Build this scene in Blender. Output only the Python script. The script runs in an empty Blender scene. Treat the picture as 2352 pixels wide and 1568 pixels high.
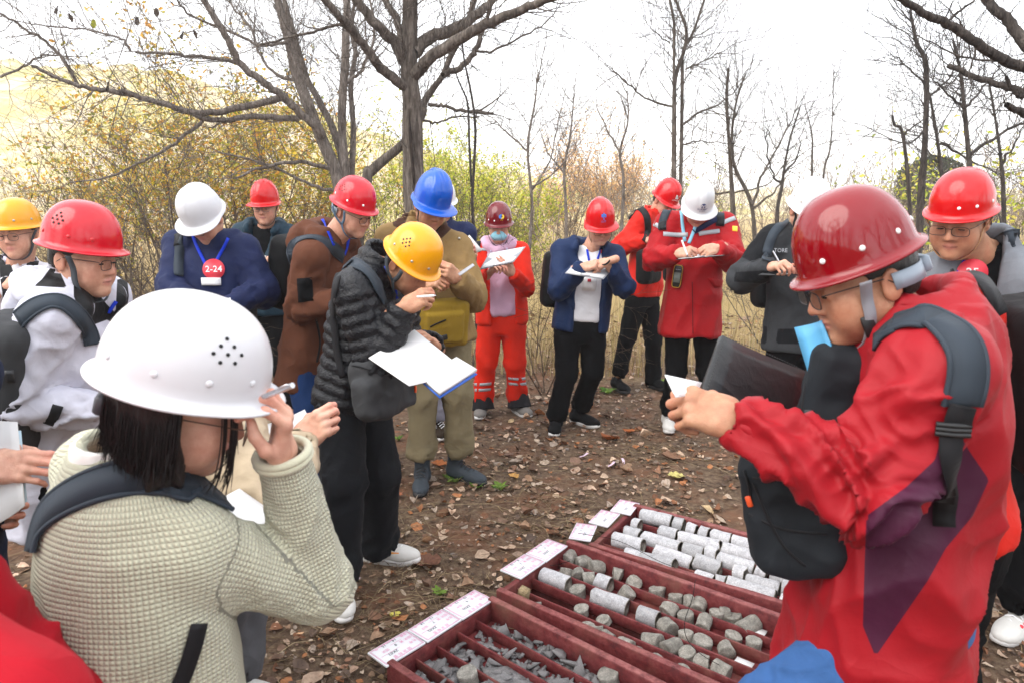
import bpy, math, random
import numpy as np
from mathutils import Matrix, Vector

SC = bpy.context.scene
COL = SC.collection
R_ = math.radians
random.seed(7)
RNG = np.random.default_rng(11)

# ------------------------------------------------------------------ camera, sky, sun, exposure
CAM_H, LENS, HORIZON = 1.60, 24.0, 470.0
FPX = LENS / 36 * 2352
PITCH = math.atan((784 - HORIZON) / FPX)
cam_d = bpy.data.cameras.new('camera')
cam = bpy.data.objects.new('camera', cam_d)
COL.objects.link(cam)
SC.camera = cam
cam.location = (0, 0, CAM_H)
cam.rotation_euler = (math.pi / 2 - PITCH, 0, 0)
cam_d.lens = LENS
cam_d.sensor_width = 36
cam_d.clip_start = 0.05
cam_d.clip_end = 3000
cam_d.dof.use_dof = True
cam_d.dof.focus_distance = 3.2
cam_d.dof.aperture_fstop = 5.6

SUN_EL, SUN_AZ = 42, 215          # degrees; azimuth measured from +X towards +Y, where the sun stands
world = bpy.data.worlds.new('World')
SC.world = world
world.use_nodes = True
wn = world.node_tree
sky = wn.nodes.new('ShaderNodeTexSky')
sky.sky_type = 'NISHITA'
sky.sun_disc = False
sky.sun_elevation = R_(SUN_EL)
sky.sun_rotation = R_(90 - SUN_AZ)
sky.air_density = 1.0
sky.dust_density = 1.0
sky.ozone_density = 1.0
bg = wn.nodes['Background']
bg.inputs['Strength'].default_value = 0.15
# thin bright overcast: the blue of the clear sky seen through an even white veil
veil = wn.nodes.new('ShaderNodeMix'); veil.data_type = 'RGBA'
veil.inputs[0].default_value = 0.85
veil.inputs[7].default_value = (7.4, 7.5, 7.7, 1)
wn.links.new(sky.outputs[0], veil.inputs[6])
wn.links.new(veil.outputs[2], bg.inputs['Color'])
sun_d = bpy.data.lights.new('sun', 'SUN')
sun_d.energy = 1.5
sun_d.angle = R_(55)
sun_d.color = (1.0, 0.95, 0.87)
sun = bpy.data.objects.new('sun', sun_d)
COL.objects.link(sun)
sd = Vector((math.cos(R_(SUN_EL)) * math.cos(R_(SUN_AZ)), math.cos(R_(SUN_EL)) * math.sin(R_(SUN_AZ)), math.sin(R_(SUN_EL))))
sun.rotation_euler = sd.to_track_quat('Z', 'Y').to_euler()
SC.view_settings.view_transform = 'Standard'
SC.view_settings.look = 'None'
SC.view_settings.gamma = 1.0
SC.view_settings.exposure = 1.25
SC.render.engine = 'CYCLES'
SC.cycles.use_denoising = True
SC.cycles.max_bounces = 6
SC.cycles.transparent_max_bounces = 8

# ------------------------------------------------------------------ where a point of the photograph stands in the place
_F = np.array([0, math.cos(PITCH), -math.sin(PITCH)])
_U = np.array([0, math.sin(PITCH), math.cos(PITCH)])
_X = np.array([1.0, 0, 0])
CAM = np.array([0, 0, CAM_H])
def V3(*a): return np.array(a if len(a) > 1 else a[0], dtype=float)
def ray(x, y): return _F + (x - 1176) / FPX * _X + (784 - y) / FPX * _U
def at(x, y, Y):
    d = ray(x, y); return CAM + Y / d[1] * d
def gz(x, y, z=0.0):
    d = ray(x, y); return CAM + (z - CAM_H) / d[2] * d
def proj(P):
    Q = np.asarray(P, float) - CAM
    w = Q @ _F
    return 1176 + FPX * (Q @ _X) / w, 784 - FPX * (Q @ _U) / w
def nrm(v):
    v = np.asarray(v, float); return v / (np.linalg.norm(v) + 1e-12)
def hv(deg): return np.array([math.cos(R_(deg)), math.sin(R_(deg)), 0.0])
def sstep(a, b, x):
    t = np.clip((x - a) / (b - a), 0, 1); return t * t * (3 - 2 * t)

# ------------------------------------------------------------------ noise
def _hash(i, j, k, s):
    h = (i * 374761393 + j * 668265263 + k * 2147483647 + s * 1274126177) & 0xFFFFFFFF
    h = ((h ^ (h >> 13)) * 1274126177) & 0xFFFFFFFF
    return ((h ^ (h >> 16)) & 0xFFFF) / 65535.0
def vnoise(P, seed=0):
    P = np.asarray(P, float)
    I = np.floor(P).astype(np.int64); f = P - I; f = f * f * (3 - 2 * f)
    o = 0
    for dx in (0, 1):
        for dy in (0, 1):
            for dz in (0, 1):
                w = (f[..., 0] if dx else 1 - f[..., 0]) * (f[..., 1] if dy else 1 - f[..., 1]) * (f[..., 2] if dz else 1 - f[..., 2])
                o = o + w * _hash(I[..., 0] + dx, I[..., 1] + dy, I[..., 2] + dz, seed)
    return o
def fbm(P, seed=0, oct=3):
    o, a = 0, 0.5
    for q in range(oct):
        o = o + a * vnoise(np.asarray(P) * 2 ** q, seed + q); a *= 0.5
    return o / (1 - 0.5 ** oct)

# ------------------------------------------------------------------ objects
def tag(o, label=None, cat=None, group=None, kind=None):
    if label: o['label'] = label
    if cat: o['category'] = cat
    if group: o['group'] = group
    if kind: o['kind'] = kind
    return o
def empty(name, loc=(0, 0, 0), label=None, cat=None, group=None):
    o = bpy.data.objects.new(name, None); COL.objects.link(o)
    o.location = tuple(loc); o.empty_display_size = 0.05
    return tag(o, label, cat, group)
PARW = {}
def link(name, me, parent=None, mat=None):
    o = bpy.data.objects.new(name, me); COL.objects.link(o)
    if mat is not None:
        me.materials.clear()
        for m in (mat if isinstance(mat, (list, tuple)) else [mat]): me.materials.append(m)
    if parent is not None:
        o.parent = parent
        W = world_of(parent)
        o.matrix_parent_inverse = W.inverted()
    return o
def world_of(o):
    M = o.matrix_basis.copy()
    if o.parent is not None: M = world_of(o.parent) @ o.matrix_parent_inverse @ M
    return M
def mesh_np(V, F, name='m', smooth=True, attrs=None, mi=None):
    """V (n,3); F (m,3) or (m,4) array, or list of arrays with different corner counts"""
    Fs = F if isinstance(F, list) else [F]
    Fs = [np.asarray(f, np.int32) for f in Fs if len(f)]
    me = bpy.data.meshes.new(name)
    V = np.asarray(V, np.float32)
    me.vertices.add(len(V)); me.vertices.foreach_set('co', V.ravel())
    loops = np.concatenate([f.ravel() for f in Fs]) if Fs else np.zeros(0, np.int32)
    tot = np.concatenate([np.full(len(f), f.shape[1], np.int32) for f in Fs]) if Fs else np.zeros(0, np.int32)
    me.loops.add(len(loops)); me.loops.foreach_set('vertex_index', loops)
    me.polygons.add(len(tot))
    st = np.zeros(len(tot), np.int32)
    if len(tot): st[1:] = np.cumsum(tot)[:-1]
    me.polygons.foreach_set('loop_start', st)
    if mi is not None: me.polygons.foreach_set('material_index', np.asarray(mi, np.int32))
    me.update(calc_edges=True)
    me.validate()
    if smooth and len(tot): me.polygons.foreach_set('use_smooth', np.ones(len(me.polygons), bool))
    if attrs:
        for k, a in attrs.items():
            a = np.asarray(a, np.float32)
            if a.ndim == 1:
                at_ = me.attributes.new(k, 'FLOAT', 'POINT'); at_.data.foreach_set('value', a)
            else:
                if a.shape[1] == 3: a = np.concatenate([a, np.ones((len(a), 1), np.float32)], 1)
                at_ = me.attributes.new(k, 'FLOAT_COLOR', 'POINT'); at_.data.foreach_set('color', a.ravel())
    return me
def vnormals(V, F):
    N = np.zeros_like(V)
    n = np.cross(V[F[:, 2]] - V[F[:, 0]], V[F[:, -1]] - V[F[:, 1]]) if F.shape[1] == 4 else np.cross(V[F[:, 1]] - V[F[:, 0]], V[F[:, 2]] - V[F[:, 0]])
    for c in range(F.shape[1]):
        for ax in range(3): N[:, ax] += np.bincount(F[:, c], n[:, ax], len(V))
    return N / (np.linalg.norm(N, axis=1, keepdims=True) + 1e-12)

class MB:
    """collects shapes for ONE mesh"""
    def __init__(s): s.V = []; s.F = {3: [], 4: []}; s.n = 0; s.M = {3: [], 4: []}; s.C = []
    def add(s, V, F, m=0, col=None):
        V = np.asarray(V, float); F = np.asarray(F, int)
        s.V.append(V); s.F[F.shape[1]].append(F + s.n); s.M[F.shape[1]].append(np.full(len(F), m)); s.n += len(V)
        if col is not None:
            col = np.asarray(col, float)
            s.C.append(np.broadcast_to(col, (len(V), col.shape[-1])))
        return s
    def box(s, c, half, R=None, m=0, bev=0.0, col=None):
        c = V3(c); h = V3(half)
        if bev <= 0:
            q = np.array([[x, y, z] for x in (-1, 1) for y in (-1, 1) for z in (-1, 1)]) * h
            F = [[0, 1, 3, 2], [4, 6, 7, 5], [0, 4, 5, 1], [2, 3, 7, 6], [0, 2, 6, 4], [1, 5, 7, 3]]
            if R is not None: q = q @ np.asarray(R)
            return s.add(q + c, F, m, col)
        b = min(bev, h.min() * 0.95)
        ring = []
        def rect(hx, hy, z):
            return [(-hx, -hy + b, z), (-hx + b, -hy, z), (hx - b, -hy, z), (hx, -hy + b, z), (hx, hy - b, z), (hx - b, hy, z), (-hx + b, hy, z), (-hx, hy - b, z)]
        q = rect(h[0] - b * .7, h[1] - b * .7, -h[2]) + rect(h[0], h[1], -h[2] + b) + rect(h[0], h[1], h[2] - b) + rect(h[0] - b * .7, h[1] - b * .7, h[2])
        q = np.array(q)
        F = [[r * 8 + i, r * 8 + (i + 1) % 8, (r + 1) * 8 + (i + 1) % 8, (r + 1) * 8 + i] for r in range(3) for i in range(8)]
        F += [[0, 7, 6, 1], [1, 6, 5, 2], [2, 5, 4, 3]] + [[24, 25, 30, 31], [25, 26, 29, 30], [26, 27, 28, 29]]
        if R is not None: q = q @ np.asarray(R)
        return s.add(q + c, F, m, col)
    def tube(s, P, r, n=6, m=0, cap=True, flat=1.0, up=None, col=None):
        P = np.asarray(P, float); r = np.broadcast_to(np.asarray(r, float), (len(P),))
        T = np.gradient(P, axis=0); T /= np.linalg.norm(T, axis=1, keepdims=True) + 1e-12
        a = np.array(up if up is not None else ([0, 0, 1.0] if abs(T[0, 2]) < .9 else [1.0, 0, 0]), float)
        A = np.zeros_like(P); B = np.zeros_like(P)
        for i in range(len(P)):
            a = a - T[i] * (a @ T[i]); a /= np.linalg.norm(a) + 1e-12
            A[i] = a; B[i] = np.cross(T[i], a)
        th = np.arange(n) / n * 2 * math.pi
        ring = A[:, None] * (np.sin(th) * flat)[None, :, None] + B[:, None] * np.cos(th)[None, :, None]
        Vv = (P[:, None] + ring * r[:, None, None]).reshape(-1, 3)
        i = np.arange(len(P) - 1)[:, None] * n; j = np.arange(n)[None]; k = (j + 1) % n
        F = np.stack([i + j, i + k, i + n + k, i + n + j], -1).reshape(-1, 4)
        base = s.n
        s.add(Vv, F, m, col)
        if cap and n >= 3:
            for q, c in ((0, P[0]), (len(P) - 1, P[-1])):
                Vc = np.concatenate([Vv[q * n:(q + 1) * n], [c]])
                Fc = [[(x + 1) % n, x, n] if q == 0 else [x, (x + 1) % n, n] for x in range(n)]
                s.add(Vc, Fc, m, col)
        return s
    def ribbon(s, P, W, N, w, th=0.002, m=0, col=None):
        """flat strap along P; W unit vectors across, N normals"""
        P = np.asarray(P, float); w = np.broadcast_to(np.asarray(w, float), (len(P),))[:, None]
        a, b = P + W * w / 2, P - W * w / 2
        q = np.stack([a + N * th, b + N * th, b, a], 1).reshape(-1, 3)
        F = []
        for i in range(len(P) - 1):
            for e in range(4):
                F.append([4 * i + e, 4 * i + (e + 1) % 4, 4 * i + 4 + (e + 1) % 4, 4 * i + 4 + e])
        F += [[0, 3, 2, 1], [4 * len(P) - 4, 4 * len(P) - 3, 4 * len(P) - 2, 4 * len(P) - 1]]
        return s.add(q, F, m, col)
    def sphere(s, c, r, R=None, nu=12, nv=8, m=0, col=None):
        r = np.broadcast_to(np.asarray(r, float), (3,))
        th = np.arange(nu) / nu * 2 * math.pi; ph = np.linspace(0, math.pi, nv + 1)
        q = np.stack([np.outer(np.sin(ph), np.cos(th)), np.outer(np.sin(ph), np.sin(th)), np.outer(np.cos(ph), np.ones(nu))], -1).reshape(-1, 3) * r
        if R is not None: q = q @ np.asarray(R)
        F = [[i * nu + j, (i + 1) * nu + j, (i + 1) * nu + (j + 1) % nu, i * nu + (j + 1) % nu] for i in range(nv) for j in range(nu)]
        return s.add(q + V3(c), F, m, col)
    def mesh(s, name='m', smooth=False):
        V = np.concatenate(s.V); Fs = []; Ms = []
        for k in (3, 4):
            if s.F[k]: Fs.append(np.concatenate(s.F[k])); Ms.append(np.concatenate(s.M[k]))
        at_ = None
        if s.C and sum(len(c) for c in s.C) == len(V): at_ = {'col': np.concatenate(s.C)}
        return mesh_np(V, Fs, name, smooth, at_, np.concatenate(Ms))
    def build(s, name, mat, parent=None, smooth=False):
        return link(name, s.mesh(name, smooth), parent, mat)

# ------------------------------------------------------------------ solid fields (rounded cones, lofts ... blended, then meshed)
def smin(a, b, k):
    h = np.maximum(k - np.abs(a - b), 0); return np.minimum(a, b) - h * h / (4 * k)
def smax(a, b, k): return -smin(-a, -b, k)
def f_cone(a, b, ra, rb):
    a = V3(a); b = V3(b); ba = b - a; L2 = ba @ ba + 1e-12
    def f(P):
        q = P - a; t = np.clip((q @ ba) / L2, 0, 1)
        return np.linalg.norm(q - t[..., None] * ba, axis=-1) - (ra + t * (rb - ra))
    m = max(ra, rb)
    return f, np.minimum(a, b) - m, np.maximum(a, b) + m
def f_ell(c, r, R=None):
    c = V3(c); r = np.broadcast_to(np.asarray(r, float), (3,)); RT = np.eye(3) if R is None else np.asarray(R, float).T
    def f(P):
        q = (P - c) @ RT
        k0 = np.linalg.norm(q / r, axis=-1); k1 = np.linalg.norm(q / (r * r), axis=-1) + 1e-9
        return k0 * (k0 - 1) / k1
    m = r.max() if R is not None else r
    return f, c - m, c + m
def f_box(c, h, rad, R=None):
    c = V3(c); h = V3(h); RT = np.eye(3) if R is None else np.asarray(R, float).T
    def f(P):
        q = np.abs((P - c) @ RT) - (h - rad)
        return np.linalg.norm(np.maximum(q, 0), axis=-1) + np.minimum(q.max(-1), 0) - rad
    m = np.linalg.norm(h) if R is not None else h
    return f, c - m, c + m
def f_loft(o, ax, tab, e=2.3):
    """ax rows: right, forward, up; tab rows: (t, rx, front, back, shift_right, shift_forward)"""
    o = V3(o); ax = np.asarray(ax, float); tab = np.asarray(tab, float); T = tab[:, 0]
    def f(P):
        q = (P - o) @ ax.T; z = q[..., 2]
        g = [np.interp(z, T, tab[:, i]) for i in range(1, 6)]
        x = (q[..., 0] - g[3]) / g[0]; yy = q[..., 1] - g[4]
        ry = np.where(yy > 0, g[1], g[2]); y = yy / ry
        k = (np.abs(x) ** e + np.abs(y) ** e) ** (1 / e)
        d = (k - 1) * np.minimum(g[0], ry)
        return np.maximum(d, np.maximum(z - T[-1], T[0] - z))
    m = max(tab[:, 1].max(), tab[:, 2].max(), tab[:, 3].max()) + np.abs(tab[:, 4:]).max()
    pts = np.array([o + ax[2] * T[0], o + ax[2] * T[-1]])
    return f, pts.min(0) - m, pts.max(0) + m

class Solid:
    def __init__(s): s.ops = []
    def add(s, prim, k=0.02): s.ops.append(('a', prim, k)); return s
    def sub(s, prim, k=0.004): s.ops.append(('s', prim, k)); return s
    def cut(s, p, n):
        p = V3(p); n = nrm(n); s.ops.append(('c', lambda P: (P - p) @ n, 0)); return s      # removes the side n points to
    def fn(s, f): s.ops.append(('c', f, 0)); return s
    def ev(s, P):
        d = np.full(P.shape[:-1], 1.0)
        for t, p, k in s.ops:
            if t == 'a': d = smin(d, p[0](P), k)
            elif t == 's': d = smax(d, -p[0](P), k)
            else: d = np.maximum(d, p(P))
        return d
    def grad(s, P, e=0.003):
        g = np.stack([s.ev(P + np.eye(3)[i] * e) - s.ev(P - np.eye(3)[i] * e) for i in range(3)], -1)
        return g / (np.linalg.norm(g, axis=-1, keepdims=True) + 1e-9)
    def project(s, P, off=0.0, it=8):
        P = np.array(P, float)
        for _ in range(it):
            d = s.ev(P) - off; P = P - s.grad(P) * np.clip(d, -.05, .05)[..., None] * .9
        return P
    def hit(s, pts, off=0.004, Y0=None):
        """first point of the solid seen along the rays of these photo points"""
        pts = np.asarray(pts, float)
        D = np.array([nrm(ray(x, y)) for x, y in pts]); t = np.full(len(pts), 0.4)
        best = np.full(len(pts), 9.0); bt = t.copy()
        for _ in range(160):
            d = s.ev(CAM + D * t[:, None])
            better = d < best; best = np.where(better, d, best); bt = np.where(better, t, bt)
            t = t + np.where(d > 0.002, np.clip(d * .6, .003, .3), 0)
        ok = best < 0.004
        P = CAM + D * np.where(ok, t, bt)[:, None]
        return s.project(P, off)
    def mesh(s, h):
        lo = np.min([p[1] for t, p, k in s.ops if t == 'a'], 0) - 3 * h; hi = np.max([p[2] for t, p, k in s.ops if t == 'a'], 0) + 3 * h
        n = np.ceil((hi - lo) / h).astype(int) + 1
        G = np.full(n, 0.5, np.float32)
        axs = [(lo[i] + np.arange(n[i]) * h) for i in range(3)]
        for t, p, k in s.ops:
            if t == 'c': sl = (slice(None),) * 3
            else:
                a = np.clip(np.floor((p[1] - k - 2 * h - lo) / h).astype(int), 0, n); b = np.clip(np.ceil((p[2] + k + 2 * h - lo) / h).astype(int) + 1, 0, n)
                if (b <= a).any(): continue
                sl = tuple(slice(a[i], b[i]) for i in range(3))
            P = np.stack(np.meshgrid(*[axs[i][sl[i]] for i in range(3)], indexing='ij'), -1).astype(np.float32)
            if t == 'a': G[sl] = smin(G[sl], p[0](P).astype(np.float32), k)
            elif t == 's': G[sl] = smax(G[sl], -p[0](P).astype(np.float32), k)
            else: G[sl] = np.maximum(G[sl], p(P))
        return nets(G, lo, h)
_C8 = np.array([[i & 1, (i >> 1) & 1, (i >> 2) & 1] for i in range(8)])
_E12 = [(a, b) for a in range(8) for b in range(8) if a < b and bin(a ^ b).count('1') == 1]
def nets(G, lo, h):
    S = G < 0
    n = np.array(G.shape)
    cnt = np.zeros(n - 1, np.int8)
    for c in _C8: cnt += S[c[0]:n[0] - 1 + c[0], c[1]:n[1] - 1 + c[1], c[2]:n[2] - 1 + c[2]]
    I = np.argwhere((cnt > 0) & (cnt < 8))
    idx = np.full(n - 1, -1, np.int32); idx[I[:, 0], I[:, 1], I[:, 2]] = np.arange(len(I))
    val = np.stack([G[I[:, 0] + c[0], I[:, 1] + c[1], I[:, 2] + c[2]] for c in _C8], 1)
    acc = np.zeros((len(I), 3)); w = np.zeros(len(I))
    for a, b in _E12:
        va, vb = val[:, a], val[:, b]; m = (va < 0) != (vb < 0)
        t = np.where(m, va / np.where(m, va - vb, 1), 0)
        acc += np.where(m[:, None], _C8[a] + t[:, None] * (_C8[b] - _C8[a]), 0); w += m
    V = lo + (I + acc / w[:, None]) * h
    Q = []
    for ax in range(3):
        u, v = (ax + 1) % 3, (ax + 2) % 3
        A = [slice(None)] * 3; B = [slice(None)] * 3; A[ax] = slice(0, -1); B[ax] = slice(1, None)
        ch = S[tuple(A)] != S[tuple(B)]
        E = np.argwhere(ch)
        E = E[(E[:, u] > 0) & (E[:, v] > 0) & (E[:, u] < n[u] - 1) & (E[:, v] < n[v] - 1)]
        ins = S[E[:, 0], E[:, 1], E[:, 2]]
        def cell(du, dv):
            q = E.copy(); q[:, u] += du; q[:, v] += dv; return idx[q[:, 0], q[:, 1], q[:, 2]]
        f = np.stack([cell(-1, -1), cell(0, -1), cell(0, 0), cell(-1, 0)], 1)
        f[~ins] = f[~ins][:, ::-1]
        Q.append(f)
    Q = np.concatenate(Q); Q = Q[(Q >= 0).all(1)]
    return V, Q
def pip_sd(px, py, poly):
    """signed distance (px, >0 inside) of projected points to a polygon"""
    poly = np.asarray(poly, float); ins = np.zeros(len(px), bool); dm = np.full(len(px), 1e9)
    for (x0, y0), (x1, y1) in zip(poly, np.roll(poly, -1, 0)):
        c = (y0 > py) != (y1 > py)
        ins ^= c & (px < (x1 - x0) * (py - y0) / (y1 - y0 + 1e-12) + x0)
        dx, dy = x1 - x0, y1 - y0; t = np.clip(((px - x0) * dx + (py - y0) * dy) / (dx * dx + dy * dy + 1e-9), 0, 1)
        dm = np.minimum(dm, np.hypot(px - x0 - t * dx, py - y0 - t * dy))
    return np.where(ins, dm, -dm)
def spline(P, n=8):
    """Catmull-Rom through the points"""
    P = np.asarray(P, float)
    if len(P) < 3: return np.array([P[0] + (P[-1] - P[0]) * t for t in np.linspace(0, 1, n + 1)])
    Q = np.concatenate([[2 * P[0] - P[1]], P, [2 * P[-1] - P[-2]]]); o = []
    for i in range(len(P) - 1):
        a, b, c, d = Q[i:i + 4]
        for t in np.arange(n) / n:
            o.append(.5 * (2 * b + (c - a) * t + (2 * a - 5 * b + 4 * c - d) * t * t + (3 * b - a - 3 * c + d) * t ** 3))
    o.append(P[-1]); return np.array(o)
def quad_slab(c, th, nu=1, nv=1, bend=None):
    """thin slab between 4 corner points (round the edge); bend(u,v) lifts along the normal"""
    c = np.asarray(c, float); n = nrm(np.cross(c[1] - c[0], c[3] - c[0]))
    g = []
    for i in range(nu + 1):
        for j in range(nv + 1):
            u, v = i / nu, j / nv
            p = (1 - u) * (1 - v) * c[0] + u * (1 - v) * c[1] + u * v * c[2] + (1 - u) * v * c[3]
            if bend: p = p + n * bend(u, v)
            g.append(p)
    g = np.array(g); N = len(g); q = np.concatenate([g + n * th / 2, g - n * th / 2]); F = []
    w = nv + 1
    for i in range(nu):
        for j in range(nv):
            a = i * w + j; F += [[a, a + w, a + w + 1, a + 1], [N + a, N + a + 1, N + a + w + 1, N + a + w]]
    for i in range(nu):
        a = i * w; F.append([a, N + a, N + a + w, a + w]); a += nv; F.append([a, a + w, N + a + w, N + a])
    for j in range(nv):
        a = j; F.append([a, a + 1, N + a + 1, N + a]); a = nu * w + j; F.append([a, N + a, N + a + 1, a + 1])
    return q, np.array(F)

# ------------------------------------------------------------------ materials (all procedural)
MATS = {}
def srgb(h):
    h = h.lstrip('#'); c = [int(h[i:i + 2], 16) / 255 for i in (0, 2, 4)]
    return tuple(x / 12.92 if x <= .04045 else ((x + .055) / 1.055) ** 2.4 for x in c)
class NT:
    def __init__(s, name):
        s.m = bpy.data.materials.new(name); s.m.use_nodes = True; s.t = s.m.node_tree; s.b = s.t.nodes['Principled BSDF']
    def n(s, typ, **kw):
        nd = s.t.nodes.new('ShaderNode' + typ)
        for k, v in kw.items():
            if k in nd.inputs: nd.inputs[k].default_value = v
            else: setattr(nd, k, v)
        return nd
    def l(s, a, b): s.t.links.new(a, b)
    def coord(s): return s.n('TexCoord').outputs['Object']
    def noise(s, scale, detail=3, rough=.55, vec=None, dist=0):
        nd = s.n('TexNoise'); nd.inputs['Scale'].default_value = scale; nd.inputs['Detail'].default_value = detail
        nd.inputs['Roughness'].default_value = rough; nd.inputs['Distortion'].default_value = dist
        s.l(vec or s.coord(), nd.inputs['Vector']); return nd
    def ramp(s, fac, stops):
        r = s.n('ValToRGB'); e = r.color_ramp.elements
        while len(e) < len(stops): e.new(.5)
        for q, (p, c) in zip(e, stops): q.position = p; q.color = (*c, 1) if len(c) == 3 else c
        s.l(fac, r.inputs[0]); return r.outputs[0]
    def mix(s, fac, a, b, typ='MIX'):
        m = s.n('Mix', data_type='RGBA', blend_type=typ)
        for v, i in ((fac, 0), (a, 6), (b, 7)):
            if hasattr(v, 'links'): s.l(v, m.inputs[i])
            else: m.inputs[i].default_value = v if i == 0 else ((*v, 1) if len(v) == 3 else v)
        return m.outputs[2]
    def math(s, op, a, b=0, c=None):
        m = s.n('Math', operation=op)
        for i, v in enumerate((a, b) if c is None else (a, b, c)):
            if hasattr(v, 'links'): s.l(v, m.inputs[i])
            else: m.inputs[i].default_value = v
        return m.outputs[0]
    def attr(s, name, out='Fac'): return s.n('Attribute', attribute_name=name).outputs[out]
    def bump(s, h, dist=.01, st=1.0, nrm_=None):
        b = s.n('Bump'); b.inputs['Distance'].default_value = dist; b.inputs['Strength'].default_value = st
        s.l(h, b.inputs['Height'])
        if nrm_ is not None: s.l(nrm_, b.inputs['Normal'])
        s.l(b.outputs[0], s.b.inputs['Normal']); return b.outputs[0]
    def set(s, col=None, rough=None, spec=None, metal=None, **kw):
        for k, v in (('Base Color', col), ('Roughness', rough), ('Specular IOR Level', spec), ('Metallic', metal)):
            if v is None: continue
            if hasattr(v, 'links'): s.l(v, s.b.inputs[k])
            else: s.b.inputs[k].default_value = (*v, 1) if k == 'Base Color' and len(v) == 3 else v
        for k, v in kw.items():
            if hasattr(v, 'links'): s.l(v, s.b.inputs[k.replace('_', ' ')])
            else: s.b.inputs[k.replace('_', ' ')].default_value = v
        return s.m
def col_(c): return srgb(c) if isinstance(c, str) else c
def cloth(name, c, c2=None, c3=None, rough=.85, bump=.4, weave=900, crease=1.0, sheen=0.02, spec=.2):
    """cloth with soft tone changes, small creases and weave; c2/c3 where the attributes m1/m2 are positive (sewn-in panels)"""
    if name in MATS: return MATS[name]
    t = NT(name); c = col_(c); co = t.coord()
    n1 = t.noise(9, 4, .6, co); n2 = t.noise(42, 3, .6, co, .6)
    base = c
    if c2 is not None:
        base = t.mix(t.math('MULTIPLY_ADD', t.attr('m1'), .8, .5), c, col_(c2))
        base.node.clamp_factor = True
    if c3 is not None:
        base = t.mix(t.math('MULTIPLY_ADD', t.attr('m2'), .8, .5), base, col_(c3)); base.node.clamp_factor = True
    v = t.ramp(n1.outputs[0], [(.3, (.86, .86, .86)), (.7, (1.0, 1.0, 1.0))])
    base = t.mix(1.0, base, v, 'MULTIPLY')
    wv = t.n('TexNoise'); wv.inputs['Scale'].default_value = weave; wv.inputs['Detail'].default_value = 1; t.l(co, wv.inputs['Vector'])
    h = t.math('MULTIPLY_ADD', n2.outputs[0], .25 * crease, t.math('MULTIPLY', wv.outputs[0], .06))
    n3 = t.noise(5.0, 2, .5, co, .9); n4 = t.noise(12, 2, .5, co, .7)
    for nn, am in ((n3, .55), (n4, .18)):      # crease lines: narrow ridges of the noise
        rg = t.math('SUBTRACT', 1.0, t.math('ABSOLUTE', t.math('MULTIPLY_ADD', nn.outputs[0], 2.0, -1.0)))
        h = t.math('MULTIPLY_ADD', t.math('POWER', rg, 3.5), am * crease, h)
    t.bump(h, .012, bump * 1.2)
    MATS[name] = t.set(base, rough, spec, Sheen_Weight=sheen, Sheen_Roughness=.5)
    return MATS[name]
def plastic(name, c, rough=.3, spec=.5, coat=0.0, noise=0.0, metal=0.0):
    if name in MATS: return MATS[name]
    t = NT(name); c = col_(c); base = c
    n = t.noise(14, 5, .65)
    if noise: base = t.mix(t.math('MULTIPLY', n.outputs[0], noise), c, tuple(x * .45 for x in c))
    rr = t.math('MULTIPLY_ADD', n.outputs[0], .18, rough - .06)
    MATS[name] = t.set(base, rr, spec, metal, Coat_Weight=coat, Coat_Roughness=.08)
    return MATS[name]
def helmet_mat(name, c, rough=.22, streak=.16):
    """glossy shell paint with faint scuffs and dust"""
    if name in MATS: return MATS[name]
    t = NT(name); c = col_(c); co = t.coord()
    n = t.noise(22, 6, .7, co); n2 = t.noise(160, 3, .6, co); n3 = t.noise(5, 2, .5, co)
    dust = t.ramp(n.outputs[0], [(.55, (0, 0, 0)), (.8, (1, 1, 1))])
    base = t.mix(t.math('MULTIPLY', dust, streak), c, tuple(.75 * x + .06 for x in c))
    rr = t.math('MULTIPLY_ADD', n.outputs[0], .22, rough - .1)
    t.bump(t.math('MULTIPLY_ADD', n3.outputs[0], 2.0, t.math('MULTIPLY', n2.outputs[0], .1)), .0022, .35)
    MATS[name] = t.set(base, rr, .45, 0, Coat_Weight=.2, Coat_Roughness=.05)
    return MATS[name]
def skin_mat():
    if 'skin' in MATS: return MATS['skin']
    t = NT('skin'); co = t.coord()
    a = t.attr('col', 'Color')
    n = t.noise(60, 4, .6, co); n2 = t.noise(420, 2, .5, co)
    v = t.ramp(n.outputs[0], [(.3, (.84, .74, .72)), (.7, (1.0, 1.0, 1.0))])
    base = t.mix(1.0, a, v, 'MULTIPLY')
    n5 = t.noise(17, 3, .6, co); base = t.mix(1.0, base, t.ramp(n5.outputs[0], [(.35, (.92, .80, .78)), (.65, (1.04, 1.0, .98))]), 'MULTIPLY')
    t.bump(t.math('ADD', n2.outputs[0], n.outputs[0]), .0035, .35)
    MATS['skin'] = t.set(base, .48, .4, 0, Subsurface_Weight=.12, Subsurface_Radius=(1.0, .35, .2), Subsurface_Scale=.012)
    return MATS['skin']
def hair_mat(name='black_hair', c=(.012, .010, .009)):
    if name in MATS: return MATS[name]
    t = NT(name); co = t.coord()
    mp = t.n('Mapping'); mp.inputs['Scale'].default_value = (1, 1, .12); t.l(co, mp.inputs[0])
    n = t.noise(420, 3, .6, mp.outputs[0])
    base = t.mix(n.outputs[0], tuple(x * .5 for x in c), tuple(x * 2.2 for x in c))
    t.bump(n.outputs[0], .004, .8)
    MATS[name] = t.set(base, .45, .45)
    return MATS[name]
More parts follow.
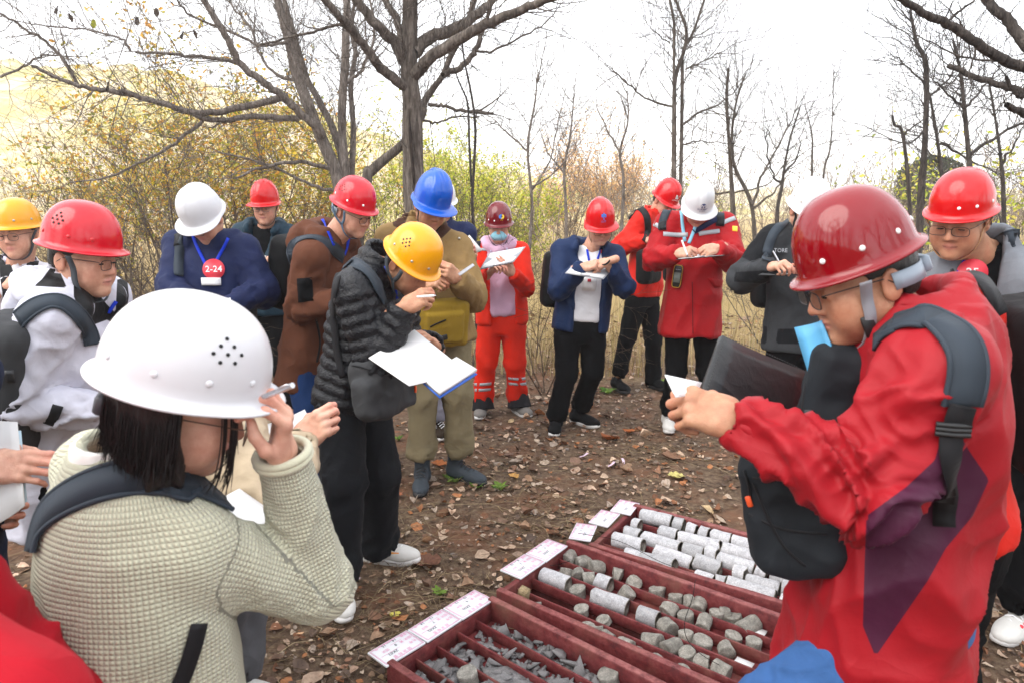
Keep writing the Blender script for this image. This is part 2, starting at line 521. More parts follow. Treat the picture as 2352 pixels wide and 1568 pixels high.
def glass_mat():
    if 'lens' in MATS: return MATS['lens']
    t = NT('lens'); out = t.t.nodes['Material Output']
    tr = t.n('BsdfTransparent'); gl = t.n('BsdfGlossy'); gl.inputs['Roughness'].default_value = .03
    fr = t.n('Fresnel'); fr.inputs[0].default_value = 1.5; mx = t.n('MixShader')
    t.l(t.math('MULTIPLY', fr.outputs[0], .8), mx.inputs[0]); t.l(tr.outputs[0], mx.inputs[1]); t.l(gl.outputs[0], mx.inputs[2]); t.l(mx.outputs[0], out.inputs[0])
    MATS['lens'] = t.m; return t.m
def paper_mat(name='paper', c=(.8, .8, .79), print_=0.0, tone=(.35, .38, .45)):
    """paper, optionally with rows of faint small print (flat print)"""
    if name in MATS: return MATS[name]
    t = NT(name); n = t.noise(30, 3)
    base = t.mix(t.math('MULTIPLY', n.outputs[0], .12), c, tuple(x * .8 for x in c))
    if print_:
        u = t.n('TexCoord').outputs['UV']
    MATS[name] = t.set(base, .7, .25); return t.m
def bark_mat(name, a, b, scale=1.0):
    if name in MATS: return MATS[name]
    t = NT(name); co = t.coord()
    mp = t.n('Mapping'); mp.inputs['Scale'].default_value = (1, 1, .16); t.l(co, mp.inputs[0])
    n = t.noise(46 * scale, 6, .7, mp.outputs[0], .6); n2 = t.noise(7, 4, .6, co)
    base = t.ramp(n.outputs[0], [(.32, tuple(x * .35 for x in a)), (.5, a), (.72, b)])
    base = t.mix(1.0, base, t.ramp(n2.outputs[0], [(.3, (.6, .58, .56)), (.7, (1.1, 1.08, 1.05))]), 'MULTIPLY')
    t.bump(n.outputs[0], .02, 1.0)
    MATS[name] = t.set(base, .9, .15); return t.m
def leaf_mat(name, trans=.35):
    """colour from each leaf's own tone, light shining through"""
    if name in MATS: return MATS[name]
    t = NT(name); out = t.t.nodes['Material Output']; a = t.attr('col', 'Color')
    n = t.noise(60, 3); base = t.mix(1.0, a, t.ramp(n.outputs[0], [(.3, (.65, .62, .6)), (.7, (1.15, 1.12, 1.1))]), 'MULTIPLY')
    t.set(base, .65, .25)
    tl = t.n('BsdfTranslucent'); t.l(base, tl.inputs[0]); mx = t.n('MixShader'); mx.inputs[0].default_value = trans
    t.l(t.b.outputs[0], mx.inputs[1]); t.l(tl.outputs[0], mx.inputs[2]); t.l(mx.outputs[0], out.inputs[0])
    MATS[name] = t.m; return t.m
def attr_mat(name, rough=.8, spec=.3, bump=0.0, bs=60):
    if name in MATS: return MATS[name]
    t = NT(name); a = t.attr('col', 'Color'); n = t.noise(bs, 5, .65)
    base = t.mix(1.0, a, t.ramp(n.outputs[0], [(.3, (.68, .67, .66)), (.7, (1.12, 1.12, 1.12))]), 'MULTIPLY')
    if bump: t.bump(n.outputs[0], bump, .8)
    MATS[name] = t.set(base, rough, spec); return t.m

# ------------------------------------------------------------------ people: heads, hands, helmets, clothes
from mathutils.bvhtree import BVHTree
class Surf:
    """a finished surface that small things can be laid on"""
    def __init__(s, V, F):
        s.V = np.asarray(V); s.b = BVHTree.FromPolygons(s.V.tolist(), np.asarray(F).tolist())
    def hit(s, x, y):
        d = Vector(nrm(ray(x, y))); r = s.b.ray_cast(Vector(CAM), d)
        if r[0] is None:
            # nearest point along the ray
            best = None
            for t in np.linspace(.4, 9, 90):
                q = s.b.find_nearest(Vector(CAM) + d * t)
                if best is None or q[3] < best[3]: best = q
            r = best
        n = np.array(r[1]); 
        if n @ np.array(d) > 0: n = -n
        return np.array(r[0]), n
    def near(s, p):
        r = s.b.find_nearest(Vector(p)); return np.array(r[0]), np.array(r[1])
    def path(s, pts, n=6, off=.003, smooth=2):
        """photo points -> points and normals lying on the surface"""
        pts = spline(np.array(pts, float), n)
        H = [s.hit(x, y) for x, y in pts]
        P = np.array([h[0] for h in H]); N = np.array([h[1] for h in H])
        for _ in range(smooth):
            P[1:-1] = (P[:-2] + 2 * P[1:-1] + P[2:]) / 4; N[1:-1] = (N[:-2] + 2 * N[1:-1] + N[2:]) / 4
        N /= np.linalg.norm(N, axis=1, keepdims=True)
        return P + N * off, N
def strap_on(surf, pts, w, mat, parent, name='strap', th=.004, off=.002, n=6, edge=None, smooth=2, extra=None):
    P, N = surf.path(pts, n, off, smooth)
    if extra is not None:
        E = spline(np.concatenate([P[-1:], np.array(extra, float)]), 5)[1:]; H = [surf.near(q) for q in E]
        en = np.array([h[1] for h in H]); e2 = np.array([h[0] for h in H]) + en * (off + .001)
        P = np.concatenate([P, e2]); N = np.concatenate([N, en])
        for _ in range(smooth): P[1:-1] = (P[:-2] + 2 * P[1:-1] + P[2:]) / 4; N[1:-1] = (N[:-2] + 2 * N[1:-1] + N[2:]) / 4
        N /= np.linalg.norm(N, axis=1, keepdims=True)
    T = np.gradient(P, axis=0); W = np.cross(N, T); W /= np.linalg.norm(W, axis=1, keepdims=True) + 1e-9
    mb = MB(); mb.ribbon(P, W, N, w, th)
    if edge is not None:
        for s_ in (-1, 1): mb.tube(P + W * w / 2 * s_ + N * th * .5, th * .8, 5, m=1)
        mat = [mat, edge]
    return mb.build(name, mat, parent, True)
def patch_on(surf, corners, mat, parent, name, nu=6, nv=4, off=.002, th=.002):
    c = np.array(corners, float); g = []
    for i in range(nu + 1):
        for j in range(nv + 1):
            u, v = i / nu, j / nv
            g.append((1 - u) * (1 - v) * c[0] + u * (1 - v) * c[1] + u * v * c[2] + (1 - u) * v * c[3])
    H = [surf.hit(*q) for q in g]
    P = np.array([h[0] for h in H]); N = np.array([h[1] for h in H]); w = nv + 1
    Nm = nrm(N.mean(0)); N = N + Nm; N /= np.linalg.norm(N, axis=1, keepdims=True)
    top = P + N * (off + th); bot = P - N * .004; K = len(P)
    F = [[i * w + j, i * w + w + j, i * w + w + j + 1, i * w + j + 1] for i in range(nu) for j in range(nv)]
    for i in range(nu): F += [[i * w, K + i * w, K + i * w + w, i * w + w], [i * w + nv, i * w + w + nv, K + i * w + w + nv, K + i * w + nv]]
    for j in range(nv): F += [[j, j + 1, K + j + 1, K + j], [nu * w + j, K + nu * w + j, K + nu * w + j + 1, nu * w + j + 1]]
    return link(name, mesh_np(np.concatenate([top, bot]), np.array(F), name), parent, mat)
def disc_on(surf, cx, cy, r, mat, parent, name, n=20, off=.004, th=.002, sq=1.0):
    P0, N0 = surf.hit(cx, cy)
    N0 = nrm(N0 + nrm(CAM - P0) * .8)
    D = np.linalg.norm(P0 - CAM); rr = r / FPX * D
    X = nrm(np.cross(V3(0, 0, 1), N0)); Yv = np.cross(N0, X)
    q = [P0 + N0 * (off + th)] + [P0 + N0 * (off + th) + rr * (X * math.cos(a) + Yv * sq * math.sin(a)) for a in np.arange(n) / n * 6.28318] + [P0 + N0 * off + rr * (X * math.cos(a) + Yv * sq * math.sin(a)) for a in np.arange(n) / n * 6.28318]
    F3 = [[0, 1 + i, 1 + (i + 1) % n] for i in range(n)]; F4 = [[1 + i, 1 + n + i, 1 + n + (i + 1) % n, 1 + (i + 1) % n] for i in range(n)]
    o = link(name, mesh_np(np.array(q), [np.array(F3), np.array(F4)], name, False), parent, mat)
    return o, P0 + N0 * (off + th), X, Yv, N0, rr
def text_mesh(body, size=1.0, bold=0.0):
    cu = bpy.data.curves.new('t', 'FONT'); cu.body = body; cu.size = size; cu.align_x = 'CENTER'; cu.align_y = 'CENTER'; cu.offset = bold; cu.resolution_u = 2
    o = bpy.data.objects.new('t', cu); COL.objects.link(o)
    dg = bpy.context.evaluated_depsgraph_get(); me = o.evaluated_get(dg).to_mesh()
    V = np.array([v.co[:] for v in me.vertices]) if len(me.vertices) else np.zeros((0, 3)); F = [list(p.vertices) for p in me.polygons]
    o.evaluated_get(dg).to_mesh_clear(); bpy.data.objects.remove(o); bpy.data.curves.remove(cu)
    return V, F
def text_at(body, size, P, X, Yv, N, mat, parent, name='lettering', bold=.0, mirror=False, wrap=None, lift=.0006):
    V, F = text_mesh(body, size, bold * size)
    if len(V) == 0: return None
    Q = P + V[:, :1] * X + V[:, 1:2] * Yv + N * lift
    if wrap is not None: Q = wrap(Q)
    me = bpy.data.meshes.new(name); me.from_pydata(Q.tolist(), [], F); me.update()
    return link(name, me, parent, mat)

def frame(yaw, pitch=0, roll=0):
    f = hv(yaw); l = hv(yaw + 90); u = V3(0, 0, 1); p, r = R_(pitch), R_(roll)
    f2 = math.cos(p) * f - math.sin(p) * u; u2 = math.sin(p) * f + math.cos(p) * u
    l3 = math.cos(r) * l + math.sin(r) * u2; u3 = -math.sin(r) * l + math.cos(r) * u2
    return np.array([f2, l3, u3])

def head_solid(neck, jaw=1.0, nose=1.0, fat=1.0, ears=True):
    S = Solid()
    S.add(f_ell((-.012, 0, .030), (.092, .074, .082)), .01)
    S.add(f_ell((.022, 0, -.035), (.066, .061 * fat, .083)), .03)
    for s in (-1, 1):
        S.add(f_cone((-.008, s * .047 * jaw * fat, -.058), (.064, s * .012 * jaw, -.100), .022, .017), .03)
        S.add(f_ell((.048, s * .043 * fat, -.026), (.026, .022, .026)), .028)
        S.add(f_ell((.052, s * .036 * fat, -.058), (.028, .026, .03)), .03)
    S.add(f_cone((.079, -.030, .019), (.079, .030, .019), .012, .012), .018)
    for s in (-1, 1):
        S.sub(f_ell((.101, s * .031, -.004), (.018, .019, .014)), .014)
        S.add(f_ell((.0755, s * .032, -.003), (.0135, .0155, .0125)), .005)
    S.add(f_cone((.087, 0, .006), (.103, 0, -.033), .0075, .0115 * nose), .012)
    for s in (-1, 1):
        S.add(f_ell((.093, s * .013 * nose, -.037), (.011, .0085, .008)), .008)
        S.sub(f_ell((.102, s * .0065, -.0455), (.006, .0035, .005)), .003)
    S.add(f_ell((.080, 0, -.0615), (.0165, .025, .0062)), .006)
    S.add(f_ell((.0785, 0, -.0735), (.0155, .021, .0075)), .005)
    S.sub(f_cone((.0955, -.024, -.0675), (.0955, .024, -.0675), .0022, .0022), .004)
    S.add(f_ell((.072, 0, -.101), (.018, .02, .016)), .02)
    S.add(f_cone((-.03, 0, -.055), neck, .054, .058), .03)
    S.add(f_cone((.02, 0, -.075), (neck[0] * .75 + .02, neck[1] * .75, neck[2] * .75), .038, .045), .03)
    if ears:
        for s in (-1, 1):
            Re = frame(0, -8, 0)
            S.add(f_ell((-.023, s * .079, -.012), (.020, .008, .033), Re), .006)
            S.sub(f_ell((-.018, s * .088, -.010), (.009, .006, .017), Re), .004)
    return S
def head_mesh(c, M, neck_base, vox, tone, jaw=1.0, nose=1.0, fat=1.0, brow=1.0, stubble=0.0, lips=(.60, .27, .24)):
    nb = (V3(neck_base) - c) @ M.T
    S = head_solid(nb, jaw, nose, fat)
    V, F = S.mesh(vox)
    V = V.astype(float)
    x, y, z = V.T
    ay = np.abs(y)
    col = np.tile(np.array(tone, float), (len(V), 1))
    def mixc(w, c2):
        nonlocal col
        col = col * (1 - w[:, None]) + np.array(c2) * w[:, None]
    red = np.array(tone) * (1.0, .80, .78)
    mixc(.6 * np.exp(-((x - .07) ** 2 + (ay - .045) ** 2 + (z + .04) ** 2) / .0011), red)
    mixc(.6 * np.exp(-((x - .105) ** 2 + y ** 2 + (z + .034) ** 2) / .0005), red)
    mixc(.7 * sstep(.074, .082, ay) * sstep(.02, .0, np.abs(x + .022) - .012), red)
    # lips
    lw = sstep(.0, 1, 1.25 - np.sqrt((y / .024) ** 2 + ((z + .0675) / .0135) ** 2)) * (x > .07)
    mixc(.75 * np.clip(lw * 1.6, 0, 1), np.array(lips) * (np.array(tone) / np.array((.62, .38, .27))) ** .6)
    mixc(.7 * np.exp(-(((z + .0675) / .0016) ** 2)) * (ay < .023) * (x > .075), (.16, .06, .05))
    # brows, lash line
    bz = .0215 + .006 * np.sin((ay - .012) / .036 * 2.4)
    bw = sstep(.0062, .003, np.abs(z - bz)) * sstep(.009, .014, ay) * sstep(.054, .046, ay) * (x > .045)
    mixc(.85 * brow * bw, (.02, .014, .011))
    if stubble > 0:
        sw = sstep(-.045, -.06, z) * (x > -.0) * (1 - np.clip(lw * 2, 0, 1))
        mixc(stubble * sw * .5, np.array(tone) * (.55, .5, .5))
    return V, F, col
def hair_mesh(vox, style='short'):
    S = Solid()
    S.add(f_ell((-.014, 0, .031), (.097, .080, .088)), .01)
    S.add(f_ell((-.052, 0, -.015), (.058, .066, .06)), .02)
    if style == 'fringe':
        S.add(f_ell((.048, 0, .052), (.055, .066, .04)), .02)
    def f(P):
        x, y, z = P[..., 0], P[..., 1], P[..., 2]
        ay = np.abs(y)
        # keep: behind a slanted hairline, above the nape; sideburn in front of the ear
        line = np.maximum(x - (.012 + .9 * np.maximum(z - .012, 0) + (.06 if style == 'fringe' else 0)), 0) * .7
        low = np.maximum(-.052 - z + .25 * np.maximum(x + .03, 0), 0)
        ear = np.where((x > -.050) & (x < .006), np.maximum(.010 - z, 0), 0)
        side = np.where(x >= .006, np.maximum(-.02 - z, 0), 0)
        n = .002 * (vnoise(P * 160) - .5)
        return np.maximum.reduce([line - .001, low - .001, ear - .001, side - .001]) + n
    S.fn(f)
    return S.mesh(vox)

# -------- hands
POSES = {
    # per finger (index..little): bends at the three joints;  thumb: points of its chain
    'pen':   dict(c=[(48, 42, 22), (58, 56, 30), (66, 70, 38), (70, 74, 40)], th=[(.018, .026, -.012), (.046, .044, -.030), (.072, .036, -.042), (.092, .024, -.046)]),
    'grip':  dict(c=[(58, 66, 30), (62, 70, 34), (66, 74, 36), (68, 76, 38)], th=[(.018, .026, -.012), (.044, .046, -.028), (.066, .036, -.046), (.080, .014, -.052)]),
    'hold':  dict(c=[(26, 30, 16), (30, 34, 18), (34, 38, 20), (38, 40, 22)], th=[(.018, .028, -.010), (.044, .052, -.024), (.070, .050, -.044), (.092, .042, -.054)]),
    'flat':  dict(c=[(12, 16, 8), (14, 18, 10), (16, 20, 10), (20, 22, 12)], th=[(.018, .028, -.006), (.046, .056, -.010), (.072, .068, -.014), (.096, .070, -.018)]),
    'pinch': dict(c=[(50, 50, 20), (40, 62, 30), (32, 60, 30), (24, 56, 28)], th=[(.018, .028, -.010), (.046, .048, -.030), (.072, .042, -.048), (.094, .030, -.054)]),
}
_HC = {}
def hand_local(pose, vox):
    if (pose, vox) in _HC: return _HC[(pose, vox)]
    S = Solid(); p = POSES[pose]
    S.add(f_box((.046, .001, -.001), (.046, .039, .0135), .013), .01)
    S.add(f_ell((.028, .028, -.010), (.032, .018, .016)), .012)
    S.add(f_ell((.035, -.026, -.008), (.036, .014, .014)), .012)
    S.add(f_cone((-.07, 0, 0), (.012, 0, -.001), .027, .026), .02)
    root = [(.089, .030, .001), (.094, .0105, .003), (.090, -.0105, .001), (.081, -.030, -.003)]
    ln = [(.043, .026, .021), (.047, .030, .023), (.043, .028, .022), (.033, .021, .019)]
    ra = [(.0100, .0090, .0082, .0068), (.0102, .0092, .0084, .0070), (.0098, .0088, .0080, .0066), (.0086, .0078, .0070, .0060)]
    for q in range(4):
        a = V3(root[q]); ang = 0; sp = (1.5 - q) * .045
        S.add(f_ell(a + V3(-.004, 0, .004), (.012, .010, .010)), .008)
        for j in range(3):
            ang += R_(p['c'][q][j]); b = a + ln[q][j] * V3(math.cos(ang) * math.cos(sp), math.cos(ang) * math.sin(sp), -math.sin(ang))
            S.add(f_cone(a, b, ra[q][j], ra[q][j + 1]), .0035 if j else .006); a = b
    t = [V3(v) for v in p['th']]
    for j, (r0, r1) in enumerate(((.016, .0125), (.0122, .0105), (.0108, .0082))): S.add(f_cone(t[j], t[j + 1], r0, r1), .008 if j == 0 else .004)
    _HC[(pose, vox)] = S.mesh(vox); return _HC[(pose, vox)]
def hand_mesh(W, X, B, side, pose, vox, tone, sc=1.0):
    """W wrist, X towards the fingers, B out of the back of the hand; side +1: thumb at +Y of (X, Y=B x X, B)"""
    V, F = hand_local(pose, vox)
    V = V.copy(); n = V.copy()
    X = nrm(X); B = nrm(B - X * (B @ X)); Yv = np.cross(B, X) * side
    tips = sstep(.10, .14, np.linalg.norm(V, axis=1))
    col = np.array(tone) * (1 + np.stack([.06 * tips, -.12 * tips, -.10 * tips], 1))
    kn = vnoise(V * 90)[:, None]; col = col * (.92 + .16 * kn)
    Q = W + sc * (V[:, :1] * X + V[:, 1:2] * Yv + V[:, 2:] * B)
    if side < 0: F = F[:, ::-1]
    return Q, F, col

# -------- helmets
def rho(th, ax, ab, ay):
    c, s = np.cos(th), np.sin(th); a = np.where(c > 0, ax, ab)
    return 1 / np.sqrt((c / a) ** 2 + (s / ay) ** 2)
class Helmet:
    def __init__(s, kind='round', ax=.113, ab=.119, ay=.097, h=.126, z0=.048, brim=(.023, .015, .015), tilt=.0, big=1.0):
        s.k = kind; s.ax, s.ab, s.ay, s.h, s.z0, s.brim, s.tilt = ax * big, ab * big, ay * big, h * big, z0, brim, tilt
    def dome(s, th, ph, off=0.0):
        """ph 0 top .. pi/2 rim"""
        th = np.asarray(th, float); ph = np.asarray(ph, float)
        r = rho(th, s.ax, s.ab, s.ay) * np.sin(ph) ** .84
        z = s.z0 + s.h * np.cos(ph) ** .92 + s.tilt * np.cos(th) * np.sin(ph)
        x, y = r * np.cos(th) - .006, r * np.sin(th)
        b = np.zeros_like(x + z)
        if s.k == 'ridge':      # three raised bands over the crown
            zz = (z - s.z0) / s.h
            w = sstep(.05, .35, zz)
            b = .007 * sstep(.024, .016, np.abs(y)) * w * sstep(.125, .10, x) + .004 * sstep(.006, .003, np.abs(np.abs(y) - .040)) * w * sstep(.1, .06, np.abs(x))
        elif s.k == 'vee':      # a raised V that runs out towards the peak
            zz = (z - s.z0) / s.h
            wv = .014 + .34 * np.clip(x + .06, 0, .2)
            b = .009 * sstep(wv + .006, wv - .006, np.abs(y)) * sstep(.12, .42, zz) - .0055 * sstep(.010, .004, np.abs(np.abs(y) - .26 * np.clip(.105 - x, 0, .2) * .5)) * sstep(.0, .03, x) * sstep(.3, .5, zz)
        elif s.k == 'smooth':
            zz = (z - s.z0) / s.h
            b = .004 * sstep(.030, .024, np.abs(y)) * sstep(.3, .5, zz)
        b = b + off
        n = np.stack([x / s.ax ** 2, y / s.ay ** 2, (z - s.z0) / s.h ** 2 + 1e-4], -1); n /= np.linalg.norm(n, axis=-1, keepdims=True)
        return np.stack([x, y, z], -1) + n * b[..., None], n
    def bw(s, th):
        f, sd, bk = s.brim; c = np.cos(th)
        if s.k == 'round': return sd + (f - sd) * sstep(.3, 1, c) + (bk - sd) * sstep(.3, 1, -c)
        return sd + (f - sd) * sstep(-.05, .75, c) ** .9 + (bk - sd) * sstep(.3, 1, -c)
    def shell(s, nth=60, nph=18):
        th = np.arange(nth) / nth * 2 * math.pi; rings = []
        for ph in np.linspace(.03, math.pi / 2, nph): rings.append(s.dome(th, np.full(nth, ph))[0])
        base = rings[-1]; rad = np.stack([np.cos(th), np.sin(th), 0 * th], -1); bw = s.bw(th)[:, None]
        Z = V3(0, 0, 1)
        if s.k == 'round': prof = [(.12, -.006), (.38, -.0105), (.72, -.0135), (.95, -.0145), (1.02, -.017), (.97, -.0195), (.6, -.0165), (.15, -.012)]
        else: prof = [(.02, -.010), (.10, -.014), (.40, -.016), (.75, -.020), (.97, -.025), (1.0, -.028), (.96, -.029), (.6, -.025), (.1, -.019)]
        for u, dz in prof: rings.append(base + rad * bw * u + Z * dz)
        for ph in np.linspace(math.pi / 2, .03, 8): rings.append(s.dome(th, np.full(nth, ph))[0] * .965 + Z * (.000 if ph < 1.5 else -.004))
        V = np.concatenate(rings); n = nth; F = []
        for r in range(len(rings) - 1):
            a = np.arange(n); b = (a + 1) % n
            F.append(np.stack([r * n + a, (r + 1) * n + a, (r + 1) * n + b, r * n + b], -1))
        K = len(V); top = rings[0].mean(0) + V3(0, 0, .0005); V = np.concatenate([V, [top, rings[-1].mean(0)]])
        a = np.arange(n); b = (a + 1) % n
        T = np.concatenate([np.stack([a, b, np.full(n, K)], -1), np.stack([(len(rings) - 1) * n + b, (len(rings) - 1) * n + a, np.full(n, K + 1)], -1)])
        return V, [np.concatenate(F), T]
VENTS = [(0, 0), (12, .0), (-12, 0), (6, .10), (-6, .10), (6, -.10), (-6, -.10), (0, .2)]
def build_helmet(parent, c, M, hel, mat, rivets=(), rivet_mat=None, vents=(), strap=None, strap_mat=None, band=None, buckle=None, vent_r=.0038, strap_w=.018, label=None):
    T = lambda q: np.asarray(q) @ M + c
    V, F = hel.shell()
    o = link('helmet', mesh_np(T(V), F, 'helmet'), parent, mat)
    if label: o['label'] = label
    # rivets on the shell
    for d in rivets:
        p, n = hel.dome(np.array(R_(d)), np.array(R_(80))); mb = MB()
        a = nrm(np.cross(n, V3(0, 0, 1))); Rr = np.array([a, np.cross(n, a), n])
        mb.sphere(T(p), (.0058, .0058, .0028), Rr @ M, 10, 6); mb.build('rivet', rivet_mat, o, True)
    if vents:
        mb = MB()
        for d in vents:
            for da, dp in VENTS:
                p, n = hel.dome(np.array(R_(d + da)), np.array(R_(60) - dp)); a = nrm(np.cross(n, V3(0, 0, 1))); b = np.cross(n, a)
                th = np.arange(8) / 8 * 6.2832; q = np.concatenate([[p + n * .0009], p + n * .0009 + vent_r * (np.cos(th)[:, None] * a + np.sin(th)[:, None] * b)])
                mb.add(T(q), [[0, 1 + i, 1 + (i + 1) % 8] for i in range(8)])
        mb.build('vent_holes', MATS['hole'], o)
    if strap:
        for path in strap:
            P = spline(np.array(path, float), 6)
            out = P - V3(-.0, 0, -.02) * 1.0; out[:, 0] *= .35; out /= np.linalg.norm(out, axis=1, keepdims=True) + 1e-9
            Tn = np.gradient(P, axis=0); W = np.cross(out, Tn); W /= np.linalg.norm(W, axis=1, keepdims=True) + 1e-9; Nn = np.cross(Tn, W); Nn /= np.linalg.norm(Nn, axis=1, keepdims=True) + 1e-9
            Nn *= np.sign((Nn * out).sum(1, keepdims=True))
            mb = MB(); mb.ribbon(T(P), W @ M, Nn @ M, strap_w, .002); mb.build('chin_strap', strap_mat, o, True)
    if buckle is not None:
        mb = MB()
        for (q, hs) in buckle: mb.box(T(V3(q)), hs, M, bev=.002)
        mb.build('buckle', MATS['black_plastic'], o)
    if band is not None:
        th = np.linspace(R_(100), R_(260), 17); P = np.stack([.109 * np.cos(th) - .004, .090 * np.sin(th), -.004 - .016 * np.abs(np.cos(th)) + 0 * th], -1)
        out = np.stack([np.cos(th), np.sin(th), 0 * th], -1); W = np.tile(V3(0, 0, 1.0), (17, 1))
        mb = MB(); mb.ribbon(T(P), W @ M, out @ M, .034, .0025)
        mb.box(T(V3(-.118, 0, -.018)), (.010, .028, .016), M, bev=.004); mb.build('headband', band, o, True)
    return o
STRAP_Y = lambda s, e=.104: [[(.038, s * e, .022), (.026, s * .082, -.03), (.012, s * .076, -.062)], [(-.052, s * e * .93, .012), (-.028, s * .090, -.03), (.010, s * .0765, -.062)], [(.012, s * .0765, -.06), (.030, s * .064, -.098), (.045, s * .034, -.125), (.048, 0, -.130)]]
STRAP_1 = lambda s, e=.104: [[(.030, s * e, .020), (.030, s * .080, -.02), (.034, s * .074, -.06), (.044, s * .056, -.102), (.054, s * .028, -.124), (.056, 0, -.126)]]
def build_glasses(parent, c, M, mat, lens=True, w=.0245, h=.0165, r=.0012):
    T = lambda q: np.asarray(q, float) @ M + c
    mb = MB()
    lm = MB()
    for s in (-1, 1):
        a = np.linspace(0, 2 * math.pi, 21)
        q = np.stack([.107 - .10 * (np.abs(s * .034 + w * np.cos(a)) - .0) ** 2 * 3, s * .0345 + w * np.sign(np.cos(a)) * np.abs(np.cos(a)) ** .6, -.006 + h * np.sign(np.sin(a)) * np.abs(np.sin(a)) ** .6], -1)
        mb.tube(T(q), r, 5, cap=False)
        if lens:
            cc = q[:-1].mean(0); lm.add(T(np.concatenate([[cc], q[:-1]])), [[0, 1 + i, 1 + (i + 1) % 20] for i in range(20)])
        mb.tube(T([(.1, s * .0585, .004), (.085, s * .069, .006), (.04, s * .077, .006), (-.012, s * .082, .004), (-.030, s * .085, -.012)]), r, 5)
    mb.tube(T([(.105, -.011, .0), (.109, 0, .003), (.105, .011, .0)]), r, 5)
    o = mb.build('glasses', mat, parent, True)
    if lens: lm.build('lens', glass_mat(), o)
    return o

# -------- clothes
def f_coneflat(a, b, ra, rb, fa=False, fb=True):
    a = V3(a); b = V3(b); ba = b - a; L = np.linalg.norm(ba); u = ba / L
    def f(P):
        q = P - a; t = q @ u; tc = np.clip(t, -1e9 if fa else 0, 1e9 if fb else L)
        d = np.linalg.norm(q - tc[..., None] * u, axis=-1) - (ra + np.clip(t / L, 0, 1) * (rb - ra))
        if fb: d = np.maximum(d, t - L)
        if fa: d = np.maximum(d, -t)
        return d
    m = max(ra, rb); return f, np.minimum(a, b) - m, np.maximum(a, b) + m
def limb_param(V, pts):
    """arc length along a polyline, angle round it, distance from it"""
    best = np.full(len(V), 9.0); S = np.zeros(len(V)); A = np.zeros(len(V)); acc = 0; e1 = None
    for a, b in zip(pts[:-1], pts[1:]):
        ba = b - a; L = np.linalg.norm(ba); u = ba / L; q = V - a; t = np.clip(q @ u, 0, L); r = q - t[:, None] * u; d = np.linalg.norm(r, axis=1)
        e1 = (CAM - a) if e1 is None else e1; e1 = nrm(e1 - u * (e1 @ u)); e2 = np.cross(u, e1)
        m = d < best; best = np.where(m, d, best); S = np.where(m, acc + t, S); A = np.where(m, np.arctan2(r @ e2, r @ e1), A); acc += L
    return S, A, best
def folds(V, N, limbs, joints, ax, o, amp=1.0, seed=0, torso=True):
    """creases: rings round bent joints, slanting drapes elsewhere"""
    D = np.zeros(len(V)); used = np.zeros(len(V))
    for q, (pts, js) in enumerate(zip(limbs, joints)):
        s, a, d = limb_param(V, pts)
        w = sstep(.125, .085, d); L = sum(np.linalg.norm(y - x) for x, y in zip(pts[:-1], pts[1:]))
        am = .0022 + sum(h * np.exp(-((s - p) / wd) ** 2) for p, h, wd in js)
        n1 = vnoise(np.stack([s * 15 + 1.5 * np.sin(a + seed + q), 1.1 * np.cos(a) + 5 * q, 1.1 * np.sin(a) + seed * 3.1], -1), seed + q)
        n2 = vnoise(np.stack([s * 34 + 2.2 * np.sin(a + 2 + seed + q), 1.6 * np.cos(a) + 9 * q, 1.6 * np.sin(a) + seed], -1), seed + q + 9)
        r = (1 - np.abs(2 * n1 - 1)) ** 1.6 * .75 + (1 - np.abs(2 * n2 - 1)) ** 1.5 * .3
        D += w * am * (r - .45) * 2; used = np.maximum(used, w)
    if torso:
        q = (V - o) @ ax.T
        n1 = vnoise(np.stack([q[:, 0] * 8 + q[:, 2] * 3, q[:, 1] * 8, q[:, 2] * 4.5 - q[:, 0] * 3], -1) + seed, seed + 31)
        n2 = vnoise(np.stack([q[:, 0] * 18 - q[:, 2] * 6, q[:, 1] * 18, q[:, 2] * 10], -1) + seed, seed + 37)
        D += (1 - used) * (.0075 * ((1 - np.abs(2 * n1 - 1)) ** 1.4 - .45) + .003 * ((1 - np.abs(2 * n2 - 1)) - .5)) * 1.6
    return V + N * (D * amp * 1.45)[:, None]

for n_, c_, r_ in (('hole', (.004, .004, .004), .8), ('black_plastic', (.012, .012, .013), .4)): plastic(n_, c_, r_)
plastic('rivet_white', (.8, .8, .8), .35); plastic('rivet_steel', (.45, .42, .36), .3, metal=1.0); plastic('rivet_red', (.55, .02, .025), .3)
cloth('strap_grey', (.06, .066, .075), rough=.7, crease=.2); cloth('strap_light', (.30, .30, .33), rough=.6, crease=.2); cloth('strap_black', (.012, .012, .014), rough=.6, crease=.2)
cloth('strap_blue', (.09, .14, .20), rough=.6, crease=.2); cloth('strap_tan', (.42, .36, .28), crease=.2)
plastic('frame_black', (.01, .01, .011), .3); plastic('frame_brown', (.10, .05, .03), .3); plastic('steel', (.6, .6, .62), .25, metal=1.0)
plastic('eye_dark', (.012, .008, .007), .12)
plastic('sclera', (.62, .58, .56), .2)
GROUND = lambda x, y: 0.0
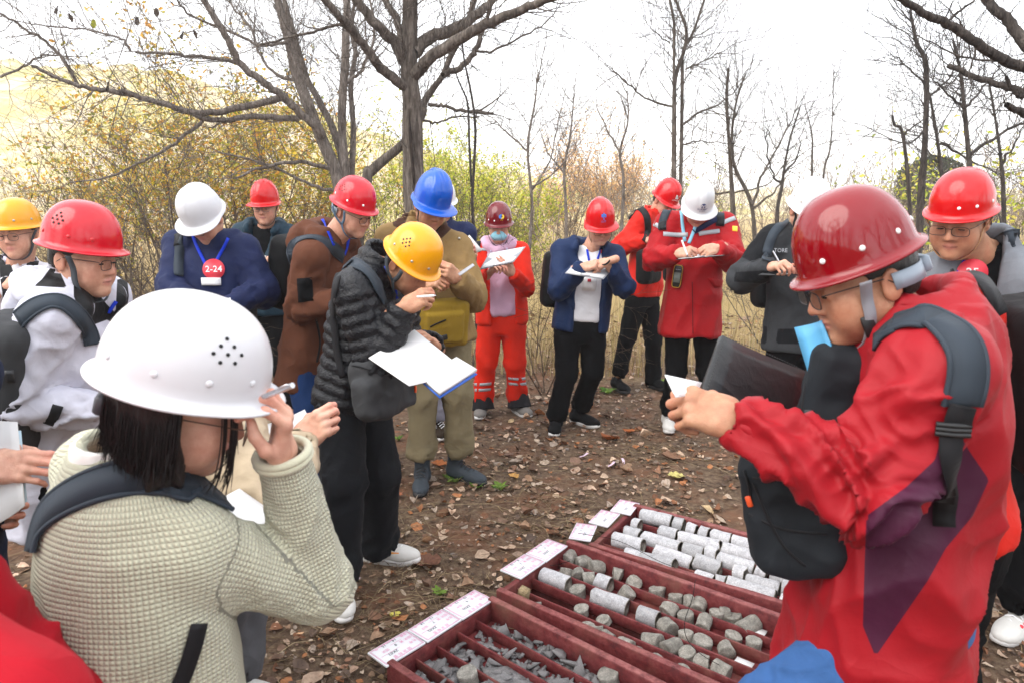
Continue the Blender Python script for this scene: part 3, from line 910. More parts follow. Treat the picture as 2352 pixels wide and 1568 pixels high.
class Person:
    def __init__(s, label, Y, h, neck, pel, head, hd, tone=(.62, .38, .27), sc=1.0, cat='person', name='person', base=None, vox=None, seed=1, sw=.165):
        s.Y, s.h, s.tone, s.sc, s.seed = Y, h, tone, sc, seed
        s.neck, s.pel, s.hc = s.pt(neck), s.pt(pel), s.pt(head)
        s.M = frame(*hd)
        s.up = nrm(s.neck - s.pel); l = hv(h + 90); s.left = nrm(l - s.up * (l @ s.up)); s.fwd = np.cross(s.left, s.up)
        s.ax = np.array([-s.left, s.fwd, s.up])
        s.L = np.linalg.norm(s.neck - s.pel)
        s.vox = vox or min(max(Y * .0044, .0072), .017)
        b = s.pel.copy(); b[2] = 0
        s.root = empty(name, b if base is None else base, label, cat)
        s.arms, s.legs, s.parts = {}, {}, []
        s.S = {'L': s.neck - s.up * .045 + s.left * sw * sc, 'R': s.neck - s.up * .045 - s.left * sw * sc}
        s.dbg = label
    def pt(s, q):
        if len(q) == 3 and q[0] > -900 and abs(q[2]) < 3: return at(q[0], q[1], s.Y + q[2])
        return V3(q[:3])
    def loc(s, x, y, z): return s.pel - s.left * x + s.fwd * y + s.up * z          # right, forward, up from the pelvis
    def arm(s, side, E, W, S=None):
        if S is not None: s.S[side] = s.pt(S)
        S0, E0, W0 = s.S[side], s.pt(E), s.pt(W); l1, l2 = .29 * s.sc, .255 * s.sc
        D = W0 - S0; d = np.linalg.norm(D); k1, k2 = np.linalg.norm(E0 - S0), np.linalg.norm(W0 - E0)
        if not (.24 < k1 < .33 and .21 < k2 < .31):          # keep human lengths: bend the elbow towards where it was drawn
            if d > .99 * (l1 + l2): l1, l2 = l1 * d / (.99 * (l1 + l2)), l2 * d / (.99 * (l1 + l2))
            d_ = max(d, abs(l1 - l2) + .01); a_ = (l1 * l1 - l2 * l2 + d_ * d_) / (2 * d_); h_ = math.sqrt(max(l1 * l1 - a_ * a_, 0)); u_ = D / d; pv = E0 - S0; pv = nrm(pv - u_ * (pv @ u_)); E0 = S0 + u_ * a_ + pv * h_
        s.arms[side] = [S0, E0, W0]
        a = s.arms[side]
    def leg(s, side, K, A, H=None):
        sg = 1 if side == 'L' else -1
        H = s.pt(H) if H is not None else s.pel - s.up * .05 + s.left * sg * .088
        s.legs[side] = [H, s.pt(K), s.pt(A)]
    def stand(s, side, dx=.0, dy=.0, bend=.03, sp=.09):
        sg = 1 if side == 'L' else -1
        H = s.pel - s.up * .05 + s.left * sg * .088
        l = hv(s.h + 90); f = hv(s.h)
        A = V3(s.pel[0], s.pel[1], 0) + l * sg * sp + V3(dx, dy, 0); A[2] = .09
        K = (H * .5 + A * .5) + f * bend
        s.legs[side] = [H, K, A]
    def mesh_part(s, name, S, mat, vox=None, fold=1.0, limbs=None, joints=None, torso=True, post=None, attrs=None, masks=None):
        V, F = S.mesh(vox or s.vox); N = vnormals(V, F)
        V = folds(V, N, limbs or [], joints or [], s.ax, s.pel, fold, s.seed, torso)
        if post: V = post(V, N)
        at_ = {}
        if masks:
            x, y = proj(V); face = ((CAM - V) * N).sum(1) > -.05
            for k, polys in masks.items():
                m = np.full(len(V), -50.0)
                for poly in polys: m = np.maximum(m, np.where(face, pip_sd(x, y, poly), -50))
                at_[k] = np.clip(m, -50, 50)
        if attrs: at_.update(attrs(V, N))
        o = link(name, mesh_np(V, F, name, True, at_), s.root, mat)
        return o, Surf(V, F)
    def torso_tab(s, fat=1.0, hem=.25, L=None, belly=1.0, flare=1.0, sh=1.0):
        L = s.L
        t = [(-hem - .02, .195 * flare, .145 * flare, .14 * flare), (-.05, .19, .138 * belly, .135), (L * .30, .182, .135 * belly, .122), (L * .62, .187 * sh, .135, .128), (L * .80, .172 * sh, .115, .12), (L * .91, .125 * sh, .085, .10), (L * 1.0, .072, .066, .080)]
        return [(a, b * fat, c * fat, d * fat, 0, 0) for a, b, c, d in t]
    def jacket(s, mat, name='jacket', fat=1.0, hem=.25, sleeve=(.080, .066, .052), collar=(.07, .078), hood=0, open_=None, fold=1.0, k=.03, belly=1.0, flare=1.0, masks=None, post=None, attrs=None, extra=None, vox=None, only=('L', 'R'), tab=None, hemcut=True, sh=1.0, cuff=True):
        S = Solid(); sc = s.sc; sleeve = tuple(x * .91 for x in sleeve)
        S.add(f_loft(s.pel, s.ax, tab or s.torso_tab(fat, hem, belly=belly, flare=flare, sh=sh)), .02)
        limbs, joints = [], []
        for sd in only:
            if sd not in s.arms: continue
            a, b, c = s.arms[sd]
            S.add(f_cone(s.neck - s.up * .02, a + s.up * .005, .062 * fat, sleeve[0] * .92), .05)
            S.add(f_cone(a, b, sleeve[0], sleeve[1]), k)
            S.add(f_coneflat(b, c, sleeve[1], sleeve[2]), .02)
            L1 = np.linalg.norm(b - a)
            limbs.append([a, b, c]); joints.append([(L1, .0085, .075), (L1 + .17, .005, .07), (L1 * .35, .003, .08)])
        if collar:
            ch, cr = collar
            cdir = nrm(s.up * .8 + nrm(s.hc - s.neck) * .5)
            S.add(f_coneflat(s.neck - s.up * .03, s.neck + cdir * ch, cr * 1.12, cr), .02)
        if hood:
            z = s.neck; l, f, u = s.left, s.fwd, s.up; r = .042 * hood
            pts = [z + l * .085 + f * .075 - u * .01, z + l * .105 + f * .0 + u * .02, z + l * .075 - f * .075 + u * .02, z - f * .112 + u * .015]
            pts = pts + [z - l * .075 - f * .075 + u * .02, z - l * .105 + f * .0 + u * .02, z - l * .085 + f * .075 - u * .01]
            for a, b in zip(pts[:-1], pts[1:]): S.add(f_cone(a, b, r, r), .02)
            S.add(f_ell(z - f * .125 - u * .05, (.105 * hood, .055 * hood, .085 * hood), s.ax), .03)
        if extra: extra(S)
        if collar:
            S.sub(f_coneflat(s.neck - s.up * .02, s.neck + cdir * (ch + .10), cr * .86, cr * .90), .004)
        for sd in only:
            if cuff and sd in s.arms and s.vox < .012:
                a, b, c = s.arms[sd]; u = nrm(c - b); S.sub(f_coneflat(c - u * .03, c + u * .05, sleeve[2] * .80, sleeve[2] * .80), .003)
        if hemcut: S.cut(s.pel - s.up * hem, -s.up)
        if open_:
            o, ax = s.pel, s.ax; T = np.array(open_, float)
            def g(P):
                q = (P - o) @ ax.T; z = q[..., 2]; c = np.interp(z, T[:, 0], T[:, 1]); w = np.interp(z, T[:, 0], T[:, 2])
                return np.minimum(w - np.abs(q[..., 0] - c), q[..., 1] - .015)
            S.fn(g)
        s.jsolid = S
        o, s.js = s.mesh_part(name, S, mat, vox, fold, limbs, joints, True, post, attrs, masks)
        return o, s.js
    def shirt(s, mat, name='shirt', fat=.90, hem=.05, collar=None, vox=None):
        S = Solid(); S.add(f_loft(s.pel, s.ax, s.torso_tab(fat, hem)), .02); S.cut(s.pel - s.up * hem, -s.up)
        S.add(f_coneflat(s.neck - s.up * .04, s.neck + s.up * .012 + s.fwd * .012, .078, .068), .02)
        return s.mesh_part(name, S, mat, vox, .7)
    def trousers(s, mat, name='trousers', r=(.098, .074, .070, .068), fat=1.0, fold=1.0, vox=None, masks=None, k=.022, attrs=None):
        S = Solid()
        S.add(f_loft(s.pel, s.ax, [(-.13, .15 * fat, .105 * fat, .12 * fat, 0, 0), (0, .172 * fat, .118 * fat, .128 * fat, 0, 0), (.14, .162 * fat, .115 * fat, .11 * fat, 0, 0)]), .02)
        limbs, joints = [], []
        for sd in s.legs:
            H, K, A = s.legs[sd]
            S.add(f_cone(H, K, r[0] * fat, r[1] * fat), k); S.add(f_coneflat(K, A, r[2] * fat, r[3]), .02)
            L1 = np.linalg.norm(K - H); L2 = np.linalg.norm(A - K)
            limbs.append([H, K, A]); joints.append([(L1, .006, .09), (L1 + L2 - .06, .009, .085), (.05, .005, .1)])
        for sd in s.legs:
            H, K, A = s.legs[sd]; u = nrm(A - K)
            if s.Y < 3: S.sub(f_coneflat(A - u * .02, A + u * .05, r[3] * .82, r[3] * .82), .003)
        o, s.ts = s.mesh_part(name, S, mat, vox or s.vox * 1.5, fold, limbs, joints, False, None, attrs, masks)
        return o, s.ts
    def shoe(s, side, heading, mat, sole, laces=None, z=0.0, L=1.0, boot=0.0, pitch=0.0, extra=None, at_=None):
        A = s.legs[side][2] if at_ is None else V3(at_); o = V3(A[0], A[1], z); M = frame(heading, pitch, 0); v = min(s.vox, .010)
        S = Solid()
        S.add(f_ell((-.040 * L, 0, .052), (.050, .038, .040)), .02)
        S.add(f_cone((-.02 * L, 0, .052), (.085 * L, 0, .046), .041, .040), .03)
        S.add(f_ell((.115 * L, .004, .040), (.068, .046, .034)), .03)
        S.add(f_cone((-.035 * L, 0, .06), (-.028 * L, 0, .105 + boot), .043, .040 + boot * .12), .03)
        S.add(f_cone((-.02, 0, .085), (.07, 0, .060), .026, .022), .02)
        S.cut((0, 0, .022), (0, 0, -1)); S.sub(f_coneflat((-.03 * L, 0, .085 + boot), (-.03 * L, 0, .2 + boot), .034, .034), .004)
        V, F = S.mesh(v); shoe = link('shoe', mesh_np(V @ M + o, F, 'shoe'), s.root, mat)
        # sole: foot outline in three steps
        th = np.arange(28) / 28 * 2 * math.pi
        x = .045 * L + .135 * L * np.cos(th); y = (.043 + .008 * np.cos(th) + .004 * np.cos(2 * th)) * np.sign(np.sin(th)) * np.abs(np.sin(th)) ** .75
        Vs = []; zs = [(.0, .93), (.006, 1.0), (.020, 1.02), (.030, .98)]
        for zz, k in zs: Vs.append(np.stack([.045 * L + (x - .045 * L) * k, y * k, zz + .012 * np.clip((x - .12) / .06, 0, 1) * (1 if zz < .02 else .6) + 0 * x], -1))
        V = np.concatenate(Vs); n = 28; F = [[r * n + i, r * n + (i + 1) % n, (r + 1) * n + (i + 1) % n, (r + 1) * n + i] for r in range(3) for i in range(n)]
        T = [[0, (i + 1), i] for i in range(1, n - 1)] + [[3 * n, 3 * n + i, 3 * n + i + 1] for i in range(1, n - 1)]
        link('sole', mesh_np(V @ M + o, [np.array(F), np.array(T)], 'sole'), shoe, sole)
        if laces is not None:
            mb = MB()
            for q in range(5):
                t = q / 4; xx = .095 * L - .085 * L * t; zz = .082 + .036 * t
                mb.tube(V3(0, 0, 0) + np.array([(xx, -.026, zz - .010), (xx + .004, 0, zz + .006), (xx + .008 * (-1) ** q, .026, zz - .010)]) @ M + o, .0032, 5)
            mb.build('laces', laces, shoe, True)
        if extra: extra(shoe, M, o)
        return shoe
    def head(s, jaw=1.0, nose=1.0, fat=1.0, brow=1.0, stubble=0.0, vox=None, eyes=True, hair='short', hs=1.04, hairmat=None):
        hs = hs * .90
        v = vox or min(max(s.Y * .0027, .0038), .008)
        V, F, C = head_mesh(s.hc, s.M * 1.0, s.hc + (s.neck - s.up * .05 - s.hc) / hs, v, s.tone, jaw, nose, fat, brow, stubble)
        s.hs = hs
        s.parts.append((V * hs @ s.M + s.hc, F, C))
        if eyes:
            for sd in (-1, 1):
                mb = MB(); mb.sphere(V3(.0868, sd * .032, -.0055) * hs @ s.M + s.hc, (.0040 * hs, .0115 * hs, .0030 * hs), s.M, 12, 8, 0)
                mb.build('eye', MATS['eye_dark'], s.root, True)
        if hair:
            V, F = hair_mesh(max(v * 1.3, .005), hair); link('hair', mesh_np(V * hs @ s.M + s.hc, F, 'hair'), s.root, hairmat or hair_mat())
    def helmet(s, hel, mat, **kw):
        M = s.M
        if 'dpitch' in kw:
            p = R_(kw.pop('dpitch')); f, l, u = s.M; M = np.array([math.cos(p) * f - math.sin(p) * u, l, math.sin(p) * f + math.cos(p) * u])
        s.hM = M; s.hel = hel
        s.hk = kw.pop('k', 1.0); z = kw.pop('lift', 0.0); C_ = s.hc + s.M[2] * (z + .05 * (getattr(s, 'hs', 1.0) - 1))
        s.hcc = C_; s.ho = build_helmet(s.root, C_, M * s.hk, hel, mat, **kw)
        V, F = hel.shell(); s.hsurf = Surf(V @ (M * s.hk) + C_, F[0])
        return s.ho
    def glasses(s, mat=None, **kw): return build_glasses(s.root, s.hc, s.M * getattr(s, 'hs', 1.0), mat or MATS['frame_black'], **kw)
    def hand(s, side, X, B, pose='hold', vox=None, sc=.94, back=.0):
        a, b, c = s.arms[side]; X = V3(X) if not isinstance(X, str) else c - b
        thumb = {'R': 1, 'L': -1}[side]
        v = vox or min(max(s.Y * .0020, .0034), .0066)
        s.parts.append(hand_mesh(c - nrm(X) * back, nrm(X), nrm(B), thumb, pose, v, s.tone, sc))
        # forearm inside the sleeve, so that arm and hand go on into the clothes
        mb = MB(); mb.tube(np.array([b, b + (c - b) * .6, c]), [.036, .032, .024], 10)
        V = np.concatenate(mb.V); s.parts.append((V, np.concatenate(mb.F[4]), np.tile(np.array(s.tone), (len(V), 1))))
        return c
    def body(s, mat=None):
        # trunk and limbs under the clothes
        S = Solid(); S.add(f_loft(s.pel, s.ax, [(a, b * .72, c * .72, d * .72, 0, 0) for a, b, c, d, _, _ in s.torso_tab(1, -.1)]), .02)
        S.add(f_cone(s.neck - s.up * .07, s.neck, .07, .05), .03)
        for sd in s.arms: a, b, c = s.arms[sd]; S.add(f_cone(a, b, .045, .036), .02); S.add(f_cone(b, c, .036, .022), .02)
        for sd in s.legs: a, b, c = s.legs[sd]; S.add(f_cone(a, b, .07, .05), .02); S.add(f_cone(b, c, .048, .03), .02)
        V, F = S.mesh(.026); P = [(V, F, np.tile(np.array(s.tone), (len(V), 1)))] + s.parts
        Vs, Fs, Cs, n = [], [], [], 0
        for V, F, C in P: Vs.append(V); Fs.append(np.asarray(F) + n); Cs.append(C); n += len(V)
        return link('body', mesh_np(np.concatenate(Vs), np.concatenate(Fs), 'body', True, {'col': np.concatenate(Cs)}), s.root, mat or skin_mat())
def hdir(a, b): return nrm(V3(b) - V3(a))
plastic('badge_red', (.72, .045, .07), .45); plastic('ink_white', (.8, .8, .8), .5); plastic('ink_navy', (.02, .03, .16), .5); plastic('ink_blue', (.03, .16, .55), .5); plastic('ink_yellow', (.85, .55, .03), .5); plastic('ink_pink', (.74, .22, .42), .6); plastic('ink_dark', (.03, .03, .05), .6)
plastic('reflective', (.36, .38, .41), .4); plastic('card_white', (.80, .80, .81), .45)
paper_mat('paper', (.70, .70, .70)); paper_mat('paper_blue', (.50, .66, .76)); plastic('cover_blue', (.02, .12, .55), .4); plastic('folder_blue', (.12, .42, .70), .4); plastic('sage', (.36, .47, .38), .6)

# ------------------------------------------------------------------ ground, field, hills
def gh(x, y):
    """height of the ground: nearly level where people stand, a little uneven, rising far behind"""
    x = np.asarray(x, float); y = np.asarray(y, float); P = np.stack([x, y, 0 * x], -1)
    h = .030 * (fbm(P * 1.1, 3) - .5) + .018 * (fbm(P * 5, 5) - .5)
    return h - .004 + .05 * sstep(7, 12, y) * (fbm(P * .7, 8) - .4) * 4
xs = np.concatenate([np.linspace(-260, -9, 40), np.linspace(-8.8, 8.8, 170), np.linspace(9, 260, 40)])
ys = np.concatenate([np.linspace(-25, -.5, 10), np.linspace(-.4, 10, 120), np.linspace(10.2, 40, 60), np.linspace(42, 420, 40)])
GX, GY = np.meshgrid(xs, ys, indexing='ij'); GZ = gh(GX, GY)
nx_, ny_ = GX.shape; I_ = np.arange(nx_ * ny_).reshape(nx_, ny_)
F_ = np.stack([I_[:-1, :-1], I_[1:, :-1], I_[1:, 1:], I_[:-1, 1:]], -1).reshape(-1, 4)
t = NT('forest_soil'); co = t.coord()
n1 = t.noise(2.2, 5, .6, co); n2 = t.noise(26, 6, .7, co); n3 = t.noise(130, 4, .7, co); n4 = t.noise(.9, 3, .5, co)
soil = t.ramp(n2.outputs[0], [(.3, srgb('#4c3d33')), (.5, srgb('#715d4d')), (.68, srgb('#938069'))])
red = t.mix(t.ramp(n1.outputs[0], [(.5, (0, 0, 0)), (.66, (1, 1, 1))]), soil, srgb('#825f4a'))
straw = t.ramp(n3.outputs[0], [(.3, srgb('#6d5a3c')), (.5, srgb('#a58d5e')), (.75, srgb('#c9b78a'))])
sep = t.n('SeparateXYZ'); t.l(co, sep.inputs[0])
far = t.math('MULTIPLY_ADD', t.math('ADD', sep.outputs[1], t.math('MULTIPLY', n4.outputs[0], 3.0)), .45, -3.5)
mx = t.mix(far, red, straw); mx.node.clamp_factor = True
t.bump(t.math('MULTIPLY_ADD', n3.outputs[0], .5, n2.outputs[0]), .03, .9)
soil_m = t.set(mx, .95, .15)
tag(link('ground', mesh_np(np.stack([GX, GY, GZ], -1).reshape(-1, 3), F_, 'ground'), None, soil_m), kind='structure')

def hill(name, x0, x1, Y, D, ridge, mat, seed):
    """a rise behind; ridge: photo points of its skyline at distance Y+D*.5"""
    nx, ny = 160, 40; X = np.linspace(x0, x1, nx); rp = np.array(ridge, float)
    yr = Y + D * .6
    rx = np.array([at(a, b, yr)[0] for a, b in rp]); rz = np.array([at(a, b, yr)[2] for a, b in rp])
    zr = np.interp(X, rx, rz); v = np.linspace(0, 1, ny); prof = np.where(v < .6, np.sin(v / .6 * math.pi / 2) ** 1.3, 1 - .3 * (v - .6))
    A, B = np.meshgrid(X, Y + D * v, indexing='ij'); Z = zr[:, None] * prof[None] - 1.5
    Z += (fbm(np.stack([A, B, 0 * A], -1) * .06, seed, 4) - .5) * 5 * prof + (fbm(np.stack([A, B, 0 * A], -1) * .35, seed + 5, 3) - .5) * 2.6 * prof
    I = np.arange(nx * ny).reshape(nx, ny); F = np.stack([I[:-1, :-1], I[1:, :-1], I[1:, 1:], I[:-1, 1:]], -1).reshape(-1, 4)
    V = np.stack([A, B, Z], -1).reshape(-1, 3)
    tag(link(name, mesh_np(V, F, name), None, mat), kind='structure'); return V
t = NT('autumn_hillside'); co = t.coord(); n1 = t.noise(.11, 6, .65, co); n2 = t.noise(.9, 6, .75, co)
b = t.ramp(n1.outputs[0], [(.32, srgb('#b5b060')), (.46, srgb('#dcc98a')), (.56, srgb('#ecd9bc')), (.7, srgb('#d2c67c'))]); b = t.mix(1.0, b, t.ramp(n2.outputs[0], [(.3, (.7, .7, .66)), (.65, (1.05, 1.04, 1.0))]), 'MULTIPLY')
t.bump(n2.outputs[0], 1.5, .7); hill_m = t.set(b, 1.0, .0)
HL = hill('hill', -150, 40, 55, 90, [(-900, 60), (-300, 110), (0, 138), (130, 150), (300, 165), (480, 182), (700, 225), (900, 290), (1100, 370), (1300, 425), (1500, 462)], hill_m, 3)
hill('distant_hill', -120, 330, 190, 140, [(-300, 300), (600, 345), (1000, 385), (1300, 408), (1600, 432), (1900, 428), (2200, 436), (2600, 420)], hill_m, 9)

# ------------------------------------------------------------------ leaf litter, straw, sprouts
def leaf_batch(P, size, yaw, tilt, curl, col, asp=.6, n=(5, 3), roll=None):
    """many curled leaves in one mesh: P (N,3)"""
    N = len(P); a, b = n; u = np.linspace(0, 1, a); v = np.linspace(-1, 1, b)
    U, Vv = np.meshgrid(u, v, indexing='ij'); w = (np.sin(np.pi * (.04 + .92 * U ** .85)) ** .62 * .5) * asp * (1 + .25 * np.sin(U * 19))
    x = (U - .5)[None] * np.ones((N, 1, 1)); y = (w * Vv)[None] * np.ones((N, 1, 1))
    c1, c2 = curl[:, 0, None, None], curl[:, 1, None, None]
    z = c1 * (x * 2) ** 2 * .25 + c2 * np.abs(y) * 1.1 + .06 * np.sin(7 * x + 9 * y + yaw[:, None, None])
    L = np.stack([x, y, z], -1).reshape(N, -1, 3) * size[:, None, None]
    ct, st = np.cos(tilt)[:, None], np.sin(tilt)[:, None]
    L = np.stack([L[..., 0] * ct - L[..., 2] * st, L[..., 1], L[..., 0] * st + L[..., 2] * ct], -1)
    if roll is not None:
        cr, sr = np.cos(roll)[:, None], np.sin(roll)[:, None]; L = np.stack([L[..., 0], L[..., 1] * cr - L[..., 2] * sr, L[..., 1] * sr + L[..., 2] * cr], -1)
    cy, sy = np.cos(yaw)[:, None], np.sin(yaw)[:, None]
    L = np.stack([L[..., 0] * cy - L[..., 1] * sy, L[..., 0] * sy + L[..., 1] * cy, L[..., 2]], -1)
    V = (L + P[:, None]).reshape(-1, 3); I = np.arange(a * b).reshape(a, b)
    f = np.stack([I[:-1, :-1], I[1:, :-1], I[1:, 1:], I[:-1, 1:]], -1).reshape(-1, 4)
    F = (f[None] + (np.arange(N) * a * b)[:, None, None]).reshape(-1, 4)
    return V, F, np.repeat(col, a * b, 0)
def pick(rng, pal, n, var=.18):
    pal = np.array([srgb(c) if isinstance(c, str) else c for c in pal]); return pal[rng.integers(0, len(pal), n)] * rng.uniform(1 - var, 1 + var, (n, 1))
rng = np.random.default_rng(21)
NL = 33000
r_ = rng.random(NL); ly = 1.5 + 8.5 * r_ ** 1.25; lx = (rng.random(NL) - .5) * (ly * 1.7 + 1.2) + .05
keep = fbm(np.stack([lx * 1.6, ly * 1.6, 0 * lx], -1), 14) > .40; keep |= rng.random(NL) < .45
lx, ly = lx[keep], ly[keep]; n = len(lx)
sz = rng.gamma(2.6, .0086, n).clip(.008, .085) * (1 + .03 * ly)
LIT = ['#a88d7a', '#bda48f', '#846a5a', '#67503f', '#94705a', '#cdb49c', '#a8724c', '#6e5c50', '#c0ae9a', '#9c8068', '#845c44', '#ab9c8e']
cl = pick(rng, LIT, n, .3) * .98; hot = rng.random(n) < .025; cl[hot] = pick(rng, ['#b0785a', '#c09a78', '#9c6a4a', '#c9b18a'], hot.sum())
V, F, C = leaf_batch(np.stack([lx, ly, gh(lx, ly) + .004 + .012 * rng.random(n)], -1), sz, rng.random(n) * 6.28, rng.normal(0, .22, n), np.stack([rng.normal(.25, .5, n), rng.normal(.25, .45, n)], -1), cl, .8, (4, 3), roll=rng.normal(0, .25, n))
tag(link('leaf_litter', mesh_np(V, F, 'leaf_litter', True, {'col': C}), None, leaf_mat('dry_leaf', .12)), 'brown curled dead leaves strewn thickly over the dirt', 'leaf litter', kind='stuff')
def straws(n, area, lenr, col, rng, r=.0012, lift=.012, up=0.0, zf=gh, seg=3):
    x, y = area(n); yaw = rng.random(n) * 6.28; L = rng.uniform(*lenr, n); k = rng.normal(0, .5, n); t_ = np.linspace(-.5, .5, seg)
    a = yaw[:, None] + k[:, None] * t_ * 2; step = L[:, None] / (seg - 1)
    px = x[:, None] + np.cumsum(np.cos(a) * step, 1) * (1 - up); py = y[:, None] + np.cumsum(np.sin(a) * step, 1) * (1 - up)
    pz = zf(px, py) + lift * (.3 + rng.random((n, 1))) + (rng.normal(0, .010, (n, seg)) if up == 0 else np.linspace(0, 1, seg)[None] * L[:, None] * up)
    P = np.stack([px, py, pz], -1); rr = r * rng.uniform(.6, 1.7, (n, 1, 1)) * np.linspace(1.1, .5, seg)[None, :, None]
    th = np.arange(3) / 3 * 6.283
    T = np.gradient(P, axis=1); A = np.cross(T, V3(.1, .2, 1) if up == 0 else V3(1, .2, 0)); A /= np.linalg.norm(A, axis=-1, keepdims=True) + 1e-9; B = np.cross(T, A); B /= np.linalg.norm(B, axis=-1, keepdims=True) + 1e-9
    Vv = (P[:, :, None] + rr[:, :, None] * (A[:, :, None] * np.cos(th)[None, None, :, None] + B[:, :, None] * np.sin(th)[None, None, :, None])).reshape(-1, 3)
    f = np.array([[i * 3 + j, i * 3 + (j + 1) % 3, i * 3 + 3 + (j + 1) % 3, i * 3 + 3 + j] for i in range(seg - 1) for j in range(3)])
    F = (f[None] + (np.arange(n) * seg * 3)[:, None, None]).reshape(-1, 4); return Vv, F, np.repeat(col, seg * 3, 0)
def near_area(n): 
    y = 1.5 + 6.5 * rng.random(n) ** 1.2; return (rng.random(n) - .5) * (y * 1.6 + 1.2), y
def tuft_area(n):
    c = np.array([(-.45, 2.75), (-.25, 2.45), (.2, 3.4), (-.6, 2.3), (.35, 3.0), (-.1, 3.9), (.9, 4.2), (-.7, 3.2)]); k = rng.integers(0, len(c), n); return c[k, 0] + rng.normal(0, .16, n), c[k, 1] + rng.normal(0, .14, n)
V, F, C = straws(5600, near_area, (.03, .20), pick(rng, ['#6e5847', '#8a7358', '#a8906a', '#54433a', '#a28f6c', '#3f332c'], 5600, .25) * .8, rng, .0010)
V2, F2, C2_ = straws(1300, tuft_area, (.06, .26), pick(rng, ['#a08a6a', '#b9a480', '#86705a', '#6f5c4a'], 1300, .25) * .85, rng, .0010, .022)
tag(link('dry_straw', mesh_np(np.concatenate([V, V2]), np.concatenate([F, F2 + len(V)]), 'dry_straw', True, {'col': np.concatenate([C, C2_])}), None, attr_mat('straw', .85)), 'thin dry stalks and twiglets lying across the ground', 'straw', kind='stuff')
# clods and small stones
mbs = MB()
for q in range(260):
    y = 1.7 + 5 * rng.random() ** 1.3; x = (rng.random() - .5) * (y * 1.5 + 1); s_ = rng.gamma(2.5, .006)
    mbs.sphere((x, y, gh(x, y) + s_ * .3), (s_, s_ * rng.uniform(.6, 1), s_ * rng.uniform(.4, .7)), frame(rng.random() * 360, rng.random() * 30), 7, 5, col=pick(rng, ['#6b4f3c', '#7a5a42', '#5d4a40', '#8a7f76'], 1)[0])
tag(mbs.build('soil_clods', attr_mat('clod', .95, .15, .01, 40), None, True), 'small clods of earth scattered among the leaves', 'clods', kind='stuff')
# dry grass of the field behind and the right
def field_area(n):
    y = 6.3 + 24 * rng.random(n) ** 1.9; return (rng.random(n) - .42) * (y * 1.75), y
def side_area(n):
    y = 3.2 + 4 * rng.random(n); return np.where(rng.random(n) < .35, -1, 1) * (y * .36 + 1.0 + rng.random(n) * 2.0), y
N1 = 11000
V, F, C = straws(N1, field_area, (.12, .55), pick(rng, ['#b39c6c', '#c7b184', '#9c8458', '#8c7650', '#d2bf95', '#9a8f58'], N1, .25), rng, .0026, .0, .88, seg=3)
N2 = 5000
V2, F2, C2_ = straws(N2, side_area, (.05, .22), pick(rng, ['#b39c6c', '#9c8458', '#a08a5c', '#7f7a4c'], N2, .25), rng, .0014, .0, .8, seg=3)
tag(link('dry_grass', mesh_np(np.concatenate([V, V2]), np.concatenate([F, F2 + len(V)]), 'dry_grass', True, {'col': np.concatenate([C, C2_])}), None, attr_mat('straw', .85)), 'tall straw-coloured dry grass covering the field behind the people', 'dry grass', kind='stuff')
# a few leaves one notices
for (px, py, s_, c, lb) in [(1553, 1103, .10, '#c9c07a', 'yellow-green fallen leaf lying alone on the dirt, centre'), (1445, 997, .11, '#b5652e', 'orange-brown fallen leaf beyond the boxes'), (1400, 1012, .14, '#9a5a34', 'rust-brown fallen leaf lying flat on reddish dirt'), (1180, 1098, .07, '#c79a5a', 'small tan fallen leaf right of the work boots'), (1010, 1075, .10, '#b06a3c', 'reddish fallen leaf between the boots'), (907, 1147, .11, '#a86a4a', 'pinkish-brown fallen leaf beside the black trousers'), (982, 1300, .13, '#7a5544', 'large brown fallen leaf in front of the white sneaker'), (908, 1421, .05, '#c9c060', 'small yellow fallen leaf on bare dirt by the boxes'), (1540, 1055, .13, '#8b6a55', 'dull brown fallen leaf near the far box')]:
    g_ = gz(px, py); V, F, C = leaf_batch(np.array([[g_[0], g_[1], gh(g_[0], g_[1]) + .016]]), np.array([s_]), rng.random(1) * 6.28, rng.normal(.1, .1, 1), np.array([[.3, .35]]), np.array([srgb(c)]), .85, (9, 5))
    tag(link('fallen_leaf', mesh_np(V, F, 'fallen_leaf', True, {'col': C}), None, leaf_mat('dry_leaf', .12)), lb, 'leaf')
# green sprouts
for i, (px, py, s_, lb) in enumerate([(1043, 1108, .11, 'green weed sprouting right behind the grey work boot'), (1148, 1124, .08, 'green weed in the dirt left of the centre'), (1095, 1122, .07, 'small green weed between two others by the boots'), (1395, 900, .12, 'pale green shoot near the black sneakers'), (1520, 880, .10, 'green weed beside the black shoes at the back'), (1010, 1370, .05, 'tiny green seedling near the nearest label board'), (915, 1010, .06, 'tiny green seedling near the jeans')]):
    g_ = gz(px, py); n = 9; a = np.arange(n) / n * 6.28 + .3 * rng.random(n)
    P = np.stack([g_[0] + .3 * s_ * np.cos(a), g_[1] + .3 * s_ * np.sin(a), np.full(n, gh(g_[0], g_[1]) + .02)], -1)
    V, F, C = leaf_batch(P, s_ * rng.uniform(.6, 1.1, n), a, rng.uniform(.2, .9, n), np.tile([[-.3, .3]], (n, 1)), pick(rng, ['#6f8f3a', '#86a548', '#557a2e'], n), .3)
    tag(link('weed', mesh_np(V, F, 'weed', True, {'col': C}), None, leaf_mat('green_leaf', .3)), lb, 'weed')
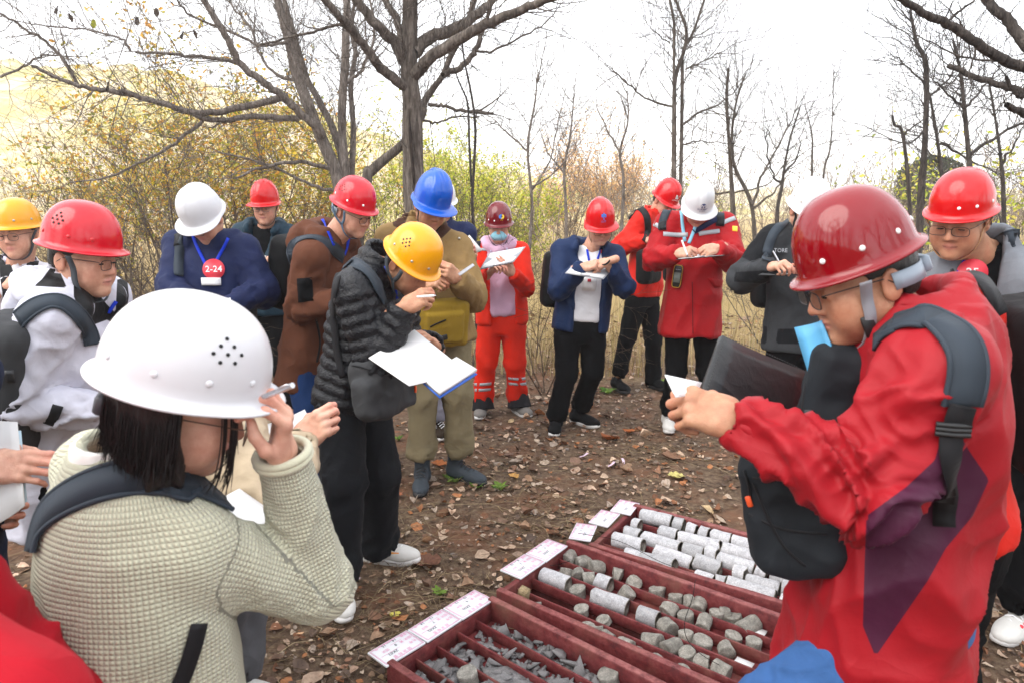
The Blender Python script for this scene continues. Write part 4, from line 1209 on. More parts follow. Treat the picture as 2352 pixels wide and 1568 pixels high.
# torn pink and white label scraps
for i, (px, py, lb) in enumerate([(1342, 1052, 'small pink paper scrap on the dirt'), (1405, 1073, 'curled white and pink paper scrap on the dirt, left one'), (1432, 1066, 'curled white and pink paper scrap on the dirt, right one'), (812, 1345, 'narrow white paper scrap left of the nearest sneaker')]):
    g_ = gz(px, py); mb = MB(); a = rng.random() * 3; pts = [V3(g_[0] + k * .05 * math.cos(a + k * .5), g_[1] + k * .05 * math.sin(a + k * .5), .022 + .010 * math.sin(k * 2)) for k in np.linspace(-.6, .6, 7)]
    T_ = np.gradient(np.array(pts), axis=0); W_ = np.cross(V3(0, 0, 1), T_); W_ /= np.linalg.norm(W_, axis=1, keepdims=True); mb.ribbon(pts, W_, np.tile(V3(0, 0, 1.), (7, 1)), .016, .0006)
    tag(mb.build('paper_scrap', paper_mat('pink_paper', (.72, .55, .66))), lb, 'paper scrap')

# ------------------------------------------------------------------ trees and shrubs
rt = np.random.default_rng(5)
def perp(d, rng):
    v = rng.normal(size=3); v -= d * (v @ d); return v / (np.linalg.norm(v) + 1e-9)
class Twigs:
    """branching wood collected into one mesh, remembers where fine twigs end"""
    def __init__(s, rng): s.mb = MB(); s.tips = []; s.rng = rng; s.n = 0
    def tube(s, P, r, n): s.mb.tube(P, r, n, cap=False); s.n += 1
    def grow(s, p, d, L, r, depth, kids=4, spread=.75, up=.12, wig=.22, seg=5, rmin=.0012, droop=0.0):
        rng = s.rng; pts = [p]; dd = nrm(d); st = L / seg
        for i in range(seg):
            dd = nrm(dd + rng.normal(0, wig, 3) + V3(0, 0, up - droop * i / seg)); pts.append(pts[-1] + dd * st)
        pts = np.array(pts); rr = np.linspace(r, max(r * .35, rmin), seg + 1)
        s.tube(pts, rr, 6 if r > .02 else (4 if r > .006 else 3))
        if depth <= 0: s.tips.append(pts); return
        k = max(1, int(rng.normal(kids, .8)))
        for q in range(k):
            t = rng.uniform(.25, 1.0) if q else 1.0
            i = min(int(t * seg), seg - 1); b = pts[i] + (pts[i + 1] - pts[i]) * (t * seg - i)
            dn = nrm(pts[min(i + 1, seg)] - pts[i]); ang = rng.uniform(.35, 1.0) * spread
            s.grow(b, dn * math.cos(ang) + perp(dn, rng) * math.sin(ang), L * rng.uniform(.45, .78), max(rr[i] * .6, rmin), depth - 1, kids, spread, up, wig, max(3, seg - 1), rmin, droop)
def px_limb(pts, Y, dY=0.0, n=5):
    """limb drawn through photo points at distance Y, running dY deeper (or nearer) towards its end"""
    P = np.array([at(x, y, Y + dY * i / (len(pts) - 1)) for i, (x, y) in enumerate(pts)]); return spline(P, n)
def tree(label, Y, stems, limbs, twig, bark, name='tree', base=None, seed=0, leaf=None, rough_=1.0, side=16, extra=None):
    """stems: (points, r0, r1 px) thick wood; limbs: (points, r0, r1, dY); twig=(every metre, length, depth, radius)"""
    rng = np.random.default_rng(100 + seed); px2m = Y / FPX
    S = [px_limb(p, Y, d) for p, a, b, d in stems]
    bs = S[0][np.argmin(S[0][:, 2])].copy(); bs[2] = 0 if base is None else base
    root = empty(name, bs, label, 'tree')
    mb = MB()
    for P, (p, a, b, d) in zip(S, stems):
        r = np.linspace(a, b, len(P)) * px2m * (.78 if seed == 3 else .88)
        P2 = spline(P, 3); r2 = np.interp(np.linspace(0, 1, len(P2)), np.linspace(0, 1, len(P)), r)
        n0 = mb.n; mb.tube(P2, r2, side if a * px2m > .03 else 8)
        V = mb.V[-1] if len(mb.V[-1]) > len(P2) * 4 else mb.V[-3]
        ns = side if a * px2m > .03 else 8; ctr = np.repeat(P2, ns, 0)
        if len(V) == len(ctr):
            out = V - ctr; th = np.arctan2(out[:, 1], out[:, 0]); k = vnoise(np.stack([np.cos(th) * 3.2, np.sin(th) * 3.2, V[:, 2] * 1.6], -1) + seed, 3) - .5; k2 = vnoise(V * V3(14, 14, 4) + seed, 5) - .5
            V += out * (.32 * k + .22 * k2)[:, None] * rough_
    mb.build('trunk', bark, root, True)
    tw = Twigs(rng); fine = Twigs(rng)
    for (p, a, b, d) in limbs:
        P = px_limb(p, Y, d); P[1:-1] += rng.normal(0, .006, (len(P) - 2, 3)) * (Y / 7); tw.tube(P, np.linspace(a, b, len(P)) * px2m, 8)
        S.append(P)
    every, TL, dep, tr = twig[:4]; z0 = twig[4] if len(twig) > 4 else 1.9
    for P in S:
        L = np.linalg.norm(np.diff(P, axis=0), axis=1).sum(); k = int(L / every)
        for q in range(k):
            t = rng.uniform(.08, 1.0); i = min(int(t * (len(P) - 1)), len(P) - 2); b = P[i]; dn = nrm(P[i + 1] - P[i])
            if b[2] < z0: continue
            ang = rng.uniform(.5, 1.25); d = dn * math.cos(ang) + perp(dn, rng) * math.sin(ang) + V3(0, 0, .15)
            fine.grow(b, d, TL * rng.uniform(.5, 1.25), tr * rng.uniform(.7, 1.3), dep, 3, .85, .06, .2, 5, tr * .28)
        fine.grow(P[-1], nrm(P[-1] - P[-2]), TL * .8, tr, dep, 3, .8, .05, .2, 5, tr * .28)
    if tw.n: tw.mb.build('limbs', bark, root, True)
    fine.mb.build('twigs', bark, root, True)
    if leaf: leaves_on(fine, root, leaf, rng)
    if extra: extra(root, rng)
    return root
def leaves_on(tw, root, leaf, rng, name='crown'):
    n, size, pal, sp = leaf; tips = tw.tips; k = rng.integers(0, len(tips), n); j = rng.integers(0, 4, n)
    P = np.array([tips[a][min(b + 1, len(tips[a]) - 1)] for a, b in zip(k, j)]) + rng.normal(0, sp, (n, 3))
    V, F, C = leaf_batch(P, size * rng.uniform(.6, 1.4, n), rng.random(n) * 6.28, rng.normal(0, .8, n), np.stack([rng.normal(0, .4, n), rng.normal(.2, .3, n)], -1), pick(rng, pal, n, .3), (.6), (3, 2), rng.normal(0, .7, n))
    return link(name, mesh_np(V, F, name, True, {'col': C}), root, leaf_mat('tree_leaf', .45))
grey_bark = bark_mat('grey_bark', (.13, .11, .095), (.28, .245, .22)); dark_bark = bark_mat('dark_bark', (.07, .06, .055), (.16, .14, .125)); pale_bark = bark_mat('pale_bark', (.22, .19, .17), (.40, .36, .33)); brown_bark = bark_mat('brown_bark', (.12, .085, .06), (.24, .18, .135))

def scar(root, rng):
    P = np.array([at(x, y, 6.0 - .115) for x, y in [(939, 250), (942, 300), (946, 360), (950, 400), (951, 440)]]); P = spline(P, 4); mb = MB(); mb.tube(P, np.interp(np.linspace(0, 1, len(P)), [0, .3, .8, 1], [.006, .030, .026, .006]), 8, flat=.5); mb.build('bark_scar', bark_mat('scar_bark', (.045, .035, .03), (.10, .07, .05)), root, True)
tree('tall bare tree with split grey trunk and spreading limbs behind the blue helmet', 6.0,
     [([(962, 900), (958, 640), (955, 500), (950, 400), (947, 300), (946, 235), (940, 180), (940, 100), (942, 0), (944, -120)], 31, 15, 0)],
     [([(948, 178), (985, 138), (1060, 88), (1130, 52), (1200, 22), (1270, -5), (1400, -60)], 14, 6, -.5), ([(950, 122), (990, 87), (1050, 66), (1100, 32), (1135, -5), (1180, -70)], 15, 7, .5), ([(935, 150), (908, 99), (874, 68), (819, 0), (760, -80)], 14, 8, -.3), ([(945, 208), (911, 185), (874, 157), (856, 130), (829, 96), (805, 65), (781, 38), (744, 0), (690, -60)], 12, 6, -.7),
      ([(930, 105), (922, 85), (908, 41), (884, 0), (860, -60)], 10, 6, .4), ([(829, 96), (800, 70), (783, 55), (740, 68), (684, 82), (598, 103)], 4.5, 2, -.3)],
     (.075, .62, 2, .0050), grey_bark, seed=1, extra=scar)
tree('slender grey tree leaning right behind the split trunk', 6.6,
     [([(800, 760), (840, 430), (853, 393), (928, 328), (969, 267), (975, 236), (997, 202), (1017, 174), (1035, 130), (1062, 80), (1090, 0), (1110, -60)], 13, 5, .4)],
     [([(1017, 174), (1062, 150), (1092, 116), (1109, 75), (1123, 34), (1130, -10)], 7, 4, .3), ([(1092, 118), (1125, 120), (1180, 95), (1240, 62), (1275, 30)], 3, 1.2, .2), ([(985, 240), (1020, 245), (1060, 255), (1133, 262)], 4, 3, -.3), ([(1060, 255), (1110, 250), (1160, 210)], 3, 1.2, .3), ([(970, 275), (1000, 282), (1040, 270), (1100, 268)], 3, 1.5, .3)],
     (.09, .55, 2, .0045), grey_bark, seed=2)
tree('grey multi-stemmed tree with low sweeping limbs left of the split trunk', 7.2,
     [([(800, 640), (779, 427), (735, 308), (684, 178), (670, 120), (649, 44), (632, -20)], 18, 9, 0), ([(805, 640), (790, 400), (769, 308), (728, 222), (704, 178), (670, 60), (640, -40)], 12, 6, .5), ([(803, 640), (795, 420), (786, 308), (788, 205), (793, 137), (796, 0), (800, -60)], 13, 9, .3), ([(812, 640), (808, 420), (812, 300), (806, 200), (816, 120), (806, 60), (820, -20)], 9, 5, .8)],
     [([(740, 320), (731, 297), (684, 256), (649, 222), (608, 191), (550, 147), (530, 103), (496, 44), (458, -10), (420, -60)], 10, 5, -.8), ([(663, 222), (588, 239), (513, 256), (444, 258), (376, 239), (308, 219), (246, 208), (181, 198), (130, 178), (72, 152)], 8, 3, -1.0), ([(687, 273), (581, 270), (496, 277), (427, 256), (362, 236), (253, 212)], 7, 3, -.6), ([(550, 147), (479, 133), (410, 126), (311, 120)], 4.5, 2.5, -.4), ([(178, 195), (137, 126), (95, 90), (51, 62), (0, 31), (-60, 0)], 4, 2, -.4), ([(684, 82), (640, 100), (598, 103), (520, 70), (430, 30), (400, -20)], 4, 2, -.5), ([(466, 277), (400, 330), (330, 370), (250, 405), (160, 420)], 4, 1.6, -.5),
      ([(760, 390), (690, 372), (600, 385), (540, 410)], 5, 2, -.6), ([(770, 440), (700, 420), (620, 380), (500, 350)], 4, 1.8, -.3), ([(700, 190), (640, 175), (600, 130), (570, 60), (520, 0)], 4, 2, .4), ([(800, 190), (830, 160), (860, 80), (850, 0)], 4, 2, .3), ([(300, 118), (280, 90), (200, 70), (120, 62), (40, 50)], 2.6, 1.2, -.2), ([(0, 178), (60, 150), (100, 128), (160, 130)], 3, 1.5, .2)],
     (.05, .72, 2, .0048), pale_bark, seed=3)
# dark branches of a tree that stands beyond the right edge
tree('dark bare tree whose branches reach in at the top right', 3.6,
     [([(2700, 1300), (2660, 700), (2600, 420), (2560, 250), (2520, 60), (2500, -150)], 42, 26, 0)],
     [([(2560, 250), (2440, 190), (2352, 158), (2292, 129), (2245, 101), (2175, 55), (2128, 35), (2074, 0), (2010, -40)], 13, 6, -.3), ([(2520, 200), (2400, 140), (2352, 97), (2323, 55), (2288, 23), (2261, -5), (2220, -60)], 14, 9, .2), ([(2600, 420), (2470, 270), (2352, 214), (2292, 195), (2234, 175), (2177, 150)], 10, 6, .3), ([(2600, 420), (2450, 310), (2352, 265), (2312, 241)], 10, 6, -.2), ([(2352, 225), (2325, 208), (2311, 176)], 6, 3.5, 0), ([(2230, 95), (2215, 70), (2203, 45)], 3, 1.5, 0), ([(2245, 101), (2235, 140), (2225, 178)], 2.5, 1.2, 0), ([(2300, 132), (2270, 140), (2200, 128), (2142, 98)], 3, 1.4, .2), ([(2175, 55), (2200, 30), (2235, 5)], 3, 2, 0)],
     (.22, .26, 1, .0038), dark_bark, seed=4)
tree('thin dark vine-hung sapling right of the split trunk', 6.3, [([(1095, 760), (1095, 600), (1085, 480), (1088, 400), (1092, 300), (1083, 220), (1065, 130), (1060, 60)], 4.5, 2, 0), ([(1083, 430), (1078, 330), (1074, 240), (1055, 190), (1040, 150)], 3, 1.5, .1)], [], (.2, .3, 1, .003), dark_bark, seed=5, side=8)
# thin trees on the right
tree('slim twin-stemmed bare tree behind the man in the orange-red jacket', 9.0, [([(1548, 640), (1548, 429), (1548, 253), (1552, 175), (1571, 117), (1575, 66), (1552, 0), (1540, -60)], 7, 3, 0), ([(1566, 640), (1564, 429), (1567, 195), (1569, 117), (1591, 78), (1618, 0), (1640, -50)], 5.5, 2.5, .2), ([(1547, 260), (1548, 120), (1548, 51), (1538, 0), (1530, -50)], 4, 2.5, -.2)],
     [([(1567, 288), (1602, 261), (1661, 234), (1715, 179)], 3, 1, .3), ([(1544, 245), (1482, 226), (1435, 187), (1400, 160)], 2.6, 1, -.3), ([(1567, 333), (1600, 325), (1680, 332)], 2, 1, .2), ([(1575, 160), (1620, 140), (1690, 100)], 2, .8, .2), ([(1540, 100), (1500, 70), (1480, 45)], 1.6, .8, 0)], (.065, .85, 2, .0052), grey_bark, seed=6, side=10)
tree('bare forked tree between the white helmets', 10.0, [([(1690, 640), (1684, 487), (1677, 370), (1669, 234), (1673, 156)], 8, 2, 0), ([(1735, 640), (1728, 480), (1690, 390), (1680, 330), (1690, 240), (1712, 170)], 6, 1.5, .2)], [([(1728, 470), (1754, 395), (1790, 330), (1835, 240)], 3.5, 1, .2), ([(1728, 480), (1780, 440), (1800, 400)], 3, 1.2, 0), ([(1640, 445), (1700, 440), (1760, 425), (1800, 380)], 2.4, 1, .2)], (.065, .95, 2, .0055), grey_bark, seed=7, side=10)
tree('small bare tree just left of the half-hidden white helmet', 9.0, [([(1790, 640), (1785, 500), (1795, 430), (1812, 330), (1838, 245)], 6, 1.5, 0)], [([(1795, 430), (1770, 390), (1755, 300)], 3, 1, .2), ([(1800, 400), (1830, 360), (1840, 310)], 2.5, 1, -.2)], (.09, .7, 2, .005), dark_bark, seed=8, side=8)
tree('two thin bare saplings above the red helmet in front', 10.5, [([(1868, 640), (1865, 393), (1865, 312), (1848, 240)], 3.5, 1.2, 0), ([(1880, 640), (1891, 409), (1908, 331), (1916, 156)], 3.5, 1.0, .2)], [], (.12, .5, 2, .0045), grey_bark, seed=9, side=8)
tree('tall dark bare tree left of the grey-jacketed man', 8.5, [([(2105, 800), (2113, 487), (2125, 331), (2127, 156), (2105, 97), (2090, 23)], 10, 3, 0), ([(2120, 800), (2165, 480), (2160, 380), (2150, 300), (2135, 215)], 6, 3, .3)], [([(2127, 230), (2180, 180), (2200, 120)], 3, 1, .2), ([(2125, 300), (2080, 330), (1990, 292)], 2.5, .8, -.2), ([(2125, 200), (2080, 150), (2040, 120)], 2.5, .8, 0), ([(2160, 330), (2230, 370), (2300, 400)], 3, 1, .3)], (.06, .95, 2, .0052), dark_bark, seed=10, side=10)
tree('crooked dark stump-topped sapling left of the right red helmet', 8.0, [([(2095, 800), (2090, 479), (2074, 312), (2055, 288), (2050, 265)], 5.5, 2.5, 0)], [([(2074, 312), (2100, 290), (2130, 270)], 2.5, 1, 0)], (.35, .4, 1, .0035), dark_bark, seed=11, side=8)
tree('dark bare tree with an arching branch above the right red helmet', 7.0, [([(2240, 800), (2236, 480), (2226, 370), (2214, 242), (2206, 168), (2190, 100)], 8, 2.5, 0)], [([(2230, 355), (2292, 312), (2352, 284), (2420, 270)], 4, 2, 0), ([(2214, 250), (2260, 200), (2300, 150)], 3, 1, .2), ([(2214, 250), (2170, 210), (2140, 180)], 3, 1, -.2), ([(2234, 440), (2285, 470), (2310, 560), (2352, 600)], 3, 2, -.4)], (.065, .8, 2, .0048), dark_bark, seed=12, side=10)
tree('bare tree at the far right edge behind the grey jacket', 8.0, [([(2310, 800), (2305, 480), (2300, 380), (2285, 270), (2270, 180)], 6, 2, 0)], [([(2300, 380), (2330, 330), (2352, 290)], 3, 1, 0)], (.09, .7, 2, .0048), dark_bark, seed=13, side=8)
tree('pale bare sapling left of the navy-jacketed writer', 8.5, [([(1210, 640), (1222, 480), (1212, 340), (1228, 240), (1235, 170)], 5, 1.5, 0)], [([(1215, 350), (1160, 300), (1130, 270)], 2.4, 1, .2), ([(1220, 440), (1262, 370), (1290, 250)], 2.6, 1, .2), ([(1220, 430), (1270, 400), (1330, 330)], 2.4, 1, -.2)], (.08, .7, 2, .005), pale_bark, seed=14, side=8)
tree('pale bare sapling above the emblem helmet', 9.5, [([(1302, 640), (1300, 480), (1296, 390), (1310, 310), (1318, 220)], 4.5, 1.5, 0), ([(1420, 640), (1432, 430), (1424, 350), (1442, 280), (1440, 200)], 4.5, 1.2, 0)], [([(1296, 400), (1260, 350), (1240, 300)], 2.4, 1, .2), ([(1424, 350), (1395, 300), (1370, 240)], 2.4, 1, .2)], (.08, .75, 2, .0052), pale_bark, seed=15, side=8)

def bush_tree(label, px, Y, H, spread, stems, leaf, bark, depth=3, seed=0, name='tree', kids=4, up=.1, tr=.022, low=.15):
    """a tree or shrub grown freely from the ground at photo column px"""
    rng = np.random.default_rng(300 + seed); b = at(px, 470, Y); b[2] = gh(b[0], b[1])
    root = empty(name, b, label, 'tree' if 'tree' in name else 'shrub'); tr_ = Twigs(rng); mbt = MB()
    for q in range(stems):
        a = rng.random() * 6.28; lean = rng.uniform(low, spread) ; d = nrm(V3(math.cos(a) * lean, math.sin(a) * lean, 1))
        L = H * rng.uniform(.45, .75); pts = [b + V3(math.cos(a), math.sin(a), 0) * .08 * rng.random()]; dd = d
        for i in range(5): dd = nrm(dd + rng.normal(0, .10, 3) + V3(0, 0, .05)); pts.append(pts[-1] + dd * L / 5)
        pts = np.array(pts); mbt.tube(pts, np.linspace(tr, tr * .4, 6), 7)
        for k in range(kids + 3):
            i = rng.integers(1, 6); dn = nrm(pts[i] - pts[i - 1]); ang = rng.uniform(.4, 1.1)
            tr_.grow(pts[i], dn * math.cos(ang) + perp(dn, rng) * math.sin(ang), H * rng.uniform(.2, .42), tr * .4, depth - 1, kids, .8, up, .2, 5, .0016 * (Y / 8))
    mbt.build('trunk', bark, root, True); tr_.mb.build('twigs', bark, root, True)
    if leaf: leaves_on(tr_, root, leaf, rng)
    return root
YG = ['#d6bc3c', '#b5ab3a', '#a3a338', '#e0bd48', '#c89c40', '#8a9434', '#d8a04a', '#e6cf7a']; GR = ['#c6d048', '#aebb40', '#dcd95a', '#93a838', '#e8db68']; OR = ['#e8c08a', '#e0aa6c', '#f0d2a0', '#d8b878']
for i, (px, Y, H, sp, st, lf, lb) in enumerate([
    (270, 13.5, 2.72, .5, 5, (2332, 0.062, YG, 0.060), 'yellowing tree behind the red and yellow helmets at left'), (400, 11.0, 3.60, .6, 7, (6026, 0.057, YG, 0.060), 'olive-yellow tree left of the white helmet'), (545, 12.0, 3.76, .6, 7, (6026, 0.062, YG, 0.060), 'gold and green tree above the white helmet'), (690, 13.0, 3.44, .6, 6, (4665, 0.062, YG, 0.060), 'gold and green tree behind the multi-stemmed tree'), (860, 14.0, 3.12, .6, 6, (5670, 0.053, GR, 0.072), 'pale yellow-green tree just left of the split trunk'),
    (1060, 15.5, 2.80, .6, 7, (7020, 0.056, GR, 0.072), 'bright yellow-green tree right of the split trunk'), (1180, 17.0, 2.72, .6, 7, (7020, 0.059, GR, 0.084), 'bright yellow-green tree above the maroon helmet'), (1310, 24.0, 3.52, .5, 6, (5670, 0.073, OR, 0.120), 'pale orange tree beyond the emblem helmet'), (1410, 27.0, 3.36, .5, 6, (4860, 0.079, OR, 0.120), 'faint orange tree right of the emblem helmet')]):
    bush_tree(lb, px, Y, H, sp, st, lf, brown_bark, 3, i)
for i, (px, Y, H, lf, lb) in enumerate([(2040, 15, 2.8, (700, .09, GR, .15), 'sparse yellow-leaved tree left of the right red helmet'), (2320, 11, 2.6, (800, .075, GR, .14), 'sparse yellow-leaved tree at the right edge'), (1640, 16, 2.2, (260, .08, GR, .15), 'sparse green-tipped bush behind the white helmets')]):
    bush_tree(lb, px, Y, H, .6, 5, lf, grey_bark, 3, 20 + i)
# the dark evergreen
rng = np.random.default_rng(77); b = at(2135, 470, 24); b[2] = 0; er = empty('tree', b, 'dark round evergreen tree beyond the right red helmet', 'tree')
mb = MB(); mb.tube([b, b + V3(0, 0, 2.2)], [.14, .08], 8); mb.build('trunk', dark_bark, er, True)
P = rng.normal(0, 1, (4200, 3)); P /= np.linalg.norm(P, axis=1, keepdims=True); P *= rng.uniform(.55, 1, (4200, 1)) ** .5; P *= (1 + .35 * (fbm(P * 2.2, 4) - .5))[:, None]; P = P * V3(1.15, 1.0, 1.0) + b + V3(0, 0, 2.25)
V, F, C = leaf_batch(P, rng.uniform(.08, .2, 4200), rng.random(4200) * 6.28, rng.normal(0, .7, 4200), rng.normal(0, .3, (4200, 2)), pick(rng, ['#28361f', '#3a4a28', '#1f2b1a', '#4a5530'], 4200), .5, (3, 3), rng.normal(0, .7, 4200))
link('crown', mesh_np(V, F, 'crown', True, {'col': C}), er, leaf_mat('tree_leaf', .45))
# bare shrubs: thicket on the left, single ones among the people
sh = [(60, 5.6, 1.7, 'bare brown shrub behind the yellow helmet'), (190, 5.4, 1.9, 'bare brown shrub behind the red helmet at left'), (300, 6.2, 2.0, 'bare twiggy shrub left of the navy jacket'), (350, 5.0, 1.6, 'bare grey shrub beside the navy sleeve'), (400, 7.4, 2.4, 'bare twiggy shrub behind the white helmet'), (520, 8.2, 2.5, 'dark tangled shrub right of the white helmet'), (690, 8.6, 2.3, 'dark tangled shrub behind the brown hood'), (-40, 6.4, 2.2, 'bare shrub at the left edge'), (130, 7.5, 2.3, 'bare shrub behind the thicket at left'),
      (1255, 5.7, 1.5, 'bare grey shrub between the orange suit and the navy jacket'), (1075, 6.3, 1.7, 'bare shrub behind the orange suit'), (1235, 7.2, 1.9, 'bare shrub left of the navy jacket, farther back'), (1770, 7.8, 1.5, 'bare shrub between the red coat and the charcoal jacket'), (2330, 6.5, 1.9, 'bare shrub at the right edge')]
for i, (px, Y, H, lb) in enumerate(sh): bush_tree(lb, px, Y, H, .9, 6 if px < 800 else 4, None, brown_bark if i % 2 else grey_bark, 3, 40 + i, 'bare_shrub', 4, .02, .010 if px < 800 else .007, .3)
# the brushwood far behind, too dense to count
rng = np.random.default_rng(9); tw = Twigs(rng)
for q in range(460):
    Y = rng.uniform(13, 40); px = rng.uniform(-100, 2450) if q % 3 else rng.uniform(1250, 2450); b = at(px, 470, Y); b[2] = 0
    tw.grow(b, V3(rng.normal(0, .25), rng.normal(0, .25), 1), rng.uniform(1.0, 2.2), .016, 2, 4, .8, .05, .15, 4, .006)
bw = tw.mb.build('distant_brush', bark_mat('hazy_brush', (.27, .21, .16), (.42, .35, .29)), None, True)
tag(bw, 'pale brown leafless brushwood across the far side of the field', 'brush', kind='stuff')
# leaves still hanging on the left limbs
for i, (px, py, Y, c) in enumerate([(216, 56, 6.6, '#9aa030'), (133, 24, 6.6, '#3a3230'), (160, 42, 6.6, '#4a4038'), (316, 50, 6.7, '#3a3230'), (360, 30, 6.7, '#4a4038'), (421, 82, 6.8, '#332c28'), (446, 80, 6.8, '#55463a'), (250, 200, 6.3, '#332c28'), (462, 58, 6.8, '#c0a040')]):
    V, F, C = leaf_batch(at(px, py, Y)[None], np.array([.085]), np.array([rng.random() * 3]), np.array([1.3]), np.array([[.3, .6]]), np.array([srgb(c)]), .55, (7, 3))
    tag(link('hanging_leaf', mesh_np(V, F, 'hanging_leaf', True, {'col': C}), None, leaf_mat('tree_leaf', .45)), ['yellow-green leaf hanging alone at the upper left', 'dark leaf hanging nearest the top left corner', 'dark curled leaf just right of the corner leaf', 'dark leaf hanging at the top, left of the multi-stemmed tree', 'dark leaf hanging highest beside the long limb', 'black curled leaf hanging under the upper left limb', 'brown leaf hanging right of the black curled one', 'dark dead leaf caught on the long low limb', 'yellow leaf hanging near the top left limbs'][i], 'leaf')

# the woods go on behind the photographer (they show in the glossy helmets)
rng = np.random.default_rng(55); tw = Twigs(rng)
for q in range(26):
    a = R_(rng.uniform(150, 390)); r = rng.uniform(5, 13); b = V3(math.cos(a) * r, math.sin(a) * r, 0)
    if b[1] > 1.0 and abs(b[0]) < 8: continue
    tw.tube(np.array([b, b + V3(rng.normal(0, .2), rng.normal(0, .2), 2.5), b + V3(rng.normal(0, .4), rng.normal(0, .4), 5.5)]), [.13, .10, .05], 7)
    for k in range(7): tw.grow(b + V3(0, 0, rng.uniform(1.5, 5)), V3(rng.normal(0, .8), rng.normal(0, .8), .8), rng.uniform(1.2, 2.4), .035, 2, 4, .8, .08, .18, 4, .008)
for q in range(40):
    a = R_(rng.uniform(160, 380)); r = rng.uniform(6, 15); b = V3(math.cos(a) * r, math.sin(a) * r, 0)
    if b[1] > .5: continue
    tw.grow(b, V3(rng.normal(0, .3), rng.normal(0, .3), 1), rng.uniform(1.2, 2.6), .02, 2, 5, .9, .05, .2, 4, .008)
tag(tw.mb.build('woods_behind', brown_bark, None, True), 'bare trunks and brushwood of the woods behind the photographer', 'woods', kind='stuff')

# ------------------------------------------------------------------ core boxes, label boards, drill cores
t = NT('oxide_red_paint'); co = t.coord(); n1 = t.noise(30, 6, .7, co); n2 = t.noise(5, 4, .6, co); n3 = t.noise(240, 3, .6, co)
b_ = t.ramp(n1.outputs[0], [(.3, srgb('#481b1d')), (.5, srgb('#6c292b')), (.72, srgb('#844442'))]); b_ = t.mix(t.ramp(n2.outputs[0], [(.52, (0, 0, 0)), (.72, (.55, .55, .55))]), b_, srgb('#7d5a4a'))
sp_ = t.n('SeparateXYZ'); t.l(co, sp_.inputs[0]); wr = t.math('MULTIPLY', t.math('MULTIPLY_ADD', sp_.outputs[2], 90.0, -9.9), t.math('MULTIPLY_ADD', n1.outputs[0], 2.4, -.75)); b_ = t.mix(wr, b_, srgb('#a86c68')); b_.node.clamp_factor = True
t.bump(t.math('MULTIPLY_ADD', n3.outputs[0], .3, n1.outputs[0]), .006, .6); box_m = t.set(b_, .55, .35)
t = NT('wet_film'); n1 = t.noise(20, 3); water_m = t.set(srgb('#3a1c1a'), .06, .6); t.bump(n1.outputs[0], .002, .2)
def rockmat(name, stops, sc=40, rough=.85):
    t = NT(name); co = t.coord(); n1 = t.noise(sc, 7, .7, co); n2 = t.noise(sc * 5, 4, .7, co)
    b = t.ramp(n1.outputs[0], [(p, srgb(c)) for p, c in stops]); b = t.mix(1.0, b, t.ramp(n2.outputs[0], [(.3, (.62, .62, .62)), (.6, (1.05, 1.05, 1.05))]), 'MULTIPLY'); oi = t.n('ObjectInfo'); b = t.mix(1.0, b, t.ramp(oi.outputs['Random'], [(0, (.72, .71, .69)), (.5, (.95, .94, .92)), (1, (1.08, 1.06, 1.04))]), 'MULTIPLY'); t.bump(t.math('ADD', n1.outputs[0], n2.outputs[0]), .004, .7); return t.set(b, rough, .3)
chalk = rockmat('chalky_core', [(.28, '#858588'), (.40, '#b6b7bc'), (.6, '#cdced3'), (.78, '#c0b0a2')], 38); greyrock = rockmat('grey_core', [(.3, '#77756f'), (.5, '#9a9790'), (.7, '#bab6ad')], 45); broken = rockmat('broken_end', [(.3, '#6b665e'), (.5, '#938e85'), (.7, '#b0aba1')], 70); shale = rockmat('shale', [(.3, '#6a6a6c'), (.5, '#8f8e90'), (.72, '#b5b2b0')], 55, .6)
class Box:
    def __init__(s, label, A, ang, W, L, zt=.118, rowdir=-90):
        s.A = V3(A[0], A[1], 0); s.e = hv(ang); s.d = hv(ang - 90); s.W, s.L, s.zt = W, L, zt
        s.R = np.array([s.e, s.d, V3(0, 0, 1)]); o = s.root = empty('core_box', s.A, label, 'core box')
        def plank(nm, e0, e1, d0, d1, z0, z1, bev=.003):
            c = s.A + s.e * (e0 + e1) / 2 + s.d * (d0 + d1) / 2 + V3(0, 0, (z0 + z1) / 2); mb = MB(); mb.box(c, (abs(e1 - e0) / 2, abs(d1 - d0) / 2, (z1 - z0) / 2), s.R, bev=bev); return mb.build(nm, box_m, o)
        plank('base', .004, L - .004, .004, W - .004, .012, .030)
        plank('side_board', 0, L, -.010, .018, .010, zt); plank('side_board', 0, L, W - .018, W + .010, .010, zt - .002)
        plank('end_board', -.004, .020, .0185, W - .0185, .010, zt - .018); plank('end_board', L - .02, L + .004, .0185, W - .0185, .010, zt - .018)
        for k in range(1, 5): plank('divider', .0205, L - .0205, W * k / 5 - .004, W * k / 5 + .004, .0305, zt - .040 - .004 * (k % 2), .0015)
    def P(s, e, d, z=.03): return s.A + s.e * e + s.d * d + V3(0, 0, z)
    def row(s, k): return s.W * (k + .5) / 5
B1 = Box('nearest dark red wooden core box full of grey shale shards', gz(1127, 1368, .118), -41, .50, 1.25)
B2 = Box('middle dark red wooden core box with scattered round core pieces', gz(1305, 1238, .118), -38, .505, 1.35)
B3 = Box('farthest dark red wooden core box packed with pale drill cores', gz(1457, 1156, .118), -34, .49, 1.40)
